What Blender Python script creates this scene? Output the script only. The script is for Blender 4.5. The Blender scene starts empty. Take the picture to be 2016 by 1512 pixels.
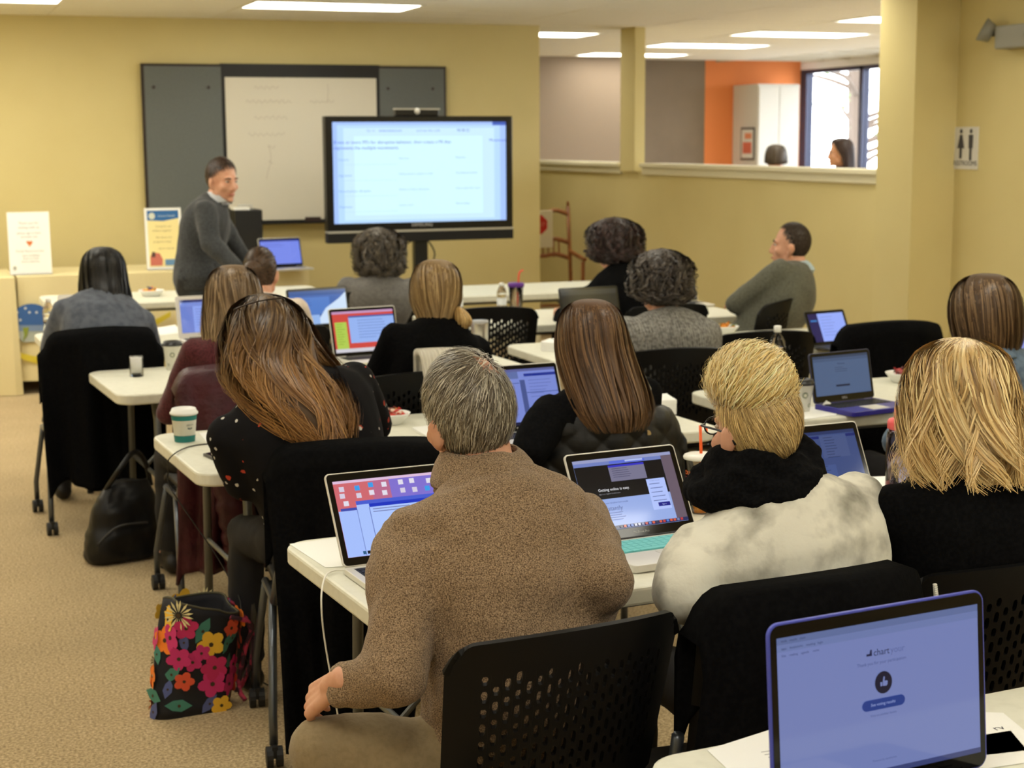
import bpy, bmesh, math, random
import numpy as np
from mathutils import Vector, Matrix
random.seed(7); RNG = np.random.RandomState(11)
SC = bpy.context.scene
COL = SC.collection
# ------------------------------------------------------------------ camera
F_PX, CAM_H, YAW = 3150.0, 1.74, math.radians(20.5)
def _camera_axes():
    V = F_PX * F_PX / (756 - 275.0)
    d = np.array([107 * V / 18800.0, V, F_PX]); d /= np.linalg.norm(d)
    up = -d
    fw = np.array([0, 0, 1.0]) - up * up[2]; fw /= np.linalg.norm(fw)
    r0 = np.array([np.cross(fw, up), fw, up])
    c, s = math.cos(YAW), math.sin(YAW)
    return np.array([[c, s, 0], [-s, c, 0], [0, 0, 1.0]]) @ r0
R = _camera_axes()
CP = np.array([0, 0, CAM_H])
cam_d = bpy.data.cameras.new('camera'); cam = bpy.data.objects.new('camera', cam_d); COL.objects.link(cam)
cam_d.sensor_width = 36; cam_d.lens = F_PX / 2016 * 36; cam_d.clip_start = 0.05; cam_d.clip_end = 200
mw = Matrix.Identity(4)
for i in range(3):
    mw[i][0] = R[i][0]; mw[i][1] = -R[i][1]; mw[i][2] = -R[i][2]; mw[i][3] = CP[i]
cam.matrix_world = mw
cam_d.dof.use_dof = True; cam_d.dof.focus_distance = 3.3; cam_d.dof.aperture_fstop = 6.5
SC.camera = cam
# ------------------------------------------------------------------ world + view
w = bpy.data.worlds.new('sky'); SC.world = w; w.use_nodes = True
bg = w.node_tree.nodes['Background']; bg.inputs[0].default_value = (0.93, 0.97, 1.0, 1); bg.inputs[1].default_value = 8.0
SC.view_settings.view_transform = 'Standard'; SC.view_settings.look = 'None'
SC.view_settings.exposure = 0.0; SC.view_settings.gamma = 1.0; SC.view_settings.use_curve_mapping = False
LAMP = 9.5            # radiance of the ceiling diffusers
LAMP_COL = (1.0, 0.965, 0.83)
# ------------------------------------------------------------------ placing helpers: a picture point on a known plane -> world
def ray(x, y): return R @ np.array([x - 1008.0, y - 756.0, F_PX])
def atz(x, y, z):
    r = ray(x, y); return CP + r * ((z - CAM_H) / r[2])
def aty(x, y, Y):
    r = ray(x, y); return CP + r * (Y / r[1])
def atx(x, y, X):
    r = ray(x, y); return CP + r * (X / r[0])
def atd(x, y, d): return CP + ray(x, y) * (d / F_PX)
# ------------------------------------------------------------------ materials
def lin(c):
    return tuple(((v / 255.0) / 12.92 if v / 255.0 <= 0.04045 else ((v / 255.0 + 0.055) / 1.055) ** 2.4) for v in c)
MATS = {}
def mat(name, col, rough=0.6, metal=0.0, spec=0.5, var=None, bump=None, emit=None, trans=0.0, ior=1.45, sheen=0.0, alpha=1.0, coat=0.0, coords='Object'):
    """var=(scale, colour2, lo, hi) noise mix;  bump=(kind, scale, strength, dist)"""
    if name in MATS: return MATS[name]
    m = bpy.data.materials.new(name); m.use_nodes = True; MATS[name] = m
    nt = m.node_tree; b = nt.nodes['Principled BSDF']
    c = lin(col) + (1,)
    b.inputs['Base Color'].default_value = c; b.inputs['Roughness'].default_value = rough; b.inputs['Metallic'].default_value = metal
    b.inputs['Specular IOR Level'].default_value = spec; b.inputs['IOR'].default_value = ior
    b.inputs['Transmission Weight'].default_value = trans; b.inputs['Alpha'].default_value = alpha
    if sheen: b.inputs['Sheen Weight'].default_value = sheen
    if coat: b.inputs['Coat Weight'].default_value = coat
    if emit: b.inputs['Emission Color'].default_value = lin(emit[0]) + (1,); b.inputs['Emission Strength'].default_value = emit[1]
    tc = nt.nodes.new('ShaderNodeTexCoord')
    if var:
        n = nt.nodes.new('ShaderNodeTexNoise'); n.inputs['Scale'].default_value = var[0]; n.inputs['Detail'].default_value = 4 if len(var) < 5 else var[4]
        rp = nt.nodes.new('ShaderNodeValToRGB'); rp.color_ramp.elements[0].position = var[2]; rp.color_ramp.elements[1].position = var[3]
        rp.color_ramp.elements[0].color = c; rp.color_ramp.elements[1].color = lin(var[1]) + (1,)
        nt.links.new(tc.outputs[coords], n.inputs['Vector']); nt.links.new(n.outputs['Fac'], rp.inputs['Fac']); nt.links.new(rp.outputs['Color'], b.inputs['Base Color'])
    if bump:
        kind, sc, st, dist = bump
        if kind == 'noise':
            n = nt.nodes.new('ShaderNodeTexNoise'); n.inputs['Detail'].default_value = 5
        elif kind == 'wave':
            n = nt.nodes.new('ShaderNodeTexWave'); n.inputs['Distortion'].default_value = 1.5; n.inputs['Detail'].default_value = 2
        else:
            n = nt.nodes.new('ShaderNodeTexVoronoi')
        n.inputs['Scale'].default_value = sc
        bp = nt.nodes.new('ShaderNodeBump'); bp.inputs['Strength'].default_value = st; bp.inputs['Distance'].default_value = dist
        nt.links.new(tc.outputs[coords], n.inputs['Vector'])
        nt.links.new(n.outputs['Distance' if kind == 'voronoi' else 'Fac'], bp.inputs['Height']); nt.links.new(bp.outputs['Normal'], b.inputs['Normal'])
    return m
def attr_mat(name, rough=0.5, spec=0.4, sheen=0.0, aniso=0.0):
    """material whose base colour is the mesh colour attribute 'tint'"""
    if name in MATS: return MATS[name]
    m = bpy.data.materials.new(name); m.use_nodes = True; MATS[name] = m
    nt = m.node_tree; b = nt.nodes['Principled BSDF']
    a = nt.nodes.new('ShaderNodeAttribute'); a.attribute_name = 'tint'
    nt.links.new(a.outputs['Color'], b.inputs['Base Color'])
    b.inputs['Roughness'].default_value = rough; b.inputs['Specular IOR Level'].default_value = spec
    if sheen: b.inputs['Sheen Weight'].default_value = sheen
    return m
# ------------------------------------------------------------------ mesh helpers
class MB:
    """collects geometry of ONE part"""
    def __init__(s): s.v = []; s.f = []; s.mi = []
    def add(s, vs, fs, mi=0):
        o = len(s.v); s.v += [tuple(v) for v in vs]; s.f += [tuple(i + o for i in f) for f in fs]; s.mi += [mi] * len(fs); return s
    def box(s, lo, hi, mi=0):
        x0, y0, z0 = lo; x1, y1, z1 = hi
        return s.add([(x0,y0,z0),(x1,y0,z0),(x1,y1,z0),(x0,y1,z0),(x0,y0,z1),(x1,y0,z1),(x1,y1,z1),(x0,y1,z1)],
                     [(0,3,2,1),(4,5,6,7),(0,1,5,4),(1,2,6,5),(2,3,7,6),(3,0,4,7)], mi)
    def tube(s, pts, r, n=8, mi=0, caps=True):
        pts = [np.array(p, float) for p in pts]
        rs = r if hasattr(r, '__len__') else [r] * len(pts)
        rings = []; prev = None
        for i, p in enumerate(pts):
            t = pts[min(i + 1, len(pts) - 1)] - pts[max(i - 1, 0)]; t /= (np.linalg.norm(t) + 1e-9)
            if prev is None:
                a = np.array([0, 0, 1.0]) if abs(t[2]) < 0.9 else np.array([1.0, 0, 0])
                u = np.cross(t, a)
            else: u = prev - t * (prev @ t)
            u /= (np.linalg.norm(u) + 1e-9); prev = u; v = np.cross(t, u)
            rings.append([p + rs[i] * (math.cos(2 * math.pi * k / n) * u + math.sin(2 * math.pi * k / n) * v) for k in range(n)])
        vs = [q for rg in rings for q in rg]; fs = []
        for i in range(len(pts) - 1):
            for k in range(n): fs.append((i*n+k, i*n+(k+1)%n, (i+1)*n+(k+1)%n, (i+1)*n+k))
        if caps: fs.append(tuple(range(n - 1, -1, -1))); fs.append(tuple((len(pts)-1)*n + k for k in range(n)))
        return s.add(vs, fs, mi)
    def lathe(s, prof, n=24, mi=0, c=(0, 0, 0), close=True):
        vs = []; fs = []
        for (r, z) in prof:
            for k in range(n): a = 2*math.pi*k/n; vs.append((c[0]+r*math.cos(a), c[1]+r*math.sin(a), c[2]+z))
        for i in range(len(prof)-1):
            for k in range(n): fs.append((i*n+k, i*n+(k+1)%n, (i+1)*n+(k+1)%n, (i+1)*n+k))
        if close:
            if prof[0][0] > 1e-6: fs.append(tuple(range(n-1,-1,-1)))
            if prof[-1][0] > 1e-6: fs.append(tuple((len(prof)-1)*n+k for k in range(n)))
        return s.add(vs, fs, mi)
    def ell(s, c, r, n=12, m=8, mi=0, rot=None):
        vs = []; fs = []
        for i in range(m + 1):
            t = math.pi * i / m
            for k in range(n):
                a = 2*math.pi*k/n; p = np.array([r[0]*math.sin(t)*math.cos(a), r[1]*math.sin(t)*math.sin(a), r[2]*math.cos(t)])
                if rot is not None: p = rot @ p
                vs.append(tuple(p + np.array(c)))
        for i in range(m):
            for k in range(n): fs.append((i*n+k, (i+1)*n+k, (i+1)*n+(k+1)%n, i*n+(k+1)%n))
        return s.add(vs, fs, mi)
    def prism(s, poly, z0, z1, mi=0):
        n = len(poly); vs = [(x, y, z0) for x, y in poly] + [(x, y, z1) for x, y in poly]
        fs = [tuple(range(n-1,-1,-1)), tuple(range(n, 2*n))] + [(k, (k+1)%n, n+(k+1)%n, n+k) for k in range(n)]
        return s.add(vs, fs, mi)
    def grid(s, pts, mi=0, cu=False):
        nu = len(pts); nv = len(pts[0]); vs = [p for row in pts for p in row]; fs = []
        for i in range(nu - 1 + (1 if cu else 0)):
            for j in range(nv - 1):
                a = i % nu; b2 = (i + 1) % nu; fs.append((a*nv+j, b2*nv+j, b2*nv+j+1, a*nv+j+1))
        return s.add(vs, fs, mi)
    def mesh(s, name):
        me = bpy.data.meshes.new(name); me.from_pydata(s.v, [], s.f)
        me.polygons.foreach_set('material_index', s.mi); me.update(); return me
    def build(s, name, m, parent=None, smooth=False, bevel=0, loc=None, solid=0, sub=0):
        me = s.mesh(name)
        for mm in (m if isinstance(m, (list, tuple)) else [m]): me.materials.append(mm)
        return obj(name, me, parent, smooth, bevel, loc, solid, sub)
def obj(name, me, parent=None, smooth=False, bevel=0, loc=None, solid=0, sub=0):
    o = bpy.data.objects.new(name, me); COL.objects.link(o)
    if smooth: me.polygons.foreach_set('use_smooth', [True] * len(me.polygons))
    if parent is not None: o.parent = parent
    if loc is not None: o.location = loc
    if solid: md = o.modifiers.new('thickness', 'SOLIDIFY'); md.thickness = solid; md.offset = 0
    if sub: md = o.modifiers.new('sub', 'SUBSURF'); md.levels = sub; md.render_levels = sub
    if bevel: md = o.modifiers.new('bevel', 'BEVEL'); md.width = bevel; md.segments = 2; md.limit_method = 'ANGLE'; md.harden_normals = False
    return o
def empty(name, loc=(0, 0, 0), rz=0.0):
    o = bpy.data.objects.new(name, None); COL.objects.link(o); o.location = loc; o.rotation_euler = (0, 0, rz); o.empty_display_size = 0.1; return o
def tag(o, label=None, cat=None, group=None, kind=None):
    if label: o['label'] = label
    if cat: o['category'] = cat
    if group: o['group'] = group
    if kind: o['kind'] = kind
    return o
def copy_tree(o, parent=None):
    c = o.copy(); COL.objects.link(c); c.parent = parent
    for ch in list(o.children):
        if ch.name in COL.objects: copy_tree(ch, c)
    return c
def rrect(x0, y0, x1, y1, r, n=6):
    out = []
    for cx, cy, a0 in ((x1-r, y0+r, -90), (x1-r, y1-r, 0), (x0+r, y1-r, 90), (x0+r, y0+r, 180)):
        for k in range(n + 1):
            a = math.radians(a0 + 90.0 * k / n); out.append((cx + r*math.cos(a), cy + r*math.sin(a)))
    return out
def rotz(a): c, s = math.cos(a), math.sin(a); return np.array([[c,-s,0],[s,c,0],[0,0,1.0]])
def rotx(a): c, s = math.cos(a), math.sin(a); return np.array([[1.0,0,0],[0,c,-s],[0,s,c]])
def roty(a): c, s = math.cos(a), math.sin(a); return np.array([[c,0,s],[0,1.0,0],[-s,0,c]])
def cat_rom(P, n):
    """smooth curve through points (arrays), n samples"""
    P = np.array(P, float); m = len(P); out = []
    for t in np.linspace(0, m - 1 - 1e-9, n):
        i = int(t); u = t - i
        p0 = P[max(i-1, 0)]; p1 = P[i]; p2 = P[min(i+1, m-1)]; p3 = P[min(i+2, m-1)]
        out.append(0.5*((2*p1)+(-p0+p2)*u+(2*p0-5*p1+4*p2-p3)*u*u+(-p0+3*p1-3*p2+p3)*u**3))
    return np.array(out)
_tf = {}
def text_mesh(s, size, align='CENTER'):
    k = (s, size, align)
    if k in _tf: return _tf[k]
    cu = bpy.data.curves.new('lettering', 'FONT'); cu.body = s; cu.size = size; cu.align_x = align; cu.align_y = 'CENTER'; cu.resolution_u = 2
    o = bpy.data.objects.new('lettering', cu); COL.objects.link(o)
    dg = bpy.context.evaluated_depsgraph_get(); me = bpy.data.meshes.new_from_object(o.evaluated_get(dg))
    vs = [tuple(v.co) for v in me.vertices]; fs = [tuple(p.vertices) for p in me.polygons]
    bpy.data.objects.remove(o); bpy.data.curves.remove(cu); bpy.data.meshes.remove(me)
    _tf[k] = (vs, fs); return vs, fs
# ================================================================== THE ROOM
M_WALL = mat('yellow_paint', (216, 201, 146), 0.75, spec=0.25, var=(1.3, (211, 195, 139), 0.35, 0.7), bump=('noise', 90, 0.05, 0.002))
M_TRIM = mat('cream_trim', (226, 219, 190), 0.5)
M_CEIL = mat('ceiling_tile', (236, 231, 220), 0.9, spec=0.1, var=(60, (222, 216, 204), 0.5, 0.75), bump=('noise', 140, 0.15, 0.002))
M_GRID = mat('ceiling_grid', (215, 208, 192), 0.5)
M_BROWN = mat('taupe_paint', (139, 124, 106), 0.8, spec=0.2, var=(2.0, (131, 116, 99), 0.4, 0.7))
M_ORANGE = mat('orange_paint', (240, 146, 88), 0.75, spec=0.2)
M_WHITEW = mat('white_paint', (228, 226, 220), 0.6, spec=0.3)
M_FRAME = mat('window_frame', (58, 62, 82), 0.4, metal=0.4)
M_GLASS = mat('window_glass', (255, 255, 255), 0.0, trans=1.0, ior=1.02, spec=0.1)
def carpet():
    m = mat('carpet', (178, 152, 108), 0.95, spec=0.05, sheen=0.2)
    nt = m.node_tree; b = nt.nodes['Principled BSDF']; tc = nt.nodes.new('ShaderNodeTexCoord')
    n1 = nt.nodes.new('ShaderNodeTexNoise'); n1.inputs['Scale'].default_value = 105; n1.inputs['Detail'].default_value = 5; n1.inputs['Roughness'].default_value = 0.7
    n2 = nt.nodes.new('ShaderNodeTexNoise'); n2.inputs['Scale'].default_value = 2.2; n2.inputs['Detail'].default_value = 3
    rp = nt.nodes.new('ShaderNodeValToRGB'); cr = rp.color_ramp
    cr.elements[0].position = 0.33; cr.elements[0].color = lin((120, 98, 64)) + (1,)
    cr.elements[1].position = 0.68; cr.elements[1].color = lin((226, 204, 162)) + (1,)
    e = cr.elements.new(0.5); e.color = lin((184, 160, 118)) + (1,)
    mx = nt.nodes.new('ShaderNodeMixRGB'); mx.blend_type = 'MULTIPLY'; mx.inputs[0].default_value = 0.35
    rp2 = nt.nodes.new('ShaderNodeValToRGB'); rp2.color_ramp.elements[0].position = 0.35; rp2.color_ramp.elements[0].color = (0.72, 0.72, 0.7, 1); rp2.color_ramp.elements[1].position = 0.65
    bp = nt.nodes.new('ShaderNodeBump'); bp.inputs['Strength'].default_value = 0.6; bp.inputs['Distance'].default_value = 0.006
    for n in (n1, n2): nt.links.new(tc.outputs['Object'], n.inputs['Vector'])
    nt.links.new(n1.outputs['Fac'], rp.inputs['Fac']); nt.links.new(n2.outputs['Fac'], rp2.inputs['Fac'])
    nt.links.new(rp.outputs['Color'], mx.inputs[1]); nt.links.new(rp2.outputs['Color'], mx.inputs[2]); nt.links.new(mx.outputs['Color'], b.inputs['Base Color'])
    nt.links.new(n1.outputs['Fac'], bp.inputs['Height']); nt.links.new(bp.outputs['Normal'], b.inputs['Normal'])
    return m
M_CARPET = carpet()
CZ = 2.68
YB, XR, YF, XW = 12.7, 5.9, 18.25, 10.8
def struct(name, lo, hi, m, label=None, parent=None, bevel=0):
    o = MB().box(lo, hi).build(name, m, parent, bevel=bevel)
    if parent is None: tag(o, label, None, None, 'structure')
    return o
struct('floor', (-3.5, -3.5, -0.1), (XW + 0.2, YF + 0.2, 0), M_CARPET, 'beige speckled loop carpet over the whole floor')
ceiling = struct('ceiling', (-3.5, -3.5, CZ + 0.03), (XW + 0.2, YF + 0.2, CZ + 0.1), M_GRID, 'white suspended ceiling of mineral tiles')
struct('wall_back', (-3.5, YB, 0), (5.01, YB + 0.15, CZ + 0.03), M_WALL, 'yellow front wall behind the large screen')
struct('wall_left', (-3.65, -3.5, 0), (-3.5, YB + 0.15, CZ + 0.03), M_WALL, 'yellow side wall left of the tables')
struct('wall_rear', (-3.5, -3.65, 0), (XR, -3.5, CZ + 0.03), M_WALL, 'yellow wall at the back of the room')
struct('wall_right', (XR, -3.5, 0), (XR + 0.15, 8.2, CZ + 0.03), M_WALL, 'yellow side wall carrying the restroom sign')
half = struct('wall_half', (XR, 8.2, 0), (XR + 0.15, YF, 1.46), M_WALL, 'yellow half-height wall below the long opening')
struct('wall_far', (3.0, YF, 0), (9.43, YF + 0.15, CZ + 0.03), M_BROWN, 'taupe far wall of the neighbouring room')
struct('wall_orange', (9.43, YF, 0), (XW, YF + 0.15, CZ + 0.03), M_ORANGE, 'orange stretch of the far wall beside the windows')
struct('wall_corridor', (2.85, YB + 0.15, 0), (3.0, YF, CZ + 0.03), M_WALL, 'yellow wall behind the front wall')
struct('wall_neighbour', (XR + 0.15, 5.0, 0), (XW, 5.15, CZ + 0.03), M_BROWN, 'taupe near end wall of the neighbouring room')
struct('wall_partition', (6.6, 17.3, 0), (7.95, 17.45, CZ + 0.03), mat('taupe_light', (142, 126, 110), 0.8, spec=0.2), 'lighter taupe partition in the neighbouring room')
# pilaster in front of the side wall
pa = atx(1716, 640, 5.6); pb = atx(1789, 560, 5.6)
pR = aty(1876, 560, pb[1])
struct('column_1', (5.6, pb[1], 0), (max(pR[0], XR + 0.02), pa[1], CZ + 0.03), M_WALL, 'square yellow column at the end of the half wall', bevel=0.004)
# post standing on the half wall
q1 = atx(1230, 56, XR); q2 = atx(1250, 54, XR - 0.04)
struct('column_2', (XR - 0.04, q2[1], 1.46), (XR + 0.06, q1[1], CZ + 0.03), M_WALL, 'slim yellow post rising from the half wall to the ceiling', bevel=0.004)
# sill caps with a moulding below
def sill(n, y0, y1):
    o = tag(MB().box((XR - 0.05, y0, 1.50), (XR + 0.2, y1, 1.535)).build('trim_%d' % n, M_TRIM, None, bevel=0.006), 'cream painted sill cap on the half wall', None, None, 'structure')
    MB().box((XR - 0.025, y0, 1.44), (XR + 0.175, y1, 1.50)).build('moulding', M_TRIM, o, bevel=0.006)
sill(1, q1[1] + 0.03, YF - 0.01); sill(2, pa[1], q2[1] - 0.12)
o = tag(MB().box((-3.5, YB - 0.012, 0), (5.01, YB, 0.1)).build('baseboard_back', M_TRIM, None, bevel=0.004), 'cream baseboard along the front wall', None, None, 'structure')
o = tag(MB().box((XR - 0.012, -3.5, 0), (XR, YF, 0.1)).build('baseboard_right', M_TRIM, None, bevel=0.004), 'cream baseboard along the side wall', None, None, 'structure')
# ---- window wall of the neighbouring room
WSILL, WTOP = 0.75, 2.60
struct('wall_window', (XW, 5.0, 0), (XW + 0.15, YF + 0.15, WSILL), M_WHITEW, 'white wall below the tall windows')
struct('wall_header', (XW, 5.0, WTOP), (XW + 0.15, YF + 0.15, CZ + 0.03), M_WHITEW, 'white strip above the tall windows')
y_a = atx(1584, 200, XW)[1]; y_b = atx(1694, 200, XW)[1]; step = y_a - y_b
yy = YF; k = 1
edges = [min(y_a, YF - 0.05)]
while edges[-1] > 6.3: edges.append(edges[-1] - step)
edges.append(5.15)
for i in range(len(edges) - 1):
    y1, y0 = edges[i], edges[i + 1]
    wn = tag(MB().box((XW + 0.05, y0 + 0.04, WSILL + 0.04), (XW + 0.06, y1 - 0.04, WTOP - 0.04)).build('window_%d' % (i + 1), M_GLASS), 'tall window pane in a dark frame', None, None, 'structure')
    fb = MB(); fb.box((XW, y0 - 0.04, WSILL), (XW + 0.1, y0 + 0.04, WTOP)).box((XW, y0, WSILL), (XW + 0.1, y1, WSILL + 0.05)).box((XW, y0, WTOP - 0.05), (XW + 0.1, y1, WTOP))
    if i == 0: fb.box((XW, y1 - 0.04, WSILL), (XW + 0.1, YF, WTOP))
    fb.build('window_frame', M_FRAME, wn)
# ---- suspended ceiling: tiles, tees and troffers
TX, TY = 1.22, 0.61
X0, Y0 = 2.27 - TX * 5, 11.62 - TY * 25
lights_main = [(2.27, 11.01)] + [(2.27 - TX * 2, 11.01)]
LIGHTS = set()
def cell(x, y): return (int(round((x - X0) / TX)), int(round((y - Y0) / TY)))
for x, y in lights_main: LIGHTS.add(cell(x, y))
for yv in (8.57, 6.13, 3.69, 1.25, -1.19):
    for xv in (2.27 - TX * 4, 2.27 - TX * 2, 2.27, 2.27 + TX * 2): LIGHTS.add(cell(xv, yv))
LIGHTS.add(cell(2.27 - TX * 4, 11.01)); LIGHTS.add(cell(2.27 - TX * 4, 9.79)); LIGHTS.add(cell(2.27 - TX * 2, 9.79)); LIGHTS.add(cell(2.27 - TX * 3, 9.79))  # nearer row: extra panels added out of view to brighten the left wall
for yv in (16.5, 14.67, 12.84, 11.01, 9.18, 7.35): LIGHTS.add(cell(2.27 + TX * 4 - 0.35, yv))
for yv in (13.45,): LIGHTS.add(cell(2.27 + TX * 2.4, yv))
for yv in (16.5, 12.84, 9.18): LIGHTS.add(cell(2.27 + TX * 6 - 0.35, yv))
tile_me = MB().box((0.006, 0.006, 0), (TX - 0.006, TY - 0.006, 0.02)).mesh('ceiling_tile'); tile_me.materials.append(M_CEIL)
M_DIFF = mat('diffuser', (255, 255, 255), 0.5, emit=((255, 255, 255), 1.0))
bnode = M_DIFF.node_tree.nodes['Principled BSDF']; bnode.inputs['Emission Color'].default_value = LAMP_COL + (1,); bnode.inputs['Emission Strength'].default_value = LAMP
M_LFRAME = mat('troffer_frame', (232, 230, 222), 0.4)
fr = MB()
for lo, hi in (((0,0,0),(TX,.025,.02)), ((0,TY-.025,0),(TX,TY,.02)), ((0,.025,0),(.025,TY-.025,.02)), ((TX-.025,.025,0),(TX,TY-.025,.02))): fr.box(lo, hi)
fr_me = fr.mesh('frame'); fr_me.materials.append(M_LFRAME)
df_me = MB().box((.025, .025, .004), (TX-.025, TY-.025, .016)).mesh('diffuser'); df_me.materials.append(M_DIFF)
nx = int((XW - X0) / TX); ny = int((YF - Y0) / TY)
n_light = 0
for ix in range(0, nx + 1):
    for iy in range(0, ny + 1):
        x, y = X0 + ix * TX, Y0 + iy * TY
        if x + TX > XW or y + TY > YF: continue
        if (ix, iy) in LIGHTS:
            n_light += 1
            t = tag(empty('ceiling_light', (x, y, CZ - 0.004)), None, 'light', 'recessed ceiling lights')
            if x < XR - 1 and y > 10.5: t['label'] = 'lit ceiling panel above the whiteboard and large screen' if abs(x - 2.27) < 0.1 else 'lit ceiling panel near the front wall, left of the whiteboard'
            elif x > XR - 1: t['label'] = 'lit recessed ceiling panel of the neighbouring room'
            else: t['label'] = 'lit recessed ceiling panel above the rows of tables, some added for brightness'
            obj('frame', fr_me, t); obj('diffuser', df_me, t)
        elif y > 9.0 and x > -0.3:
            o = obj('ceiling_tile', tile_me, ceiling); o.location = (x, y, CZ + random.uniform(0, 0.002))
tees = MB()
for ix in range(nx + 2): tees.box((X0 + ix*TX - .012, -3.4, CZ + .004), (X0 + ix*TX + .012, YF, CZ + .03))
for iy in range(ny + 2): tees.box((X0, Y0 + iy*TY - .012, CZ + .004), (XW, Y0 + iy*TY + .012, CZ + .03))
tees.build('ceiling_grid', M_GRID, ceiling)
# ================================================================== TABLES
M_TAB = mat('table_plastic', (222, 221, 205), 0.45, spec=0.4, var=(35, (214, 213, 196), 0.45, 0.75), bump=('noise', 220, 0.12, 0.001))
M_LEG = mat('grey_steel', (104, 106, 104), 0.4, metal=0.55)
M_RUB = mat('black_rubber', (24, 24, 25), 0.6)
TL, TD, TH = 1.83, 0.76, 0.74
def make_table():
    t = empty('folding_table')
    top = MB().prism(rrect(0, 0, TL, TD, 0.075, 8), TH - 0.042, TH).build('table_top', M_TAB, t, bevel=0.007)
    MB().box((0.2, 0.06, TH - 0.062), (TL - 0.2, 0.085, TH - 0.04)).build('rail', M_LEG, t)
    MB().box((0.2, TD - 0.085, TH - 0.062), (TL - 0.2, TD - 0.06, TH - 0.04)).build('rail', M_LEG, t)
    for x, s in ((0.17, 1), (TL - 0.17, -1)):
        for y in (0.1, TD - 0.1):
            yy = y + (-0.03 if y < 0.3 else 0.03)
            lg = MB().tube([(x, y + (0.05 if y < 0.3 else -0.05), TH - 0.05), (x, y, TH - 0.12), (x, yy, 0.03)], 0.0145, 10).build('leg', M_LEG, t, smooth=True)
            MB().tube([(x, yy, 0.0), (x, yy, 0.045)], 0.0165, 10).build('foot_cap', M_RUB, lg)
        MB().tube([(x, 0.09, 0.37), (x, TD - 0.09, 0.37)], 0.009, 8).build('cross_bar', M_LEG, t)
        MB().tube([(x, TD / 2, 0.37), (x + s * 0.33, TD / 2, TH - 0.05)], 0.008, 8).build('brace', M_LEG, t)
    return t
TABLES = {}
def put_table(key, nl, ang, label, proto=[None]):
    if proto[0] is None: proto[0] = make_table(); t = proto[0]
    else: t = copy_tree(proto[0])
    t.location = (nl[0], nl[1], 0); t.rotation_euler = (0, 0, math.radians(ang))
    tag(t, label, 'table', 'folding tables in rows'); TABLES[key] = t; return t
put_table('t5', (1.115, 1.50), 4.6, 'white folding table in the very front, under the blue-edged laptop')
put_table('t4', (0.885, 3.125), 4.6, 'white folding table in front of the man in the brown sweater')
put_table('t3', (0.775, 4.78), 3.2, 'white folding table with the teal banded coffee cup on its corner')
put_table('t2', (0.735, 6.44), 3.6, 'white folding table with a small glass jar on its corner')
put_table('t1', (0.60, 8.02), 2.0, 'white folding table in front of the woman with black hair')
put_table('t0', (0.77, 10.2), 0.6, 'white folding table closest to the cloth-covered front tables')
put_table('r3', (2.885, 4.93), 1.2, 'white folding table with the purple laptop and the water bottle')
put_table('r2', (2.72, 6.60), 1.0, 'white folding table with the tablet and the orange snack bowl')
put_table('r1', (2.66, 8.08), -1.0, 'white folding table in front of the person in black with dark curls')
put_table('r0', (2.75, 9.75), 0.0, 'white folding table carrying the purple-lidded tumbler')
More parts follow.
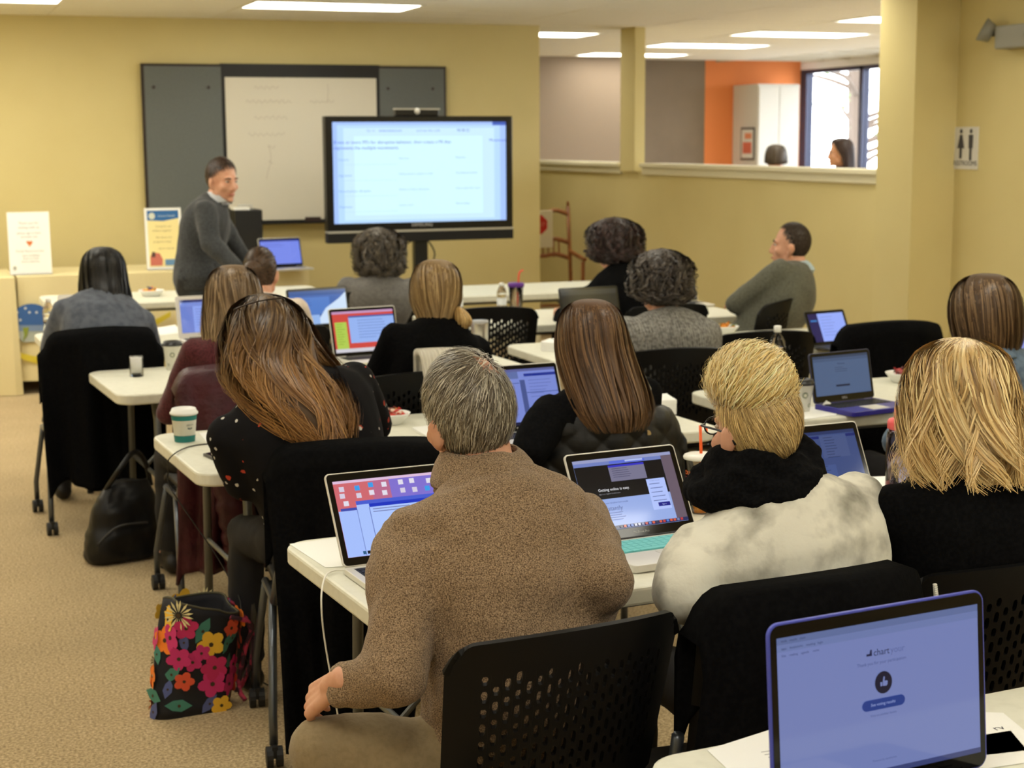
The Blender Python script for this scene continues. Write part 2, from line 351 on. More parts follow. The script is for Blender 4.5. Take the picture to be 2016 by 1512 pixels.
# ================================================================== CHAIRS
M_BLK = mat('black_plastic', (11, 11, 12), 0.5, spec=0.25, bump=('noise', 300, 0.08, 0.001))
M_TUBE = mat('chair_tube', (92, 96, 102), 0.32, metal=0.7)
def back_surface(u, v, w0=0.225, w1=0.245):
    """u in -1..1 across, v 0..1 up; perforated back shell, user faces +Y"""
    hw = w0 + (w1 - w0) * v
    x = u * hw; z = 0.53 + 0.33 * v + 0.028 * (1 - u * u) * v
    y = -0.215 - 0.075 * v + 0.095 * u * u
    return (x, y, z)
def make_back():
    mb = MB(); W, Ht = 0.47, 0.33
    hx0, hx1, hz0, hz1 = -0.185, 0.185, 0.055, 0.275
    nc = 21; dx = (hx1 - hx0) / nc; nr = 7; dz = (hz1 - hz0) / nr
    def P(x, z): return back_surface(max(-1, min(1, x / (W / 2))), z / Ht)
    def quad(x0, z0, x1, z1, n=1, m=1):
        for i in range(n):
            for j in range(m):
                a0 = x0 + (x1-x0)*i/n; a1 = x0 + (x1-x0)*(i+1)/n; b0 = z0 + (z1-z0)*j/m; b1 = z0 + (z1-z0)*(j+1)/m
                mb.add([P(a0,b0),P(a1,b0),P(a1,b1),P(a0,b1)], [(0,1,2,3)])
    for c in range(nc):
        xa = hx0 + c*dx; xb = xa + dx; off = (c % 3) / 3.0 * dz
        quad(xa, hz0, xb, hz0 + off + 1e-6) if off > 0 else None
        z = hz0 + off
        for r in range(nr - (1 if off > 0 else 0)):
            zc = z + dz/2; xc = (xa+xb)/2; hw = dx*0.27; hh = dz*(0.36 if (c + r) % 2 else 0.27)
            inner = [(xc-hw, zc-hh*.55), (xc-hw*.55, zc-hh), (xc+hw*.55, zc-hh), (xc+hw, zc-hh*.55), (xc+hw, zc+hh*.55), (xc+hw*.55, zc+hh), (xc-hw*.55, zc+hh), (xc-hw, zc+hh*.55)]
            outer = [(xa, z), (xb, z), (xb, z+dz), (xa, z+dz)]
            vs = [P(*p) for p in outer] + [P(*p) for p in inner]
            mb.add(vs, [(0,1,6,5), (0,5,4), (1,7,6), (1,2,8,7), (2,9,8), (2,3,10,9), (3,11,10), (3,0,4,11)])
            z += dz
        if off > 0: quad(xa, z, xb, hz1)
    quad(-W/2, 0, W/2, hz0, 24, 2); quad(-W/2, hz1, W/2, Ht, 72, 4)
    quad(-W/2, hz0, hx0, hz1, 7, 7); quad(hx1, hz0, W/2, hz1, 7, 7)
    me = mb.mesh('backrest')
    bm = bmesh.new(); bm.from_mesh(me); bmesh.ops.remove_doubles(bm, verts=bm.verts, dist=0.0002); bmesh.ops.recalc_face_normals(bm, faces=bm.faces)
    # round the outline: pull the corner vertices inwards
    for v in bm.verts:
        x, z = v.co.x, v.co.z
        top = back_surface(x / 0.245, 1.0)[2]
        d = abs(x) - (0.245 - 0.045)
        if d > 0 and z > 0.6: v.co.z = min(z, top - 0.05 * (d / 0.045) ** 2.2)
    bm.to_mesh(me); bm.free(); me.materials.append(M_BLK); return me
BACK_ME = make_back()
def make_chair():
    c = empty('chair')
    b = obj('backrest', BACK_ME, c, smooth=False); md = b.modifiers.new('thickness', 'SOLIDIFY'); md.thickness = 0.012; md.offset = 0
    n = 9; rows = []
    for i in range(n + 1):
        u = -1 + 2*i/n; rows.append([(u*0.225, -0.2 + 0.42*j/8, 0.452 + 0.02*u*u + (0.012 if j < 1 else 0) - 0.03*max(0, (j-6)/2)**2) for j in range(9)])
    MB().grid(rows).build('seat', M_BLK, c, smooth=True, solid=0.02)
    for s in (-1, 1):
        MB().tube([(s*0.215, -0.245, 0.63), (s*0.232, -0.20, 0.52), (s*0.235, -0.12, 0.435), (s*0.235, 0.12, 0.43)], 0.0125, 8).build('back_frame', M_TUBE, c, smooth=True)
        for y0, y1, sw in ((-0.08, -0.265, 1), (0.1, 0.235, -1)):
            lg = MB().tube([(s*0.235, y0, 0.435), (s*0.25, y0 + (y1-y0)*0.55, 0.28), (s*0.262, y1, 0.15), (s*0.262, y1, 0.06)], 0.0125, 8).build('leg', M_TUBE, c, smooth=True)
            cm = MB()
            for dx in (-0.014, 0.014):
                cm.tube([(s*0.262 + dx - 0.009, y1 - 0.012, 0.03), (s*0.262 + dx + 0.009, y1 - 0.012, 0.03)], 0.0295, 14)
            cm.box((s*0.262 - 0.008, y1 - 0.03, 0.03), (s*0.262 + 0.008, y1 + 0.012, 0.064))
            cm.build('caster', M_RUB, lg)
    MB().tube([(-0.235, 0.1, 0.425), (0.235, 0.1, 0.425)], 0.0115, 8).build('cross_bar', M_TUBE, c)
    MB().tube([(-0.235, -0.1, 0.425), (0.235, -0.1, 0.425)], 0.0115, 8).build('cross_bar', M_TUBE, c)
    return c
CHAIRS = {}
def put_chair(key, xy, ang, label, proto=[None]):
    """xy: seat centre on the floor; ang: 0 faces the front wall"""
    if proto[0] is None: proto[0] = make_chair(); c = proto[0]
    else: c = copy_tree(proto[0])
    c.location = (xy[0], xy[1], 0); c.rotation_euler = (0, 0, math.radians(ang))
    tag(c, label, 'chair', 'black perforated chairs'); CHAIRS[key] = c; return c
def chair_under(key, px, top_z, ang, label):
    """place a chair so that the middle of its back's top edge falls on the picture point px"""
    p = atz(px[0], px[1], top_z); a = math.radians(ang); q = rotz(a) @ np.array([0, -0.29, 0])
    return put_chair(key, (p[0] - q[0], p[1] - q[1]), ang, label)
# ================================================================== PEOPLE (builders)
from mathutils import noise as mnoise
def remesh(mb, voxel, it=6, fac=0.5):
    me = mb.mesh('tmp'); o = bpy.data.objects.new('tmp', me); COL.objects.link(o)
    md = o.modifiers.new('r', 'REMESH'); md.mode = 'VOXEL'; md.voxel_size = voxel; md.use_smooth_shade = True
    ms = o.modifiers.new('s', 'SMOOTH'); ms.factor = fac; ms.iterations = it
    dg = bpy.context.evaluated_depsgraph_get(); e = bpy.data.meshes.new_from_object(o.evaluated_get(dg))
    n = len(e.vertices); co = np.empty(n * 3); e.vertices.foreach_get('co', co)
    nl = len(e.loops); lv = np.empty(nl, int); e.loops.foreach_get('vertex_index', lv)
    npo = len(e.polygons); ls = np.empty(npo, int); lt = np.empty(npo, int); e.polygons.foreach_get('loop_start', ls); e.polygons.foreach_get('loop_total', lt)
    no = np.empty(n * 3); e.vertices.foreach_get('normal', no)
    bpy.data.objects.remove(o); bpy.data.meshes.remove(me); bpy.data.meshes.remove(e)
    faces = [tuple(lv[a:a + b]) for a, b in zip(ls, lt)]
    return co.reshape(-1, 3), faces, no.reshape(-1, 3)
def np_mesh(name, co, faces, mats, smooth=True):
    me = bpy.data.meshes.new(name); me.from_pydata([tuple(c) for c in co], [], faces); me.update()
    if smooth: me.polygons.foreach_set('use_smooth', [True] * len(me.polygons))
    for m in mats: me.materials.append(m)
    return me
def cap(mb, p0, p1, r0, r1, n=12):
    """tapered capsule"""
    p0 = np.array(p0, float); p1 = np.array(p1, float); d = p1 - p0; L = np.linalg.norm(d) + 1e-9; d = d / L
    pts = []; rs = []
    for a in (-80, -50, -20): t = math.radians(a); pts.append(p0 + d * r0 * math.sin(t)); rs.append(r0 * math.cos(t))
    for k in range(1, 4): pts.append(p0 + d * L * k / 4); rs.append(r0 + (r1 - r0) * k / 4)
    for a in (20, 50, 80): t = math.radians(a); pts.append(p1 + d * r1 * math.sin(t)); rs.append(r1 * math.cos(t))
    mb.tube(pts, rs, n); return mb
def loft(mb, secs, n=20, p=2.3):
    """secs: (centre, right, fwd, rx, ry)"""
    rings = []
    for c, rt, fw, rx, ry in secs:
        ring = []
        for k in range(n):
            a = 2 * math.pi * k / n; ca, sa = math.cos(a), math.sin(a)
            ring.append(np.array(c) + rt * rx * math.copysign(abs(ca) ** (2 / p), ca) + fw * ry * math.copysign(abs(sa) ** (2 / p), sa))
        rings.append(ring)
    vs = [q for r in rings for q in r]; fs = []
    for i in range(len(rings) - 1):
        for k in range(n): fs.append((i*n+k, i*n+(k+1)%n, (i+1)*n+(k+1)%n, (i+1)*n+k))
    fs.append(tuple(range(n-1, -1, -1))); fs.append(tuple((len(rings)-1)*n+k for k in range(n)))
    mb.add(vs, fs); return mb
SKIN = mat('skin_fair', (214, 162, 134), 0.5, spec=0.35, var=(30, (204, 144, 116), 0.45, 0.75), bump=('noise', 260, 0.08, 0.001))
SKIN_TAN = mat('skin_warm', (206, 142, 108), 0.5, spec=0.35, var=(30, (188, 122, 92), 0.45, 0.75))
SKIN_BRN = mat('skin_brown', (140, 92, 68), 0.5, spec=0.35, var=(30, (126, 80, 58), 0.45, 0.75))
_heads = {}
def head_data(vox):
    if vox in _heads: return _heads[vox]
    mb = MB()
    mb.ell((0, -0.010, 0.018), (0.075, 0.095, 0.100), 20, 14)          # cranium
    mb.ell((0, 0.030, -0.035), (0.062, 0.064, 0.085), 18, 12)          # face
    mb.ell((0, 0.040, -0.088), (0.048, 0.048, 0.036), 16, 10)          # jaw
    mb.ell((0, 0.078, -0.112), (0.022, 0.016, 0.016), 10, 8)           # chin
    mb.ell((0, 0.080, 0.008), (0.050, 0.016, 0.014), 12, 8)            # brow
    for s in (-1, 1):
        mb.ell((s*0.042, 0.066, -0.040), (0.022, 0.020, 0.022), 10, 8) # cheek
        mb.ell((s*0.056, 0.010, -0.080), (0.014, 0.030, 0.026), 10, 8) # jaw corner
        rt = rotz(s * -0.45)
        mb.ell((s*0.081, -0.006, -0.022), (0.009, 0.021, 0.032), 10, 10, rot=rt)
        mb.ell((s*0.076, 0.004, -0.048), (0.008, 0.010, 0.013), 8, 8)
        cap(mb, (s*0.011, 0.100, -0.052), (s*0.004, 0.103, -0.050), 0.009, 0.010, 8)
    cap(mb, (0, 0.088, 0.000), (0, 0.108, -0.046), 0.010, 0.0125, 10)  # nose
    cap(mb, (-0.018, 0.088, -0.082), (0.018, 0.088, -0.082), 0.008, 0.008, 8)
    cap(mb, (0, -0.020, -0.05), (0, -0.035, -0.15), 0.056, 0.058, 14)  # neck stub
    _heads[vox] = remesh(mb, vox, 3, 0.45); return _heads[vox]
def hand_data(w, ydir, zdir, side, curl=(0.35, 0.45, 0.3), spread=0.08, k=1.0, vox=0.004, thumb=0.6):
    """w wrist; ydir towards the fingers; zdir back of the hand; side +1 = thumb towards local +x"""
    y = np.array(ydir, float); y /= np.linalg.norm(y); z = np.array(zdir, float); z -= y * (z @ y); z /= np.linalg.norm(z); x = np.cross(y, z) * side
    mb = MB()
    def L(a, b, c): return np.array(w) + k * (a * x + b * y + c * z)
    base = [(0.029, 0.088), (0.010, 0.092), (-0.010, 0.088), (-0.028, 0.079)]; ln = [(0.043, 0.026, 0.021), (0.047, 0.030, 0.022), (0.043, 0.028, 0.021), (0.034, 0.020, 0.019)]
    cap(mb, L(0, -0.03, 0), L(0, 0.01, 0), k*0.026, k*0.025)
    for i, (bx, by) in enumerate(base):
        cap(mb, L(bx * 0.62, 0.012, 0), L(bx, by, 0.002), k*0.0145, k*0.0115, 10)
        if i < 3: cap(mb, L((bx + base[i+1][0]) / 2 * 0.7, 0.02, -0.002), L((bx + base[i+1][0]) / 2, by - 0.012, 0), k*0.014, k*0.011, 10)
        p = np.array([bx, by, 0.0]); a = 0.0; sp = spread * (1.5 - i)
        for j in range(3):
            a -= curl[j] * (1.0 + 0.08 * i)
            d = np.array([math.sin(sp) * math.cos(a), math.cos(sp) * math.cos(a), math.sin(a)]); q = p + d * ln[i][j]
            cap(mb, L(*p), L(*q), k*(0.0092 - 0.0008*j), k*(0.0086 - 0.0009*j), 10); p = q
    cap(mb, L(0.018, 0.018, -0.006), L(0.042, 0.046, -0.012), k*0.016, k*0.0115, 10)
    cap(mb, L(0.042, 0.046, -0.012), L(0.042 + 0.028*thumb, 0.074, -0.018), k*0.0105, k*0.0095, 10)
    cap(mb, L(0.042 + 0.028*thumb, 0.074, -0.018), L(0.042 + 0.036*thumb, 0.097, -0.024), k*0.0092, k*0.0078, 10)
    return remesh(mb, vox, 2, 0.4)
def join(parts):
    co = []; fs = []; o = 0
    for c, f, _ in parts: co.append(c); fs += [tuple(i + o for i in q) for q in f]; o += len(c)
    return np.concatenate(co), fs
def fold_disp(co, no, amp, sc, seed=0.0, stretch=(1, 1, 1)):
    out = co.copy()
    for i in range(len(co)):
        p = Vector((co[i][0]*sc*stretch[0] + seed, co[i][1]*sc*stretch[1], co[i][2]*sc*stretch[2]))
        d = mnoise.noise(p) + 0.5 * abs(mnoise.noise(p * 2.1)) - 0.2
        out[i] += no[i] * d * amp
    return out
def unit(v): v = np.array(v, float); return v / (np.linalg.norm(v) + 1e-9)
def person(label, H, yaw=0.0, hyaw=0.0, hpitch=0.0, hroll=0.0, hip=None, k=1.0, w=1.0, top=None, top_name='sweater', pants=None, skin=None, shoes=None,
           vox=0.013, armL=None, armR=None, legs=None, handL=None, handR=None, sleeve=1.0, bulk=0.014, fold=(0.010, 9), round_=0.05, neck_fwd=0.0, face=False, shoulder_dz=(0, 0), belly=0.0, collar=None, group='people at the tables', hs=1.0, neck_cut=0):
    """H head centre (world).  yaw of the torso (0 faces +Y, positive turns left).  arms: (elbow, wrist) world"""
    skin = skin or SKIN; pants = pants or mat('dark_trousers', (24, 24, 28), 0.8)
    H = np.array(H, float); Rt = rotz(yaw); rt, fw = Rt @ np.array([1, 0, 0]), Rt @ np.array([0, 1.0, 0])
    Rh = rotz(yaw + hyaw) @ rotx(hpitch) @ roty(hroll)
    if hip is None: hip = H - fw * 0.16 * k; hip[2] = 0.54
    if isinstance(hip, str):
        c_ = CHAIRS[hip].location; hip = np.array([c_[0], c_[1], 0.54]) + fw * 0.015
    hip = np.array(hip, float)
    neck = H + Rh @ np.array([0, -0.030, -0.085 * k]) - fw * neck_fwd
    base = neck + np.array([0, 0, -0.042 * k]) - fw * 0.018
    sp = base - hip; mid = (hip + base) / 2 - fw * round_
    def spine(s):
        return (1-s)**2 * hip + 2*s*(1-s) * (2*mid - 0.5*(hip+base)) + s*s * base
    def tang(s): return unit(spine(min(s + 0.03, 1.1)) - spine(s - 0.03))
    def secs(off, lo=-0.14):
        T = [(lo, 0.150, 0.110), (0.0, 0.178, 0.130), (0.22, 0.160, 0.122 + belly*0.6), (0.42, 0.160, 0.122 + belly), (0.62, 0.176, 0.126 + belly*0.4), (0.78, 0.186, 0.118), (0.87, 0.178, 0.100), (0.94, 0.140, 0.084), (0.99, 0.092, 0.070), (1.04, 0.062, 0.058)]
        out = []
        for s, rx, ry in T:
            t = tang(s); f2 = unit(fw - t * (fw @ t)); r2 = unit(np.cross(f2, t)); c = spine(s)
            out.append((c, r2, f2, (rx*k*w + off), (ry*k*w + off)))
        return out
    sh = []
    for s, dz in ((-1, shoulder_dz[0]), (1, shoulder_dz[1])):
        t = tang(0.9); f2 = unit(fw - t * (fw @ t)); r2 = unit(np.cross(f2, t)); sh.append(spine(0.83) + r2 * s * 0.172 * k * w + np.array([0, 0, dz]) + f2 * 0.012)
    def dflt(s, i):
        e = sh[i] + rt * s * 0.07 * k - np.array([0, 0, 0.24 * k]) + fw * 0.15 * k
        wr = e + fw * 0.22 * k - rt * s * 0.10 * k; wr[2] = max(e[2] - 0.02, 0.775); return e, wr
    arms = []
    for i, a in enumerate((armL, armR)):
        arms.append(tuple(np.array(q, float) for q in a) if a is not None else dflt((-1, 1)[i], i))
    if legs is None:
        legs = []
        for s in (-1, 1):
            hp = hip + rt * s * 0.09 * k; kn = hp + fw * 0.44 * k + rt * s * 0.05; kn[2] = 0.53 * k
            an = kn + fw * 0.02; an[2] = 0.09; legs.append((kn, an))
    lg = [(hip + rt * s * 0.088 * k, np.array(l[0], float), np.array(l[1], float)) for s, l in zip((-1, 1), legs)]
    # ---- body: one continuous surface (trunk, neck, limbs) + fine head and hands
    mb = MB(); loft(mb, secs(-0.012))
    cap(mb, base - np.array([0, 0, 0.04]), neck + np.array([0, 0, 0.02]), 0.060 * k, 0.054 * k, 16)
    for i in range(2):
        e, wr = arms[i]; cap(mb, sh[i], e, 0.050 * k, 0.042 * k); cap(mb, e, wr, 0.042 * k, 0.029 * k)
        h_, kn, an = lg[i]; cap(mb, h_, kn, 0.082 * k, 0.056 * k); cap(mb, kn, an, 0.054 * k, 0.038 * k)
        cap(mb, an - np.array([0, 0, 0.03]), an + fw * 0.15 * k - np.array([0, 0, 0.045]), 0.038, 0.032)
    parts = [remesh(mb, vox, 6)]
    hc, hf, hn = head_data(0.006 if vox < 0.014 else 0.008)
    parts.append(((Rh @ (hc * k * hs).T).T + H, hf, hn))
    for i, (hd, s) in enumerate(((handL, -1), (handR, 1))):
        e, wr = arms[i]; fd = unit(wr - e)
        if hd is None: hd = dict(y=unit(fd * np.array([1, 1, 0.15])), z=(0, 0, 1))
        hd = dict(hd); y = hd.pop('y'); z = hd.pop('z')
        parts.append(hand_data(wr, y, z, hd.pop('side', -s), k=k, vox=0.0042 if vox < 0.014 else 0.006, **hd))
    co, fs = join(parts)
    root = empty('person', (hip[0], hip[1], 0)); tag(root, label, 'person', group)
    off = np.array([hip[0], hip[1], 0])
    def put(name, co, fs, ms):
        return obj(name, np_mesh(name, co - off, fs, ms), root)
    put('body', co, fs, [skin])
    # ---- clothes
    if top is not None:
        mb = MB(); sc = secs(bulk, -0.16); sc[-1] = sc[-1][:3] + (0.070*k + bulk*0.3, 0.064*k + bulk*0.3)
        if neck_cut: sc = sc[:-neck_cut]
        loft(mb, sc)
        for i in range(2):
            e, wr = arms[i]; cap(mb, sh[i], e, 0.056 * k + bulk, 0.047 * k + bulk)
            e2 = wr - unit(wr - e) * 0.015
            if sleeve >= 1.0: cap(mb, e, e2, 0.047 * k + bulk, 0.034 * k + bulk * 0.8)
            elif sleeve > 0.5: cap(mb, e, e + (e2 - e) * (sleeve - 0.5) * 2, 0.047 * k + bulk, 0.040 * k + bulk)
        if sleeve < 0.5:
            mb = MB(); loft(mb, sc)
            for i in range(2): e, wr = arms[i]; cap(mb, sh[i], sh[i] + (e - sh[i]) * sleeve * 2, 0.058 * k + bulk, 0.056 * k + bulk)
        co, fs, no = remesh(mb, vox, 5)
        co = fold_disp(co, no, fold[0], fold[1], seed=H[0] * 7, stretch=(1, 1, 0.55) if len(fold) < 3 else fold[2])
        put(top_name, co, fs, [top])
    mb = MB(); s0 = secs(0.006, -0.2)[:3]; loft(mb, s0)
    for i in range(2):
        h_, kn, an = lg[i]; cap(mb, h_, kn, 0.092 * k, 0.070 * k); cap(mb, kn, an + (kn - an) * 0.08, 0.068 * k, 0.058 * k)
    co, fs, no = remesh(mb, max(vox, 0.014), 5); co = fold_disp(co, no, 0.010, 11, seed=H[1]); put('trousers', co, fs, [pants])
    shm = shoes or mat('black_shoe', (22, 20, 20), 0.45)
    for i in range(2):
        an = lg[i][2]; fd = unit((lg[i][2] - lg[i][1]) * np.array([1, 1, 0]) * 0.0 + fw); q = MB()
        a = np.array([an[0], an[1], 0.0])
        cap(q, a + np.array([0, 0, 0.045]) - fd * 0.03, a + fd * 0.06 + np.array([0, 0, 0.045]), 0.043, 0.042); cap(q, a + fd * 0.06 + np.array([0, 0, 0.042]), a + fd * 0.17 + np.array([0, 0, 0.034]), 0.042, 0.032); cap(q, a + np.array([0, 0, 0.05]), a + np.array([0, 0, 0.10]), 0.045, 0.047)
        co, fs, no = remesh(q, 0.009, 3); co[:, 2] = np.maximum(co[:, 2], 0.002); put('shoe', co, fs, [shm])
    # ---- facial features
    hk = k * hs
    def hp(p): return tuple(Rh @ (np.array(p) * hk) + H - off)
    for s in (-1, 1):
        MB().ell(hp((s*0.031, 0.0815, -0.006)), (0.0110*hk, 0.0095*hk, 0.0058*hk), 12, 8, rot=Rh).build('eye', mat('eye_white', (188, 178, 168), 0.35), root, smooth=True)
        MB().ell(hp((s*0.031, 0.0895, -0.006)), (0.0055*hk, 0.003*hk, 0.0052*hk), 10, 6, rot=Rh).build('iris', mat('iris', (52, 38, 30), 0.2), root, smooth=True)
        MB().tube([hp((s*0.014, 0.095, 0.010)), hp((s*0.032, 0.0945, 0.015)), hp((s*0.050, 0.082, 0.009))], [0.003*hk, 0.0038*hk, 0.002*hk], 6).build('eyebrow', mat('brow_hair', (58, 42, 32), 0.8), root, smooth=True)
    MB().tube([hp((-0.022, 0.0885, -0.082)), hp((-0.008, 0.0975, -0.080)), hp((0, 0.0965, -0.081)), hp((0.008, 0.0975, -0.080)), hp((0.022, 0.0885, -0.082))], [0.002, 0.0045*hk, 0.0042*hk, 0.0045*hk, 0.002], 8).build('mouth', mat('lips', (176, 96, 86), 0.45), root, smooth=True)
    inf = dict(root=root, H=H, Rh=Rh, yaw=yaw, rt=rt, fw=fw, off=off, neck=neck, base=base, sh=sh, arms=arms, k=hk, spine=spine, hip=hip, tang=tang)
    return inf
# ------------------------------------------------------------------ hair
def ribbons(name, C, N, width, cols, parent, off, m):
    """C [S,K,3] centre lines, N [S,K,3] outward normals, width [S,K], cols [S,K,3] -> one mesh of strands"""
    S, K, _ = C.shape
    T = np.gradient(C, axis=1); W = np.cross(T, N); W /= (np.linalg.norm(W, axis=2, keepdims=True) + 1e-9); W *= width[:, :, None] * 0.5
    V = np.stack([C - W, C + W], axis=2).reshape(-1, 3) - off
    idx = np.arange(S * K * 2).reshape(S, K, 2)
    F = np.stack([idx[:, :-1, 0], idx[:, :-1, 1], idx[:, 1:, 1], idx[:, 1:, 0]], axis=3 - 1).reshape(-1, 4)
    me = bpy.data.meshes.new(name); me.vertices.add(len(V)); me.vertices.foreach_set('co', V.astype(np.float32).ravel())
    me.loops.add(F.size); me.loops.foreach_set('vertex_index', F.astype(np.int32).ravel())
    me.polygons.add(len(F)); me.polygons.foreach_set('loop_start', (np.arange(len(F)) * 4).astype(np.int32))
    me.update(calc_edges=True); me.polygons.foreach_set('use_smooth', np.ones(len(F), bool))
    a = me.color_attributes.new('tint', 'FLOAT_COLOR', 'POINT')
    cc = np.repeat(cols, 2, axis=1).reshape(-1, 3); a.data.foreach_set('color', np.concatenate([cc, np.ones((len(cc), 1))], axis=1).astype(np.float32).ravel())
    me.materials.append(m); o = obj(name, me, parent); o['kind'] = 'stuff'; return o
M_HAIR = attr_mat('hair_strands', 0.42, 0.45)
def pal(cols): return np.array([lin(c) for c in cols])
def hair_env(P, rows, n=2500, K=12, width=0.0035, cols=None, tips=None, wave=(0.006, 2.0), curl=0.0, loose=0.05, base_col=None, seed=1, yaw=None, start=(0.0, 0.22), end=(0.75, 1.0), flare=0.0, name='hair', tip_from=0.5, clump=26, base_scale=0.997, curl_f=9.0, shift=(0, 0, 0), sway=0.0, base_noise=0.03):
    """hair as strands over an envelope; rows (z, cx, cy, rx, ry, opening in degrees at the face), head-centred, yaw only"""
    rng = np.random.RandomState(seed); k = P['k']; yw = P['yaw'] if yaw is None else yaw
    Rz = rotz(yw); O = P['H'] + np.array(shift); m = 40
    E = cat_rom([tuple(r) for r in rows], m)
    def samp(t):
        x = np.clip(t, 0, 1) * (m - 1); i = np.minimum(x.astype(int), m - 2); u = (x - i)[..., None]; return E[i] * (1 - u) + E[i + 1] * u
    def pos(th, t, sc):
        e = samp(t); lx = e[..., 1] + np.sin(th) * e[..., 3] * sc; ly = e[..., 2] - np.cos(th) * e[..., 4] * sc
        p = np.stack([lx, ly, e[..., 0]], axis=-1) * k
        nn = np.stack([np.sin(th) / np.maximum(e[..., 3], .02), -np.cos(th) / np.maximum(e[..., 4], .02), np.zeros_like(th)], axis=-1); nn /= np.linalg.norm(nn, axis=-1, keepdims=True)
        # tilt normals up near the crown
        up = np.clip(1 - t / 0.25, 0, 1)[..., None]; nn = nn * (1 - 0.8 * up) + np.array([0, 0, 1.0]) * up * 0.8
        return p @ Rz.T + O, nn @ Rz.T
    # dense under-layer
    bc_ = np.mean(np.array(cols, float), axis=0); base_col = tuple(int(0.35 * a + 0.65 * b * 0.95) for a, b in zip(base_col, bc_))
    g = []
    for j in range(33):
        u = -1 + 2 * j / 32; row = []
        for i in range(m):
            t = np.array(i / (m - 1)); e = samp(t[None])[0]; th = np.array([u * math.radians(180 - e[5])])
            sc = base_scale + base_noise * mnoise.noise(Vector((u * 9 + seed, i * 0.12, seed))) * min(1, i / 6)
            p, _ = pos(th, np.array([i / (m - 1)]), sc); row.append(tuple(p[0] - P['off'] - np.array([0, 0, 0.001 * max(0.0, 1 - 3.0 * i / m)])))
        g.append(row)
    mb = MB().grid(g); mb.build(name, mat('hair_base_%d' % seed, base_col, 0.6, spec=0.3), P['root'], smooth=True, solid=0.004)
    # strands
    u = rng.uniform(-1.0, 1.0, n) * 1.03; t0 = np.where(rng.rand(n) < 0.6, start[0] + 0.0 * u, rng.uniform(start[0], start[1], n)); t1 = rng.uniform(end[0], end[1], n)
    s = np.linspace(0, 1, K)[None, :]; t = t0[:, None] + (t1 - t0)[:, None] * s
    op = samp(t)[..., 5]; cl = np.clip(np.floor((u + 1) * clump), 0, 2 * clump).astype(int); phi = rng.uniform(0, 6.28, clump * 2 + 2)[cl] + rng.normal(0, 0.5, n)
    th = u[:, None] * np.radians(180 - op)
    th = np.where(t < 0.1, u[:, None] * np.pi * (1 - t * 10) + th * t * 10, th) + wave[0] / 0.09 * np.sin(phi[:, None] + wave[1] * 6.28 * t) * t + sway * t
    # gather the tips of a lock
    uc = ((cl + 0.5) / clump - 1); th = th + (uc - u)[:, None] * np.radians(180 - op) * 0.75 * np.clip(t, 0, 1) ** 1.5
    sc = 0.992 + loose * rng.uniform(0, 1, n)[:, None] ** 1.5 + flare * t ** 3 * rng.uniform(0, 1, n)[:, None] + wave[0] / 0.12 * np.sin(phi[:, None] * 1.7 + wave[1] * 6.28 * t) * t + rng.uniform(-.06, .09, clump * 2 + 2)[cl][:, None] * t
    C, Nn = pos(th, t, sc)
    if curl:
        a = rng.uniform(0, 6.28, n)[:, None] + curl_f * 6.28 * s; side = np.cross(Nn, np.array([0, 0, 1.0])); C = C + curl * (np.cos(a)[..., None] * Nn + np.sin(a)[..., None] * side)
    A = pal(cols); Bt = pal(tips if tips is not None else cols)
    ci = (rng.randint(0, len(A), clump * 2 + 2)[cl] * (rng.rand(n) < 0.65) + rng.randint(0, len(A), n) * 1) % len(A); bi = rng.randint(0, len(Bt), n)
    f = np.clip((t - tip_from) / max(1e-3, 1 - tip_from), 0, 1)[..., None] if tips is not None else np.zeros(t.shape + (1,))
    cc = A[ci][:, None, :] * (1 - f) + Bt[bi][:, None, :] * f; cc = cc * rng.uniform(0.75, 1.2, n)[:, None, None]
    wd = width * rng.uniform(0.6, 1.3, n)[:, None] * (1 - 0.75 * np.clip((s - 0.6) / 0.4, 0, 1)) * np.ones((n, K))
    return ribbons('hair_strands', C, Nn, wd, np.clip(cc, 0, 1), P['root'], P['off'], M_HAIR)
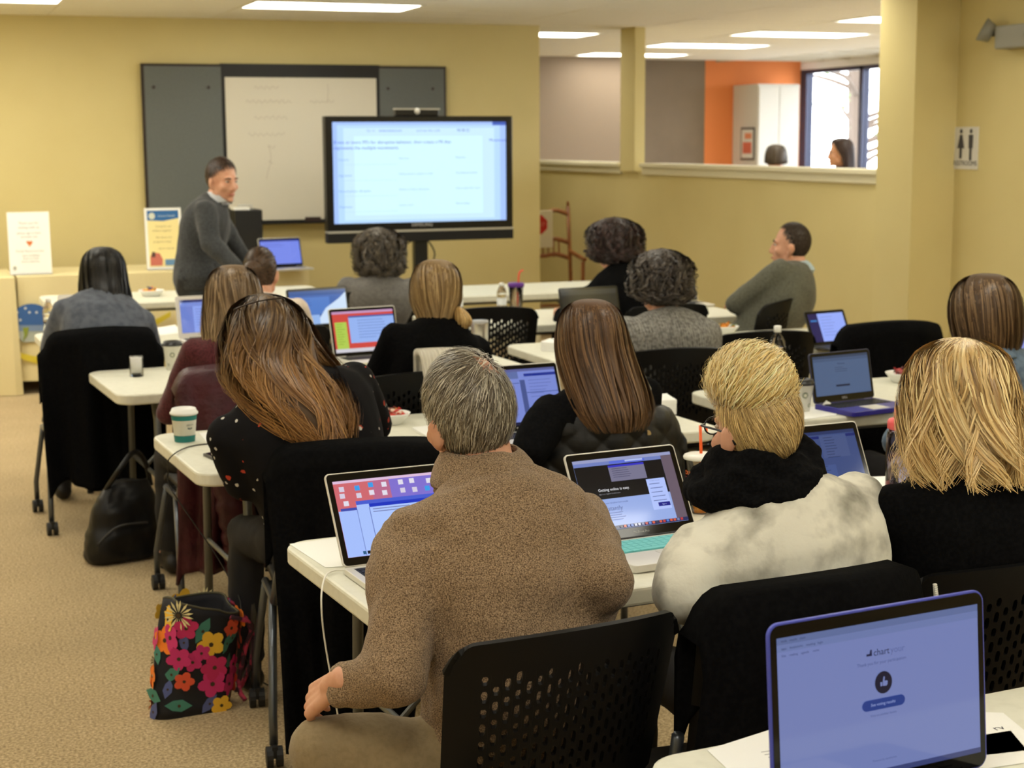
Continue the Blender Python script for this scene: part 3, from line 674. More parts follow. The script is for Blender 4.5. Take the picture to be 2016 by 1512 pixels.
def hair_short(P, n=4000, K=5, length=0.035, width=0.0022, cols=None, lift=0.25, mask=None, whorl=(0, -0.06, 0.11), scale=1.03, base_col=None, seed=3, base=True, sweep=None, rad=(0.075, 0.095, 0.100), cen=(0, -0.010, 0.018), curl=0.0, lenf=None, stip=0.012, name='hair', gap=None):
    """short hair lying on the skull; mask(p)->bool in head coordinates"""
    rng = np.random.RandomState(seed); k = P['k']; rad = np.array(rad); cen = np.array(cen)
    d = rng.normal(size=(n * 4, 3)); d /= np.linalg.norm(d, axis=1, keepdims=True); p = d * rad * scale + cen
    keep = np.array([mask(q) for q in p]); p = p[keep][:n]; d = d[keep][:n]; S = len(p)
    nrm = (p - cen) / rad ** 2; nrm /= np.linalg.norm(nrm, axis=1, keepdims=True)
    wh = np.array(whorl); fl = p - wh
    if sweep is not None: fl = fl * 0.0 + np.array([sweep(q) for q in p])
    fl = fl + rng.normal(0, 0.012, fl.shape); fl -= nrm * np.sum(fl * nrm, axis=1, keepdims=True); fl /= (np.linalg.norm(fl, axis=1, keepdims=True) + 1e-9)
    s = np.linspace(0, 1, K); L = length * rng.uniform(0.6, 1.25, S)
    if lenf is not None: L = L * np.array([lenf(q) for q in p])
    C = np.zeros((S, K, 3)); N = np.zeros((S, K, 3)); cur = p.copy()
    for j in range(K):
        C[:, j] = cur; nn = (cur - cen) / rad ** 2; nn /= np.linalg.norm(nn, axis=1, keepdims=True); N[:, j] = nn
        stp = fl - nn * np.sum(fl * nn, axis=1, keepdims=True); stp = unit_rows(stp) + nn * lift * (1 - s[j] * 1.3) + rng.normal(0, 0.08, (S, 3)); cur = cur + unit_rows(stp) * (L / (K - 1))[:, None]
    if curl:
        a = rng.uniform(0, 6.28, S)[:, None] + 2.2 * 6.28 * s[None, :]; side = np.cross(N, np.roll(N, 1, axis=1) + np.array([.1, .2, .3])); C = C + curl * s[None, :, None] * (np.cos(a)[..., None] * N + np.sin(a)[..., None] * side * 3)
    Cw = (C * k) @ P['Rh'].T + P['H']; Nw = N @ P['Rh'].T
    A = pal(cols); cc = A[rng.randint(0, len(A), S)][:, None, :] * rng.uniform(0.75, 1.25, S)[:, None, None] * np.ones((1, K, 1))
    wd = width * (1 - 0.6 * s)[None, :] * rng.uniform(0.7, 1.3, S)[:, None]
    if base:
        vs = []; fs = []; nu, nv = 44, 26; ok = {}
        for i in range(nv + 1):
            t = math.pi * i / nv
            for j in range(nu):
                a = 2 * math.pi * j / nu; q = np.array([math.sin(t) * math.cos(a), math.sin(t) * math.sin(a), math.cos(t)]) * rad * (scale + 0.005) + cen
                ok[i * nu + j] = mask(q); vs.append(tuple(P['Rh'] @ (q * k) + P['H'] - P['off']))
        for i in range(nv):
            for j in range(nu):
                f = (i*nu+j, (i+1)*nu+j, (i+1)*nu+(j+1)%nu, i*nu+(j+1)%nu)
                if all(ok[x] for x in f) and (not gap or np.linalg.norm((np.array(vs[f[0]]) + P['off'] - P['H']) @ P['Rh'] / k - np.array(gap[0])) > gap[1]): fs.append(f)
        MB().add(vs, fs).build(name, mat('hair_base_%d' % seed, base_col, 0.7, spec=0.2), P['root'], smooth=True, solid=0.004)
    return ribbons('hair_strands', Cw, Nw, wd, np.clip(cc, 0, 1), P['root'], P['off'], M_HAIR)
def unit_rows(v): return v / (np.linalg.norm(v, axis=-1, keepdims=True) + 1e-9)
# ================================================================== CHAIRS in place
chair_under('c1', (1168, 1236), 0.885, 8, 'empty-backed black perforated chair under the man in the brown sweater')
chair_under('c2', (1650, 1184), 0.885, 6, 'black chair under the woman in tie-dye, wrapped in a black jacket')
chair_under('c3', (2040, 1110), 0.885, 2, 'black chair at the right picture edge behind the woman in black')
chair_under('c4', (712, 893), 0.885, -6, 'black chair of the woman in the floral top, hung with a black coat')
chair_under('c5', (1205, 832), 0.885, -2, 'black chair wrapped in the quilted vest')
put_chair('c10', (1.78, 5.93), 0, 'black perforated chair under the white puffer vest')
chair_under('cA', (205, 662), 0.885, 3, 'black chair under the long black coat of the woman with black hair')
put_chair('c6', (1.10, 5.99), 2, 'black chair hung with the maroon coat')
chair_under('c12', (1345, 686), 0.885, -6, 'black perforated chair behind the woman in the grey knit')
chair_under('cE', (1522, 652), 0.885, -8, 'empty black perforated chair behind the water bottle')
chair_under('cF', (1770, 655), 0.885, -6, 'black chair wrapped in a black coat next to the tablet')
chair_under('cG', (975, 605), 0.885, -10, 'empty black perforated chair right of the steel tumbler')
chair_under('c13', (1560, 588), 0.885, 40, 'black chair under the man in the grey sweater by the side wall')
put_chair('c9', (2.56, 9.22), -4, 'black chair under the person with curly grey hair and grey shirt')
put_chair('c14', (3.42, 4.62), 4, 'black chair under the woman in the denim shirt')
put_chair('c11', (3.72, 7.80), 0, 'black chair under the person in black with dark curls')
put_chair('c8', (1.60, 7.63), 4, 'black chair under the woman with the hair bun')
# ================================================================== PEOPLE
def fabric(name, col, col2=None, sc=120, lo=0.4, hi=0.65, rough=0.92, bump=('noise', 160, 0.25, 0.003), sheen=0.15):
    return mat(name, col, rough, spec=0.15, var=(sc, col2 or tuple(int(c * 0.85) for c in col), lo, hi), bump=bump, sheen=sheen)
F_BROWN = fabric('brown_fleece', (84, 66, 48), (176, 150, 120), 430, 0.36, 0.66, bump=('noise', 260, 0.7, 0.004))
F_TIE = fabric('tie_dye', (232, 230, 216), (116, 114, 102), 9.5, 0.46, 0.74, bump=('noise', 14, 0.35, 0.02))
F_BLACK = mat('black_knit', (10, 10, 11), 0.95, spec=0.06, var=(120, (17, 17, 18), 0.4, 0.65), bump=('noise', 160, 0.3, 0.003))
F_KHAKI = fabric('khaki_cotton', (142, 125, 96), (134, 117, 88), 90)
F_MAROON = fabric('maroon_knit', (88, 42, 46), (66, 30, 34), 120)
F_BLUEGREY = fabric('blue_grey_cotton', (96, 102, 114), (78, 84, 96), 30)
F_WHITE = fabric('white_cotton', (226, 212, 196), (208, 192, 176), 20)
F_GREY = fabric('grey_cotton', (116, 114, 112), (104, 102, 100), 60)
F_KNIT = fabric('grey_rib_knit', (158, 156, 150), (112, 110, 106), 75, 0.42, 0.6, bump=('wave', 26, 0.8, 0.012))
F_GREYMAN = fabric('grey_green_wool', (104, 104, 92), (88, 88, 78), 90)
F_DENIM = fabric('denim', (98, 116, 136), (78, 96, 118), 50)
F_CHAR = fabric('charcoal_wool', (66, 68, 70), (52, 54, 56), 90)
F_JEANS = fabric('navy_jeans', (34, 38, 52), (26, 30, 42), 60)
def floral():
    m = mat('dark_floral', (19, 18, 20), 0.9, spec=0.15, bump=('noise', 60, 0.15, 0.004)); nt = m.node_tree; b = nt.nodes['Principled BSDF']; tc = nt.nodes.new('ShaderNodeTexCoord')
    prev = None
    for sc, cut, col in ((23, 0.20, (186, 70, 50)), (29, 0.15, (200, 196, 188)), (17, 0.10, (140, 48, 40))):
        v = nt.nodes.new('ShaderNodeTexVoronoi'); v.inputs['Scale'].default_value = sc; mp = nt.nodes.new('ShaderNodeMapping'); mp.inputs['Location'].default_value = (sc, sc * 2, 1)
        n = nt.nodes.new('ShaderNodeTexNoise'); n.inputs['Scale'].default_value = 120
        ad = nt.nodes.new('ShaderNodeMath'); ad.operation = 'MULTIPLY_ADD'; ad.inputs[1].default_value = 0.25; nt.links.new(n.outputs['Fac'], ad.inputs[0]); nt.links.new(v.outputs['Distance'], ad.inputs[2])
        lt = nt.nodes.new('ShaderNodeMath'); lt.operation = 'LESS_THAN'; lt.inputs[1].default_value = cut + 0.125
        rnd = nt.nodes.new('ShaderNodeSeparateColor'); gt = nt.nodes.new('ShaderNodeMath'); gt.operation = 'GREATER_THAN'; gt.inputs[1].default_value = 0.50
        mu = nt.nodes.new('ShaderNodeMath'); mu.operation = 'MULTIPLY'; mx = nt.nodes.new('ShaderNodeMixRGB')
        nt.links.new(tc.outputs['Object'], mp.inputs[0]); nt.links.new(mp.outputs[0], v.inputs['Vector']); nt.links.new(tc.outputs['Object'], n.inputs['Vector'])
        nt.links.new(ad.outputs[0], lt.inputs[0]); nt.links.new(v.outputs['Color'], rnd.inputs[0]); nt.links.new(rnd.outputs[0], gt.inputs[0]); nt.links.new(lt.outputs[0], mu.inputs[0]); nt.links.new(gt.outputs[0], mu.inputs[1])
        nt.links.new(mu.outputs[0], mx.inputs[0]); mx.inputs[2].default_value = lin(col) + (1,)
        if prev is None: mx.inputs[1].default_value = lin((19, 18, 20)) + (1,)
        else: nt.links.new(prev.outputs[0], mx.inputs[1])
        prev = mx
    nt.links.new(prev.outputs[0], b.inputs['Base Color']); return m
F_FLORAL = floral()
rad = math.radians
def at_z(px, z): return atz(px[0], px[1], z)
# ---- 1: man in the brown sweater
H1 = atd(922, 812, 3.2)
lk = atd(640, 1478, 3.02); la = lk + np.array([0.02, 0.02, 0]); la[2] = 0.09
rk = np.array([1.20, 3.22, 0.55]); ra = np.array([1.22, 3.24, 0.09])
P1 = person('grey-haired man in a brown fleece sweater, left hand on his knee', H1, yaw=rad(8), hyaw=rad(4), hpitch=rad(-4), hroll=rad(-9), hip=(1.05, 2.80, 0.54), k=1.03, w=1.06, top=F_BROWN, pants=F_KHAKI, vox=0.011,
            armL=(atd(772, 1335, 2.93), atd(660, 1348, 2.97)), armR=(atd(1178, 1150, 3.05), atd(1140, 1120, 3.38)), legs=[(lk, la), (rk, ra)], belly=0.02, fold=(0.020, 9, (0.8, 0.8, 1.1)), round_=0.06, bulk=0.016,
            handL=dict(y=unit(atd(606, 1388, 3.04) - atd(660, 1348, 2.97)), z=(-0.45, -0.45, 0.75), curl=(0.45, 0.5, 0.35), thumb=0.2))
# ---- 2: tie-dye
P2 = person('woman in a pale tie-dye sweater and black scarf with short blonde swept hair', atd(1487, 838, 3.3), yaw=rad(2), hyaw=rad(10), hpitch=rad(-3), hip=(1.70, 2.90, 0.54), k=0.97, w=1.12, top=F_TIE, neck_cut=1, vox=0.011, armL=(atd(1345, 1170, 3.15), atd(1385, 1150, 3.5)), armR=(atd(1680, 1120, 3.35), atd(1650, 1060, 3.6)), fold=(0.012, 9), round_=0.07, bulk=0.018)
# ---- 3: blonde in black
P3 = person('woman in black with shoulder-length blonde hair at the right edge', atd(1885, 787, 3.4), yaw=rad(0), hyaw=rad(6), hip='c3', k=0.96, w=1.15, top=F_BLACK, vox=0.012, armL=(atd(1790, 1130, 3.45), atd(1765, 1020, 3.75)), handL=dict(y=(-0.35, 0.9, -0.15), z=(0, 0, 1), curl=(0.3, 0.35, 0.3)), round_=0.07)
# ---- 4: floral top
P4 = person('woman in a dark floral top with long brown hair, glasses on her head', atd(528, 672, 4.72), yaw=rad(12), hyaw=rad(0), hpitch=rad(-22), hip='c4', k=0.97, w=1.25, top=F_FLORAL, top_name='blouse', sleeve=0.42, vox=0.012, armL=(atd(490, 960, 4.65), atd(520, 925, 4.95)), armR=(atd(738, 850, 4.95), atd(690, 880, 5.1)), round_=0.03, fold=(0.008, 8), belly=0.02)
# ---- 5: straight brown hair
P5 = person('woman with long straight brown hair, white glasses and a black cardigan', atd(1160, 668, 4.95), yaw=rad(6), hyaw=rad(4), hip='c5', k=0.96, w=1.0, top=F_BLACK, top_name='cardigan', vox=0.013, armL=(atd(1040, 890, 4.75), atd(1060, 870, 5.05)), round_=0.06)
P6 = person('woman in maroon with long light brown hair beside the maroon coat', atd(458, 585, 6.0), yaw=rad(6), hyaw=rad(8), hip='c6', k=0.95, w=1.0, top=F_MAROON, vox=0.014)
P7 = person('woman with long straight black hair in a blue-grey shirt', atd(203, 535, 7.7), yaw=rad(0), hip='cA', k=0.96, w=1.1, top=F_BLUEGREY, top_name='shirt', sleeve=0.42, skin=SKIN_TAN, vox=0.016)
P8 = person('woman with a brown hair bun in a white blouse', atd(513, 535, 7.7), yaw=rad(-6), hyaw=rad(-14), hip='c8', k=0.96, w=1.0, top=F_WHITE, top_name='blouse', vox=0.016)
P9 = person('person with curly dark grey hair in a grey shirt in front of the screen', atd(746, 500, 9.4), yaw=rad(-4), hip='c9', k=1.0, w=1.12, top=F_GREY, top_name='shirt', vox=0.017)
P10 = person('woman with a low blonde ponytail in a black sweater', atd(857, 572, 6.15), yaw=rad(2), hyaw=rad(6), hip='c10', k=0.95, w=1.02, top=F_BLACK, vox=0.014)
P11 = person('person in black with dark reddish curls by the side wall', atd(1208, 487, 8.8), yaw=rad(4), hip='c11', k=1.02, w=1.35, top=F_BLACK, vox=0.017)
P12 = person('woman in a grey ribbed knit sweater with dark curly hair', atd(1300, 560, 6.9), yaw=rad(4), hip='c12', k=0.98, w=1.2, top=F_KNIT, vox=0.014, bulk=0.02)
H13 = atd(1557, 481, 8.8)
P13 = person('man in a grey-green sweater with folded arms looking left', H13, yaw=rad(38), hyaw=rad(20), hpitch=rad(4), hip='c13', k=1.0, w=1.05, top=F_GREYMAN, vox=0.014, armL=(atd(1448, 598, 8.72), atd(1500, 590, 8.86)), armR=(atd(1535, 600, 9.0), atd(1480, 585, 8.95)))
P14 = person('woman with a brown bob in a denim shirt at the right edge', atd(1935, 618, 5.4), yaw=rad(4), hip='c14', k=0.97, w=1.15, top=F_DENIM, top_name='shirt', vox=0.014, armL=(atd(1770, 870, 5.2), atd(1800, 830, 5.5)))
H15 = atd(437, 352, 9.4); T15 = rad(-112); f15 = rotz(T15) @ np.array([0, 1.0, 0]); r15 = rotz(T15) @ np.array([1.0, 0, 0])
hp15 = atd(392, 560, 9.45); 
P15 = person('standing man in a charcoal sweater leaning on the front table and looking aside', H15, yaw=T15, hyaw=rad(-38), hpitch=rad(-6), hip=(hp15[0], hp15[1], 0.93), k=1.02, w=1.0, top=F_CHAR, pants=mat('dark_slacks', (38, 40, 42), 0.85), vox=0.014, round_=0.03, face=True,
             legs=[(hp15 * np.array([1, 1, 0]) - r15 * 0.1 + f15 * 0.05 + np.array([0, 0, 0.5]), hp15 * np.array([1, 1, 0]) - r15 * 0.12 + np.array([0, 0, 0.09])), (hp15 * np.array([1, 1, 0]) + r15 * 0.1 + f15 * 0.05 + np.array([0, 0, 0.5]), hp15 * np.array([1, 1, 0]) + r15 * 0.12 + np.array([0, 0, 0.09]))],
             armL=(atd(455, 470, 9.65), atd(490, 520, 9.6)), armR=(atd(415, 480, 9.2), atd(468, 528, 9.15)), group='people standing')
# ================================================================== HAIR
GREY = [(150, 142, 126), (112, 102, 88), (190, 183, 166), (88, 78, 64), (132, 124, 108)]
def m1(p):
    if p[1] > 0.0 and p[2] < 0.015 + 1.0 * p[1]: return False
    if p[1] > -0.02 and p[2] < 0.0 - 0.2 * p[1]: return False
    if p[2] < -0.068: return False
    d = np.array(p) - np.array([0.030, -0.060, 0.096])
    return not (d @ d < 0.030 ** 2 and (abs(p[0]) * 7919 + abs(p[1]) * 6101) % 0.01 < 0.0076)
hair_short(P1, n=9000, K=6, length=0.040, width=0.0024, cols=GREY, lift=0.30, mask=m1, whorl=(0.030, -0.060, 0.104), base_col=(112, 103, 90), seed=31, scale=1.045, gap=((0.030, -0.060, 0.100), 0.032))
def m2(p): return not (p[1] > 0.0 and p[2] < 0.015 + 1.0 * p[1]) and not (p[1] > -0.015 and p[2] < -0.005 - 0.15 * p[1]) and p[2] > -0.085
hair_short(P2, n=7000, K=6, length=0.042, width=0.0026, cols=[(214, 184, 122), (190, 160, 104), (228, 200, 140), (160, 132, 86)], lift=0.22, mask=m2, base_col=(172, 144, 92), seed=32, scale=1.05, sweep=lambda p: np.array([0.5, -0.3, -1.0]))
def m2t(p): return p[2] > 0.035 + 0.25 * p[1] * 0
hair_short(P2, n=6500, K=9, length=0.082, width=0.0030, cols=[(250, 230, 172), (240, 214, 148), (254, 238, 190), (222, 192, 124)], lift=0.5, mask=m2t, base_col=(224, 196, 130), seed=33, scale=1.0, rad=(0.068, 0.088, 0.072), cen=(-0.010, 0.004, 0.086), sweep=lambda p: np.array([1.0, -0.35, 0.8 - 14 * (p[0] + 0.03)]), curl=0.004, name='hair_top')
BLONDE = [(226, 194, 134), (242, 218, 162), (204, 170, 112), (232, 204, 148), (166, 132, 84)]
hair_env(P3, [(0.135, 0, -0.01, 0.004, 0.004, 0), (0.130, 0, -0.012, 0.040, 0.05, 5), (0.105, 0, -0.012, 0.078, 0.088, 30), (0.05, 0, -0.012, 0.098, 0.112, 50), (-0.01, 0.002, -0.015, 0.108, 0.118, 62), (-0.07, 0.010, -0.03, 0.126, 0.125, 70), (-0.12, 0.020, -0.045, 0.148, 0.132, 80), (-0.165, 0.026, -0.055, 0.148, 0.125, 90)],
         n=5200, K=16, width=0.0038, cols=BLONDE, tips=[(236, 202, 138), (246, 218, 158), (206, 168, 104)], wave=(0.026, 1.25), loose=0.11, base_col=(160, 126, 78), seed=41, flare=0.22, clump=15, curl=0.006, curl_f=1.3)
hair_env(P4, [(0.140, 0.0, 0.03, 0.004, 0.004, 0), (0.132, 0.0, 0.02, 0.045, 0.055, 5), (0.10, 0, 0.01, 0.085, 0.098, 30), (0.04, 0.002, 0.0, 0.112, 0.118, 55), (-0.03, 0.010, -0.01, 0.132, 0.118, 75), (-0.11, 0.020, -0.085, 0.150, 0.140, 90), (-0.19, 0.030, -0.165, 0.130, 0.135, 105), (-0.270, 0.040, -0.22, 0.085, 0.11, 120)],
         n=4600, K=16, width=0.0040, cols=[(96, 74, 50), (78, 58, 38), (116, 92, 62), (64, 46, 30)], tips=[(176, 124, 66), (150, 104, 56), (120, 82, 46), (192, 142, 82)], wave=(0.028, 1.5), loose=0.14, base_col=(66, 48, 30), seed=42, flare=0.2, tip_from=0.35, clump=15, curl=0.006, curl_f=1.6, end=(0.6, 1.0))
hair_env(P5, [(0.130, 0.0, -0.01, 0.004, 0.004, 0), (0.124, 0, -0.012, 0.045, 0.05, 5), (0.098, 0, -0.012, 0.082, 0.092, 35), (0.045, 0, -0.012, 0.104, 0.112, 58), (-0.02, 0.004, -0.016, 0.117, 0.116, 72), (-0.09, 0.012, -0.035, 0.128, 0.118, 85), (-0.16, 0.02, -0.065, 0.138, 0.115, 98), (-0.22, 0.02, -0.095, 0.135, 0.11, 108), (-0.275, 0.022, -0.11, 0.11, 0.09, 118)],
         n=4200, K=14, width=0.0034, cols=[(108, 78, 50), (86, 60, 38), (128, 96, 64), (72, 50, 32)], wave=(0.005, 1.0), loose=0.05, base_col=(70, 48, 30), seed=43, flare=0.12, clump=30)
hair_env(P6, [(0.128, 0.0, -0.01, 0.004, 0.004, 0), (0.122, 0, -0.012, 0.045, 0.05, 5), (0.095, 0, -0.012, 0.08, 0.09, 35), (0.04, 0, -0.012, 0.1, 0.108, 58), (-0.03, 0.0, -0.016, 0.108, 0.11, 70), (-0.10, -0.006, -0.03, 0.115, 0.11, 85), (-0.16, -0.012, -0.045, 0.115, 0.105, 95), (-0.215, -0.01, -0.055, 0.10, 0.09, 100)],
         n=2400, K=12, width=0.0042, cols=[(132, 108, 80), (112, 90, 64), (152, 128, 98), (94, 74, 52)], tips=[(196, 168, 124), (168, 140, 100), (140, 112, 78)], wave=(0.012, 1.3), loose=0.07, base_col=(96, 76, 54), seed=44, flare=0.15, clump=18)
hair_env(P7, [(0.125, 0.0, -0.01, 0.004, 0.004, 0), (0.12, 0, -0.012, 0.045, 0.05, 5), (0.09, 0, -0.012, 0.085, 0.092, 35), (0.04, 0, -0.012, 0.106, 0.108, 58), (-0.05, 0.0, -0.016, 0.116, 0.11, 75), (-0.13, 0.0, -0.075, 0.122, 0.12, 90), (-0.18, 0.002, -0.13, 0.116, 0.12, 100), (-0.25, 0.008, -0.19, 0.07, 0.10, 115)],
         n=2000, K=12, width=0.0045, cols=[(16, 15, 16), (24, 22, 23), (12, 11, 12)], tips=[(26, 20, 18), (92, 60, 44), (66, 42, 32)], tip_from=0.8, wave=(0.003, 1.0), loose=0.04, base_col=(12, 11, 12), seed=45, clump=20)
BUNC = [(76, 56, 40), (60, 44, 32), (96, 72, 52)]
def m8(p): return not (p[1] > 0.0 and p[2] < 0.015 + 1.0 * p[1]) and not (p[1] > -0.01 and p[2] < -0.0 - 0.2 * p[1]) and p[2] > -0.075
hair_short(P8, n=2200, K=6, length=0.06, width=0.004, cols=BUNC, lift=0.02, mask=m8, base_col=(60, 44, 32), seed=46, scale=1.07, sweep=lambda p: np.array([-0.025, -0.105, 0.03]) - p)
def bun(P, c, r, cols, seed, n=500):
    rng = np.random.RandomState(seed); K = 12; a0 = rng.uniform(0, 6.28, n); ph = np.arccos(rng.uniform(-1, 1, n)); s = np.linspace(0, 1, K)[None, :]
    a = a0[:, None] + 2.6 * s; t = ph[:, None] + 0.5 * np.sin(a0)[:, None] * s
    N = np.stack([np.sin(t) * np.cos(a), np.cos(t) * np.ones_like(a), np.sin(t) * np.sin(a)], -1); C = np.array(c) + N * r * (1 + 0.08 * np.sin(3 * a)[..., None])
    A = pal(cols); cc = A[rng.randint(0, len(A), n)][:, None, :] * rng.uniform(.8, 1.25, n)[:, None, None] * np.ones((1, K, 1))
    MB().ell(tuple(P['Rh'] @ (np.array(c) * P['k']) + P['H'] - P['off']), (r * .97, r * .97, r * .97), 14, 10).build('hair_bun', mat('bun_base', cols[0], 0.6), P['root'], smooth=True)
    ribbons('hair_strands', (C * P['k']) @ P['Rh'].T + P['H'], N @ P['Rh'].T, np.full((n, K), 0.004), np.clip(cc, 0, 1), P['root'], P['off'], M_HAIR)
bun(P8, (-0.022, -0.108, 0.022), 0.042, BUNC, 47)
def curly(P, rx, ry, ztop, zbot, cols, base, seed, n=2200, op=60, curl=0.013, cx=0.0):
    hair_env(P, [(ztop, cx, -0.01, 0.004, 0.004, 0), (ztop - 0.008, cx, -0.012, rx * 0.45, ry * 0.45, 5), (ztop - 0.04, cx, -0.012, rx * 0.82, ry * 0.85, 35), (ztop - 0.09, cx, -0.012, rx, ry, op), ((ztop - 0.09) * 0.45 + zbot * 0.55, cx, -0.014, rx * 0.99, ry * 0.97, op + 10), (zbot + 0.03, cx, -0.02, rx * 0.86, ry * 0.85, op + 25), (zbot, cx, -0.02, rx * 0.62, ry * 0.7, op + 40)],
             n=n, K=18, width=0.006, cols=cols, wave=(0.026, 2.2), curl=curl, loose=0.14, base_col=base, seed=seed, start=(0, 0.75), end=(0.3, 1.0), clump=20, curl_f=3.0, base_scale=0.90, base_noise=0.16, flare=0.08)
curly(P9, 0.125, 0.125, 0.148, -0.135, [(78, 70, 60), (56, 50, 44), (104, 94, 82), (66, 58, 50)], (46, 40, 36), 48)
curly(P11, 0.130, 0.125, 0.155, -0.085, [(48, 33, 31), (32, 22, 22), (66, 45, 42)], (26, 18, 18), 49)
curly(P12, 0.118, 0.12, 0.150, -0.085, [(62, 54, 50), (44, 37, 34), (88, 80, 74)], (36, 30, 28), 50)
hair_env(P10, [(0.126, 0.0, -0.01, 0.004, 0.004, 0), (0.12, 0, -0.012, 0.045, 0.05, 5), (0.092, 0, -0.012, 0.08, 0.092, 35), (0.04, 0, -0.012, 0.098, 0.108, 58), (-0.03, -0.004, -0.016, 0.098, 0.105, 75), (-0.08, -0.008, -0.022, 0.085, 0.09, 90), (-0.13, -0.012, -0.03, 0.072, 0.07, 105), (-0.165, -0.02, -0.03, 0.05, 0.05, 115)],
         n=2200, K=12, width=0.004, cols=[(154, 126, 84), (174, 146, 102), (126, 100, 64), (140, 112, 74)], wave=(0.006, 1.1), loose=0.05, base_col=(112, 88, 56), seed=51, clump=24)
hair_env(P10, [(-0.06, 0.065, -0.09, 0.006, 0.006, 0), (-0.075, 0.070, -0.1, 0.018, 0.018, 0), (-0.10, 0.078, -0.105, 0.027, 0.025, 0), (-0.125, 0.082, -0.105, 0.028, 0.025, 0), (-0.15, 0.084, -0.1, 0.012, 0.012, 0)], n=420, K=8, width=0.004, cols=[(196, 160, 100), (176, 140, 84), (212, 180, 122)], base_col=(150, 118, 70), seed=52, name='ponytail', clump=8, loose=0.25, base_scale=0.75)
BOB = [(98, 74, 50), (76, 56, 38), (128, 102, 72), (62, 44, 30), (112, 88, 60)]
hair_env(P14, [(0.140, 0.01, -0.005, 0.004, 0.004, 0), (0.134, 0.005, -0.01, 0.05, 0.055, 5), (0.105, 0, -0.012, 0.090, 0.096, 35), (0.05, 0, -0.012, 0.114, 0.118, 55), (-0.02, 0.002, -0.015, 0.120, 0.122, 65), (-0.09, 0.008, -0.02, 0.114, 0.112, 72), (-0.14, 0.016, -0.02, 0.09, 0.09, 80)],
         n=3000, K=12, width=0.0036, cols=BOB, wave=(0.004, 1.0), loose=0.05, base_col=(60, 43, 29), seed=53, clump=30)
def m13(p): return not (p[1] > 0.0 and p[2] < 0.02 + 1.5 * p[1]) and not (p[1] > -0.015 and p[2] < -0.0 - 0.2 * p[1]) and p[2] > -0.072
hair_short(P13, n=2200, K=5, length=0.022, width=0.0035, cols=[(66, 56, 48), (48, 40, 35), (84, 74, 66)], lift=0.12, mask=m13, base_col=(54, 45, 39), seed=54, scale=1.04)
def m15(p): return not (p[1] > 0.0 and p[2] < 0.015 + 1.0 * p[1]) and not (p[1] > -0.02 and p[2] < 0.0 - 0.2 * p[1]) and p[2] > -0.07
hair_short(P15, n=2000, K=5, length=0.024, width=0.004, cols=[(62, 44, 32), (46, 32, 24), (80, 58, 42)], lift=0.3, mask=m15, base_col=(48, 34, 25), seed=55, scale=1.05)
# ================================================================== LAPTOPS
def glow(col, s=1.0):
    return mat('glow_%d_%d_%d_%d' % (col + (int(s * 100),)), (6, 6, 8), 0.07, spec=0.5, emit=(col, s))
def poly_map(mb, poly, o0, o1, f, mi=0):
    n = len(poly); vs = [f(x, y, o0) for x, y in poly] + [f(x, y, o1) for x, y in poly]
    mb.add(vs, [tuple(range(n-1,-1,-1)), tuple(range(n, 2*n))] + [(k, (k+1)%n, n+(k+1)%n, n+k) for k in range(n)], mi)
def screen_mesh(name, f, x0, y0, x1, y1, items, parent, o=0.0012, dim=1.0):
    """flat lit picture: items ('r',u0,v0,u1,v1,col) ('t',u,v,size,text,col[,align]) ('p',[(u,v)..],col) painted in order"""
    mb = MB(); mats = []; idx = {}
    W, Hh = x1 - x0, y1 - y0
    def mi(c):
        if c not in idx: idx[c] = len(mats); mats.append(glow(c, dim))
        return idx[c]
    lay = 0
    for it in items:
        oo = o + lay * 0.00012; lay += 1
        if it[0] == 'r':
            _, a, b, c, d, col = it; poly = [(x0+a*W, y0+b*Hh), (x0+c*W, y0+b*Hh), (x0+c*W, y0+d*Hh), (x0+a*W, y0+d*Hh)]
            mb.add([f(x, y, oo) for x, y in poly], [(0, 1, 2, 3)], mi(col))
        elif it[0] == 'p':
            mb.add([f(x0+u*W, y0+v*Hh, oo) for u, v in it[1]], [tuple(range(len(it[1])))], mi(it[2]))
        else:
            _, u, v, sz, s, col = it[:6]; vs, fs = text_mesh(s, sz * Hh, it[6] if len(it) > 6 else 'LEFT')
            mb.add([f(x0+u*W+p[0], y0+v*Hh+p[1], oo) for p in vs], fs, mi(col))
    return mb.build(name, mats, parent)
M_ALU = mat('aluminium', (200, 199, 192), 0.35, metal=0.6)
M_ALUL = mat('light_aluminium', (216, 213, 204), 0.4, metal=0.25)
M_BEZ = mat('black_bezel', (8, 8, 9), 0.08, spec=0.5)
M_KEYB = mat('black_keys', (22, 22, 24), 0.5)
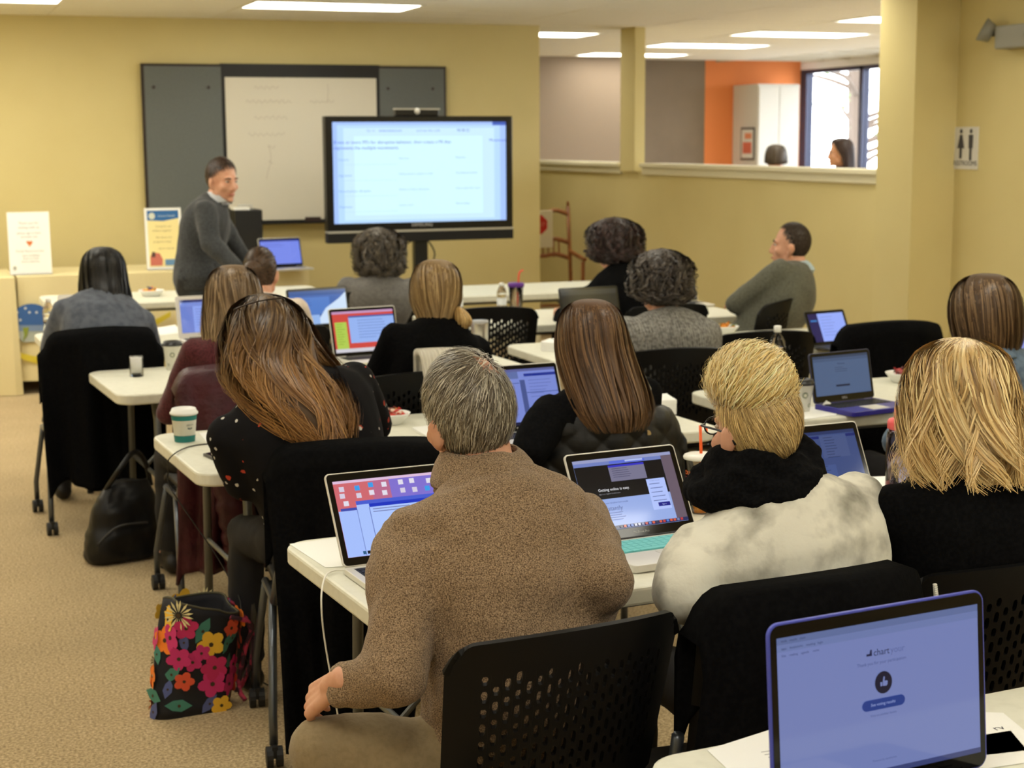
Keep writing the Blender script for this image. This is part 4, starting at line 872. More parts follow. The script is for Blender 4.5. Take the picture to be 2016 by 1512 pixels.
def laptop(label, hinge, side, w, d, lid, tilt, yaw, items, shell=None, base=None, bezel=None, keys=None, z=TH, t=0.016, mar=(0.016, 0.024, 0.018), logo=None, dim=1.0, key_objs=False, sticker=None, cr=0.012, key_rows=5):
    shell = shell or M_ALUL; base = base or M_ALUL; bezel = bezel or M_BEZ; keys = keys or M_KEYB; yaw = rad(yaw); a = rad(tilt)
    h = atz(hinge[0], hinge[1], z + t); Rz = rotz(yaw); c = h + Rz @ np.array([(w/2 if side == 'L' else -w/2), -d/2, 0])
    root = empty('laptop', (c[0], c[1], z), yaw); tag(root, label, 'laptop', 'open laptops')
    MB().prism(rrect(-w/2, -d/2, w/2, d/2, cr), 0.002, t).build('base', base, root, bevel=0.002)
    kb = MB(); kx0, kx1, ky0, ky1 = -w/2*0.86, w/2*0.86, -d*0.02, d*0.40
    nk = 13
    kbo = MB().box((kx0 - .004, ky0 - .004, t - 0.001), (kx1 + .004, ky1 + .004, t + 0.0003)).build('keyboard', keys if not key_objs else mat('key_well', (96, 170, 172), 0.6), root)
    kw = (kx1 - kx0) / nk; kh = (ky1 - ky0) / key_rows
    if key_objs:
        km = MB().box((kw*.04, kh*.05, 0), (kw*.96, kh*.95, 0.0028)).mesh('key'); km.materials.append(keys)
    for r in range(key_rows):
        for q in range(nk):
            if r == 0 and 3 < q < 9: continue
            x = kx0 + q*kw + (0 if r % 2 else 0.0); y = ky0 + r*kh
            if key_objs: o = obj('key', km, kbo); o.location = (x, y, t)
            else: kb.box((x + kw*.08, y + kh*.1, t), (x + kw*.92, y + kh*.9, t + 0.0018))
        if r == 0:
            if key_objs: MB().box((kx0 + 4*kw, ky0 + kh*.05, t), (kx0 + 9*kw, ky0 + kh*.95, t + .0028)).build('space_bar', keys, kbo)
            else: kb.box((kx0 + 4*kw, ky0 + kh*.1, t), (kx0 + 9*kw, ky0 + kh*.9, t + .0018))
    if not key_objs: kb.build('keys', keys, kbo)
    MB().box((-w*0.14, -d*0.44, t), (w*0.14, -d*0.08, t + 0.0006)).build('trackpad', mat('trackpad', (206, 204, 196), 0.45), root)
    ux = np.array([1.0, 0, 0]); us = np.array([0, math.sin(a), math.cos(a)]); un = np.array([0, -math.cos(a), math.sin(a)]); o0 = np.array([0, d/2 - 0.004, t + 0.001])
    def f(x, s, o): return tuple(o0 + ux * x + us * s + un * o)
    mb = MB(); poly_map(mb, rrect(-w/2, 0.0, w/2, lid, cr), -0.007, 0.0, f); ld = mb.build('lid', shell, root, bevel=0.0015)
    mb = MB(); poly_map(mb, rrect(-w/2 + .0035, 0.003, w/2 - .0035, lid - .0035, cr * .8), 0.0, 0.0008, f); mb.build('bezel', bezel, ld)
    screen_mesh('screen', f, -w/2 + mar[0], mar[1], w/2 - mar[0], lid - mar[2], items, ld, dim=dim)
    MB().tube([f(-w*0.32, 0.0, -0.003), f(w*0.32, 0.0, -0.003)], 0.005, 8).build('hinge', mat('hinge_dark', (30, 30, 32), 0.4), root)
    if logo:
        vs, fs = text_mesh(logo[0], logo[1]); mb = MB(); mb.add([f(p[0], mar[1] * 0.5 + p[1], 0.0011) for p in vs], fs); mb.build('lettering', mat('logo_grey', (190, 190, 190), 0.4), ld)
    if sticker:
        mb = MB()
        for k in range(4):
            an = math.pi / 4 + k * math.pi / 2; cx, cy = sticker[0] + 0.0062 * math.cos(an), sticker[1] + 0.0062 * math.sin(an)
            poly_map(mb, [(cx + 0.0062 * math.cos(q * .524), cy + 0.0062 * math.sin(q * .524)) for q in range(12)], 0.0010, 0.0016, f)
        poly_map(mb, [(sticker[0] - .001, sticker[1] - .013), (sticker[0] + .0015, sticker[1] - .013), (sticker[0] + .001, sticker[1]), (sticker[0] - .001, sticker[1])], 0.001, 0.0016, f)
        mb.build('clover_sticker', mat('green_sticker', (40, 196, 92), 0.5), ld)
    return root
def lines(u0, u1, v0, dv, n, col, th=0.008, seed=0):
    r = random.Random(seed); return [('r', u0, v0 - i*dv, u0 + (u1 - u0) * r.uniform(0.55, 1), v0 - i*dv + th, col) for i in range(n)]
PUR = mat('purple_plastic', (46, 40, 140), 0.35)
BLUE_SHELL = mat('blue_shell', (74, 84, 190), 0.35)
# a: front blue shell laptop with the thumb page
def circ(u, v, ru, rv, n=28): return [(u + ru*math.cos(2*math.pi*k/n), v + rv*math.sin(2*math.pi*k/n)) for k in range(n)]
AS = 0.335 / 0.222
thumb = [(-.30, -.30), (-.30, .05), (-.12, .05), (-.12, -.28), (.26, -.28), (.36, -.20), (.36, .06), (.30, .12), (.06, .12), (.12, .40), (.05, .48), (-.02, .42), (-.06, .22), (-.14, .06), (-.14, -.30)]
U0, V0, RR = 0.505, 0.60, 0.043
items_a = [('r', 0, 0, 1, 1, (112, 124, 176)), ('r', 0, 0.955, 1, 1, (92, 106, 150)), ('r', 0, 0.91, 1, 0.953, (104, 118, 166)), ('r', 0, 0, 1, 0.035, (58, 66, 112))]
items_a += [('t', 0.02, 0.978, 0.022, 'tools   results   chart', (48, 56, 92)), ('t', 0.02, 0.93, 0.022, 'apps    bookmarks    meeting   login', (48, 56, 92)), ('t', 0.02, 0.885, 0.022, 'files    reading    agenda     notes', (56, 64, 104))]
items_a += [('t', 0.50, 0.80, 0.062, 'chart', (26, 32, 66), 'CENTER'), ('t', 0.545, 0.80, 0.062, 'your', (88, 98, 148), 'LEFT'), ('p', [(0.425, 0.785), (0.452, 0.785), (0.452, 0.825), (0.444, 0.825), (0.44, 0.80), (0.425, 0.80)], (26, 32, 66)),
            ('t', 0.50, 0.735, 0.030, 'Thank you for your participation', (70, 80, 128), 'CENTER'), ('p', circ(U0, V0, RR, RR * AS * 1.12), (20, 22, 44)),
            ('p', [(U0 + x * RR * 1.25, V0 + y * RR * AS * 1.25) for x, y in thumb[1:3]] + [(U0 - .12*RR*1.25, V0 - .28*RR*AS*1.25), (U0 - .30*RR*1.25, V0 - .28*RR*AS*1.25)], (112, 124, 176)),
            ('p', [(U0 + x * RR * 1.25, V0 + y * RR * AS * 1.25) for x, y in [(-.08, .02), (-.08, -.28), (.26, -.30), (.36, -.20), (.38, .05), (.30, .12), (.08, .12), (.13, .40), (.06, .50), (-.01, .42)]], (112, 124, 176))]
def pill(u0, v0, u1, v1):
    r = (v1 - v0) / 2; ru = r / AS; out = []
    for k in range(9): an = -math.pi/2 + math.pi*k/8; out.append((u1 - ru + ru*math.cos(an), v0 + r + r*math.sin(an)))
    for k in range(9): an = math.pi/2 + math.pi*k/8; out.append((u0 + ru + ru*math.cos(an), v0 + r + r*math.sin(an)))
    return out
items_a += [('p', pill(0.395, 0.43, 0.61, 0.50), (30, 56, 128)), ('t', 0.50, 0.465, 0.028, 'See voting results', (150, 164, 214), 'CENTER'), ('t', 0.50, 0.395, 0.022, 'Vote on another device', (72, 82, 130), 'CENTER'), ('t', 0.50, 0.10, 0.02, 'Powered by mentimeter', (80, 90, 138), 'CENTER')]
LA = laptop('laptop with a bright blue edge showing a thumbs-up page, very front', (1940, 1508), 'R', 0.410, 0.262, 0.284, 5, 6.0, items_a, shell=BLUE_SHELL, base=M_KEYB, mar=(0.014, 0.026, 0.022), cr=0.02)
# b: tie-dye woman's laptop
items_b = [('r', 0, 0, 1, 1, (150, 172, 228)), ('r', 0, 0.955, 1, 1, (150, 156, 196)), ('r', 0, 0.905, 0.93, 0.955, (112, 128, 190)), ('r', 0.36, 0.91, 0.72, 0.95, (88, 108, 214)), ('r', 0.52, 0.925, 0.70, 0.95, (176, 190, 236)),
           ('r', 0, 0.43, 0.89, 0.905, (16, 16, 20)), ('r', 0.89, 0.05, 1, 0.955, (104, 90, 104)), ('r', 0.0, 0.05, 0.89, 0.43, (150, 172, 228)), ('r', 0.68, 0.20, 0.87, 0.64, (176, 194, 250)), ('r', 0.335, 0.66, 0.70, 0.89, (118, 116, 142)), ('r', 0.335, 0.86, 0.70, 0.89, (52, 52, 190)),
           ('t', 0.18, 0.555, 0.055, 'Getting online is easy.', (236, 236, 240)), ('t', 0.18, 0.50, 0.026, 'Sign in or register to start now', (150, 150, 158)), ('t', 0.19, 0.37, 0.032, 'Let your practice meet people', (70, 84, 140)), ('t', 0.19, 0.29, 0.085, 'Instantly', (70, 84, 138)), ('t', 0.71, 0.61, 0.026, 'Create account', (120, 130, 190)),
           ('r', 0.74, 0.24, 0.86, 0.295, (24, 30, 132)), ('t', 0.80, 0.267, 0.026, 'Sign in', (190, 200, 244), 'CENTER'), ('r', 0, 0, 1, 0.05, (40, 48, 92))]
items_b += lines(0.70, 0.86, 0.56, 0.06, 5, (84, 96, 150), 0.009, 3) + lines(0.19, 0.46, 0.225, 0.032, 4, (84, 98, 156), 0.007, 4) + lines(0.36, 0.55, 0.83, 0.03, 5, (78, 76, 104), 0.008, 5)
rr = random.Random(9); items_b += [('r', 0.30 + i*0.036, 0.010, 0.325 + i*0.036, 0.042, rr.choice([(190, 60, 60), (200, 204, 220), (80, 120, 200), (60, 60, 80), (210, 90, 60), (120, 130, 170)])) for i in range(18)]
LB = laptop('silver laptop with turquoise keyboard cover in front of the woman in tie-dye', (1152, 1071), 'L', 0.322, 0.235, 0.232, 30, 6.0, items_b, keys=mat('turquoise_keys', (120, 204, 206), 0.55), key_objs=True, logo=('MacBook Pro', 0.0085), mar=(0.018, 0.026, 0.02), t=0.02)
# c: man's laptop
items_c = [('r', 0, 0, 1, 1, (206, 104, 112)), ('r', 0.45, 0.4, 1, 1, (128, 112, 206)), ('r', 0.30, 0.45, 0.45, 1, (186, 106, 140)), ('r', 0, 0.965, 1, 1, (222, 190, 220)), ('r', 0.02, 0.0, 0.16, 0.60, (164, 190, 252)), ('r', 0.02, 0.60, 0.16, 0.635, (60, 74, 170)), ('r', 0.15, 0.0, 0.80, 0.70, (168, 194, 252)), ('r', 0.15, 0.665, 0.80, 0.715, (70, 92, 206)), ('r', 0.25, 0.0, 1, 0.62, (172, 198, 254)), ('r', 0.25, 0.62, 1, 0.665, (26, 52, 190)), ('r', 0.0, 0.0, 0.02, 0.6, (164, 190, 252)), ('r', 0.245, 0, 0.252, 0.62, (112, 132, 200)), ('r', 0.145, 0, 0.151, 0.6, (122, 142, 208))]
rr = random.Random(4)
for i in range(22):
    u, v = 0.05 + (i % 8) * 0.115 + rr.uniform(-.02, .02), 0.90 - (i // 8) * 0.105 + rr.uniform(-.015, .015)
    if v > 0.72 or u < 0.13: items_c.append(('r', u, v - 0.035, u + 0.04, v + 0.03, rr.choice([(60, 156, 232), (70, 170, 236), (226, 222, 236), (214, 206, 226)])))
items_c += lines(0.27, 0.6, 0.58, 0.035, 2, (120, 130, 180), 0.012, 6) + lines(0.42, 0.7, 0.48, 0.05, 6, (136, 150, 206), 0.008, 8) + [('r', 0.12 + i*0.035, 0.015, 0.145 + i*0.035, 0.055, c) for i, c in enumerate([(40, 90, 130), (30, 30, 40), (80, 90, 100), (200, 70, 70), (90, 120, 220), (60, 160, 110)])]
LC = laptop('silver laptop with a red and blue desktop, half hidden by the man', (675, 1118), 'L', 0.345, 0.24, 0.236, 33, 4.6, items_c, mar=(0.016, 0.022, 0.022))
# d: dark screen laptop with clover
items_d = [('r', 0, 0, 1, 1, (62, 80, 132)), ('r', 0, 0.955, 1, 1, (44, 58, 104)), ('r', 0, 0.90, 0.75, 0.935, (26, 42, 112)), ('r', 0.62, 0.62, 0.90, 0.94, (74, 90, 138)), ('r', 0.9, 0.9, 1, 0.94, (26, 42, 112)), ('r', 0, 0, 1, 0.035, (28, 36, 66)), ('r', 0.3, 0.05, 0.72, 0.52, (70, 90, 146))] + lines(0.30, 0.55, 0.84, 0.045, 3, (38, 50, 92), 0.010, 2) + lines(0.66, 0.80, 0.90, 0.04, 8, (44, 56, 96), 0.008, 3) + lines(0.3, 0.7, 0.50, 0.06, 2, (44, 56, 96), 0.006, 5)
LD = laptop('silver laptop with a dim screen and a green clover sticker', (1727, 993), 'R', 0.345, 0.24, 0.240, 27, 4.6, items_d, mar=(0.016, 0.020, 0.022), dim=0.85, sticker=(-0.062, 0.228))
# e: purple laptop
items_e = [('r', 0, 0, 1, 1, (74, 94, 128)), ('r', 0, 0.93, 1, 1, (52, 66, 92)), ('r', 0, 0.86, 1, 0.92, (66, 84, 116)), ('t', 0.5, 0.78, 0.06, 'Welcome', (34, 44, 70), 'CENTER'), ('r', 0.37, 0.20, 0.62, 0.25, (20, 32, 58))] + lines(0.38, 0.62, 0.68, 0.05, 3, (52, 66, 96), 0.012, 1)
LE = laptop('purple laptop with a dim blue screen beside the white coffee cup', (1602, 796), 'L', 0.300, 0.215, 0.188, 12, 10, items_e, shell=mat('navy_lid', (52, 56, 84), 0.4), base=PUR, logo=('DELL', 0.012), mar=(0.014, 0.026, 0.014), t=0.02)
# g tablet, h, i, j, k, l, m, f, n, o
items_g = [('r', 0, 0, 1, 1, (150, 172, 250)), ('r', 0, 0, 0.26, 1, (34, 30, 84)), ('r', 0.04, 0.72, 0.22, 0.78, (52, 120, 190))] + lines(0.32, 0.85, 0.86, 0.11, 7, (124, 140, 214), 0.02, 4)
laptop('tablet on a folding case with a white and navy page by the column', (1600, 681), 'L', 0.250, 0.17, 0.175, 26, 9, items_g, shell=mat('dark_grey_case', (48, 50, 54), 0.6), base=mat('dark_grey_case', (48, 50, 54), 0.6), mar=(0.016, 0.016, 0.016), t=0.012)
items_h = [('r', 0, 0, 1, 1, (206, 74, 66)), ('r', 0, 0.94, 1, 1, (196, 150, 190)), ('r', 0.03, 0.03, 0.22, 0.74, (176, 204, 84)), ('r', 0.26, 0.22, 1, 0.88, (150, 180, 240)), ('r', 0.26, 0.84, 1, 0.88, (66, 90, 160)), ('r', 0.0, 0.0, 1, 0.09, (208, 206, 214))] + lines(0.40, 0.9, 0.76, 0.07, 7, (96, 120, 190), 0.012, 5) + lines(0.05, 0.2, 0.68, 0.06, 9, (130, 160, 50), 0.012, 7)
laptop('silver laptop with a red, green and blue desktop beside the ponytail woman', (657, 704), 'L', 0.335, 0.235, 0.226, 16, 8, items_h, mar=(0.014, 0.018, 0.016))
items_i = [('r', 0, 0, 1, 1, (66, 104, 176)), ('r', 0.06, 0.30, 0.7, 0.80, (84, 126, 200)), ('r', 0.0, 0.86, 1, 1, (50, 86, 150)), ('p', [(0.42, 0.0), (1, 0.0), (1, 0.92), (0.88, 0.74), (0.62, 0.46)], (206, 226, 250)), ('r', 0, 0, 0.5, 0.28, (150, 184, 236))] + lines(0.1, 0.4, 0.72, 0.08, 3, (52, 82, 150), 0.012, 5)
laptop('black laptop with a blue and white curved page next to the hair bun', (572, 655), 'L', 0.350, 0.24, 0.225, 12, 12, items_i, shell=M_KEYB, base=M_KEYB, mar=(0.012, 0.034, 0.014))
M_WHT = mat('white_gloss', (232, 230, 224), 0.3)
items_j = [('r', 0, 0, 1, 1, (140, 164, 236)), ('r', 0, 0.92, 1, 1, (46, 54, 104)), ('r', 0.0, 0.80, 1, 0.92, (120, 142, 214)), ('r', 0, 0, 0.25, 0.8, (112, 132, 206))] + lines(0.3, 0.9, 0.7, 0.08, 7, (104, 122, 190), 0.014, 3)
laptop('white laptop with a pale blue screen in front of the woman in maroon', (352, 667), 'L', 0.30, 0.22, 0.215, 14, 6, items_j, shell=M_WHT, base=M_WHT, bezel=M_WHT, mar=(0.02, 0.026, 0.02))
items_k = [('r', 0, 0, 1, 1, (96, 110, 150))] + lines(0.1, 0.8, 0.85, 0.09, 8, (70, 82, 118), 0.014, 3)
laptop('white laptop mostly hidden by the woman with black hair', (119, 655), 'L', 0.32, 0.22, 0.20, 16, 3, items_k, shell=M_WHT, base=M_WHT, bezel=M_WHT, mar=(0.024, 0.026, 0.024))
items_l = [('r', 0, 0, 1, 1, (122, 140, 234)), ('r', 0, 0.94, 1, 1, (60, 70, 150))] + lines(0.1, 0.75, 0.84, 0.06, 3, (96, 112, 204), 0.014, 3)
laptop('silver laptop of the standing man on the cloth-covered table', (514, 527), 'L', 0.325, 0.22, 0.215, 17, 8, items_l, shell=M_ALU, base=M_ALU, mar=(0.012, 0.020, 0.016), z=0.82)
items_m = [('r', 0, 0, 1, 1, (24, 26, 28)), ('r', 0, 0.86, 1, 1, (44, 46, 46))]
laptop('black laptop with a dark screen left of the grey knit sweater', (1108, 652), 'L', 0.350, 0.24, 0.225, 14, 5, items_m, shell=M_KEYB, base=M_KEYB, mar=(0.012, 0.02, 0.014))
items_f = [('r', 0, 0, 1, 1, (120, 136, 208)), ('r', 0, 0.955, 1, 1, (92, 96, 150)), ('r', 0.0, 0.83, 0.55, 0.955, (94, 110, 164)), ('r', 0.62, 0.86, 1, 0.91, (30, 48, 140)), ('r', 0.56, 0.1, 0.62, 0.8, (70, 84, 140)), ('r', 0, 0.74, 0.55, 0.752, (60, 78, 140)), ('r', 0, 0.0, 1, 0.05, (22, 26, 60)), ('r', 0.62, 0.56, 1, 0.572, (60, 78, 140))] + lines(0.08, 0.5, 0.68, 0.05, 11, (84, 98, 160), 0.009, 5) + lines(0.66, 0.95, 0.78, 0.06, 6, (92, 106, 170), 0.009, 6)
laptop('silver laptop between the grey-haired man and the straight brown hair', (938, 856), 'L', 0.345, 0.24, 0.236, 24, 4, items_f, mar=(0.014, 0.020, 0.018), logo=('MacBook Pro', 0.0085))
laptop('laptop hidden behind the dark curls of the grey knit woman', (1374, 592), 'R', 0.33, 0.23, 0.22, 22, 0, items_k, mar=(0.014, 0.020, 0.018))
laptop('laptop with a violet screen at the right edge before the denim shirt', (1968, 735), 'L', 0.34, 0.23, 0.22, 20, 4, [('r', 0, 0, 1, 1, (140, 150, 226)), ('r', 0, 0.9, 1, 1, (30, 40, 140))], shell=M_KEYB, base=M_KEYB)
# ================================================================== COATS over chair backs
def coat(key, name, label, m, cat='coat', wt=0.27, wb=0.30, back=0.6, front=0.2, folds=5, amp=0.02, skew=0.0, off=0.018, nu=41, nv=44, seed=0, thick=0.014, quilt=0.0, lift=0.012, hem=0.0, group='garments hung on chairs', flare=0.05, bulge=0.0, xo=0.0):
    ch = CHAIRS[key]; root = empty(name, ch.location, ch.rotation_euler[2]); tag(root, label, cat, group)
    rng = random.Random(seed); ph = [rng.uniform(0, 6.28) for _ in range(4)]; rows = []
    for i in range(nu):
        u = -1 + 2 * i / (nu - 1); col = []
        for j in range(nv):
            L = front + back; s = -front + L * j / (nv - 1)              # <0 seat side, >0 rear side
            v = max(0.0, s / back); hw = wt + (wb - wt) * v ** 0.8
            x = u * hw + xo; uu = max(-1.0, min(1.0, x / 0.245)); bx, by, bz = back_surface(uu, 1.0)
            over = max(0.0, abs(x) - 0.235)
            bz -= 1.1 * over + 0.05 * max(0, (abs(uu) - 0.8) / 0.2) ** 2.2
            bz = bz + lift; r = 0.02 + off
            if s < -0.02: y, z = by + r, bz - (-s)
            elif s < 0.02: a = (s + 0.02) / 0.04 * math.pi; y, z = by + r * math.cos(a), bz + r * 0.6 * math.sin(a)
            else: y, z = by - r - flare * v + 0.11 * min(1, v) * (0.0), bz - s
            y -= bulge * math.sin(math.pi * min(1, v)) if s > 0 else 0
            f = amp * (0.15 + v) * (math.sin(folds * 2.2 * u + ph[0] + 1.2 * v) + 0.5 * math.sin(folds * 4.7 * u + ph[1] - v * 2)) if s > 0 else 0
            y += f; x += skew * v + 0.4 * f
            if quilt and s > -0.05: y -= quilt * abs(math.sin((x * 0.9 + z) * 32)) ** 0.6 * abs(math.sin((x * 0.9 - z) * 32)) ** 0.6
            z += hem * (math.sin(3 * u + ph[2]) * 0.5) * v
            col.append((x, y, max(z, 0.012)))
        rows.append(col)
    MB().grid(rows).build('cloth', m, root, smooth=True, solid=thick); return root
BLACKCOAT = mat('black_wool', (9, 9, 10), 0.95, spec=0.05, var=(90, (15, 15, 16), 0.4, 0.65), bump=('noise', 120, 0.3, 0.003))
cA = coat('cA', 'coat', 'long black coat over the chair of the woman with black hair', BLACKCOAT, wt=0.275, wb=0.26, back=0.66, front=0.2, folds=4, seed=1, amp=0.03, hem=0.08)
c4 = coat('c4', 'coat', 'long black coat hanging to the floor behind the floral top', BLACKCOAT, wt=0.26, wb=0.17, back=0.80, front=0.25, folds=4, seed=2, amp=0.028, skew=-0.05, hem=0.05)
MAR = mat('maroon_nylon', (66, 24, 34), 0.5, spec=0.3, var=(14, (50, 17, 25), 0.4, 0.7), bump=('noise', 22, 0.5, 0.02))
c6 = coat('c6', 'coat', 'maroon coat slung over a chair beside the woman in maroon', MAR, wt=0.25, wb=0.24, back=0.70, front=0.22, folds=4, seed=3, amp=0.03, skew=-0.05, lift=0.03, bulge=0.05, off=0.03)
NYL = mat('quilted_nylon', (13, 13, 13), 0.45, spec=0.4, bump=('noise', 40, 0.2, 0.01))
c5 = coat('c5', 'quilted_vest', 'black diamond-quilted vest wrapped over a chair back', NYL, 'vest', wt=0.265, wb=0.29, back=0.50, front=0.2, folds=2, seed=4, amp=0.008, quilt=0.012, nu=90, nv=90, off=0.03)
c2 = coat('c2', 'jacket', 'black jacket with a white zip over the chair behind the tie-dye sweater', BLACKCOAT, 'jacket', wt=0.262, wb=0.34, back=0.62, front=0.2, folds=3, seed=5, amp=0.03, lift=0.02, off=0.03, skew=-0.03)
cF = coat('cF', 'coat', 'black coat bundled over the chair right of the tablet', BLACKCOAT, wt=0.262, wb=0.28, back=0.55, front=0.2, folds=3, seed=6, amp=0.02, lift=0.02, off=0.03)
PUFF = mat('cream_nylon', (214, 208, 192), 0.5, bump=('wave', 12, 0.6, 0.02))
c10 = coat('c10', 'puffer_vest', 'cream puffer vest over the chair of the ponytail woman', PUFF, 'vest', xo=0.10, wt=0.145, wb=0.145, back=0.09, front=0.12, folds=3, seed=7, amp=0.006, lift=0.045, off=0.03, thick=0.025)
# zip of the black jacket, badge of the vest, hanging sleeve of the maroon coat
zb = MB()
for k in range(22): zb.box((0.222 + 0.0006*k, -0.245 - 0.0003*k - 0.055, 0.888 - 0.0042*k), (0.229 + 0.0006*k, -0.240 - 0.055, 0.891 - 0.0042*k))
zb.box((0.225, -0.318, 0.780), (0.245, -0.312, 0.796)); zb.build('zip', mat('white_zip', (226, 226, 220), 0.4), c2)
zb = MB()
for k in range(3): poly_map(zb, [(0.012*math.cos(q*.262)*(1 - .26*k) + 0.09, 0.875 + 0.012*math.sin(q*.262)*(1 - .26*k)) for q in range(7)] + [(0.09 - .000, 0.872), (0.09 + 0.012*(1-.26*k), 0.872)], 0, 0.002 + .001*k, lambda x, y, o: (x, -0.352 - o, y - 0.02))
zb.build('badge', mat('tan_thread', (176, 152, 104), 0.7), c5)
sl = MB(); pts = cat_rom([(-0.10, -0.40, 0.60), (-0.095, -0.44, 0.48), (-0.08, -0.45, 0.36), (-0.07, -0.44, 0.23)], 24)
sl.tube(pts, [0.062 + 0.010 * abs(math.sin(k * 0.9)) for k in range(24)], 14)
sl.build('sleeve', MAR, c6, smooth=True)
sl = MB(); pts = cat_rom([(-0.02, -0.33, 0.86), (0.04, -0.40, 0.84), (0.08, -0.42, 0.74), (0.09, -0.41, 0.64)], 18); sl.tube(pts, [0.05 + 0.012 * abs(math.sin(k * 0.8)) for k in range(18)], 14); sl.build('hood', mat('maroon_nylon_light', (128, 56, 72), 0.5, bump=('noise', 22, 0.5, 0.02)), c6, smooth=True)
# ================================================================== THINGS ON THE TABLES
def thing(name, loc, label, cat, group=None, rz=0.0): return tag(empty(name, tuple(loc), rz), label, cat, group)
M_PAPER = mat('paper', (240, 240, 236), 0.7); M_PCUP = mat('paper_cup', (232, 230, 220), 0.6); M_TEAL = mat('teal_print', (22, 112, 108), 0.55)
M_CLEAR = mat('clear_plastic', (255, 255, 255), 0.03, trans=1.0, ior=1.25); M_WATER = mat('water', (250, 254, 255), 0.0, trans=1.0, ior=1.33)
M_BLID = mat('black_lid', (26, 26, 27), 0.35); M_CAPW = mat('white_cap', (236, 236, 232), 0.4)
def wrap(mb, vs, fs, R_at, a0, z0, mi=0, flip=1):
    out = []
    for p in vs:
        z = z0 + p[1]; r = R_at(z) + 0.0006; a = a0 + flip * p[0] / r; out.append((r * math.cos(a), r * math.sin(a), z))
    mb.add(out, fs, mi)
A_CAM = -math.pi / 2 - 0.30      # side of an upright thing that looks at the viewer
def disc(r, n=20): return [(r*math.cos(2*math.pi*k/n), r*math.sin(2*math.pi*k/n), 0) for k in range(n)], [tuple(range(n))]
def paper_cup(px, label, h=0.105, r0=0.029, r1=0.041, lid=None, style='teal', z=TH):
    t = thing('coffee_cup', atz(px[0], px[1], z), label, 'cup', 'hot drink cups'); R_at = lambda q: r0 + (r1 - r0) * q / h
    MB().lathe([(r0*0.9, 0.0), (r0, 0.0), (r1, h), (r1 + .0015, h), (r1 - .001, h - .004)], 32).build('cup_body', M_PCUP, t, smooth=True)
    lm = lid or M_CAPW
    MB().lathe([(r1 + .004, h - .003), (r1 + .0045, h + .003), (r1 + .001, h + .006), (r1 - .003, h + .016), (r1 - .006, h + .017), (r1 - .008, h + .012), (0.0, h + .012)], 32).build('lid', lm, t, smooth=True)
    if style == 'teal':
        for a, b in ((0.0015, 0.024), (h - 0.022, h - 0.006)): MB().lathe([(R_at(a) + .0006, a), (R_at(b) + .0006, b)], 32, close=False).build('band', M_TEAL, t, smooth=True)
        mb = MB(); vs, fs = text_mesh('SANTA', 0.008); wrap(mb, vs, fs, R_at, A_CAM + 0.65, h * 0.62)
        leaf = [(0.009*math.cos(k*.4), 0.005*math.sin(k*.4) if math.sin(k*.4) < 0 else 0.001, 0) for k in range(16)]; wrap(mb, leaf, [tuple(range(16))], R_at, A_CAM + 0.65, h * 0.52)
        mb.build('print', mat('grey_print', (70, 84, 88), 0.6), t)
    else:
        for a, zz, r in ((A_CAM + 0.1, h*0.62, 0.011), (A_CAM - 0.5, h*0.22, 0.006), (A_CAM + 0.75, h*0.25, 0.008)):
            mb = MB(); vs, fs = disc(r); wrap(mb, vs, fs, R_at, a, zz); eo = mb.build('emblem', mat('emblem_green', (120, 130, 108), 0.6), t)
            mb = MB(); vs, fs = disc(r*0.6); wrap(mb, vs, fs, lambda q: R_at(q) + .0005, a, zz); mb.build('emblem_centre', mat('emblem_pale', (206, 204, 186), 0.6), eo)
    return t
paper_cup((364, 869), 'white coffee cup with two teal bands and a white lid', h=0.098, r0=0.033, r1=0.043)
paper_cup((341, 727), 'white coffee cup with a black lid and round emblems beside the maroon coat', h=0.11, lid=M_BLID, style='dots')
paper_cup((1578, 810), 'white coffee cup with a black lid beside the purple laptop', h=0.105, r0=0.029, r1=0.043, lid=M_BLID, style='dots')
t = thing('glass_jar', atz(269, 741, TH), 'small glass jar with a white paper lining on the table corner', 'jar')
MB().lathe([(0.026, 0.0), (0.030, 0.002), (0.031, 0.085), (0.029, 0.088), (0.028, 0.085), (0.027, 0.012), (0.0, 0.010)], 28).build('jar_glass', M_CLEAR, t, smooth=True)
MB().lathe([(0.0, 0.020), (0.0262, 0.020), (0.0268, 0.083), (0.0, 0.084)], 28).build('paper_lining', M_PAPER, t, smooth=True)
# iced drink
t = thing('iced_drink', atz(1380, 890, 0.905) * np.array([1, 1, 0]) + np.array([0, 0, TH]), 'clear plastic cup of orange iced drink with an orange straw', 'cup')
R_at = lambda q: 0.034 + 0.011 * q / 0.15
MB().lathe([(0.033, 0.0), (0.034, 0.001), (0.045, 0.15), (0.046, 0.152), (0.0438, 0.15), (0.033, 0.003), (0.0, 0.003)], 32).build('cup_body', M_CLEAR, t, smooth=True)
MB().lathe([(0.0, 0.004), (0.0325, 0.004), (0.0375, 0.075), (0.0, 0.075)], 28).build('drink', mat('orange_drink', (240, 140, 30), 0.2, emit=None, var=(30, (255, 196, 90), 0.4, 0.7)), t, smooth=True)
MB().lathe([(0.047, 0.148), (0.048, 0.153), (0.045, 0.158), (0.040, 0.160), (0.012, 0.162), (0.0, 0.1615)], 32).build('lid', mat('frosted_plastic', (236, 234, 226), 0.3, alpha=1.0), t, smooth=True)
MB().tube([(0.006, 0.0, 0.02), (0.0, 0.0, 0.17), (-0.003, 0.0, 0.238)], 0.0042, 10).build('straw', mat('orange_plastic', (250, 104, 44), 0.4), t, smooth=True)
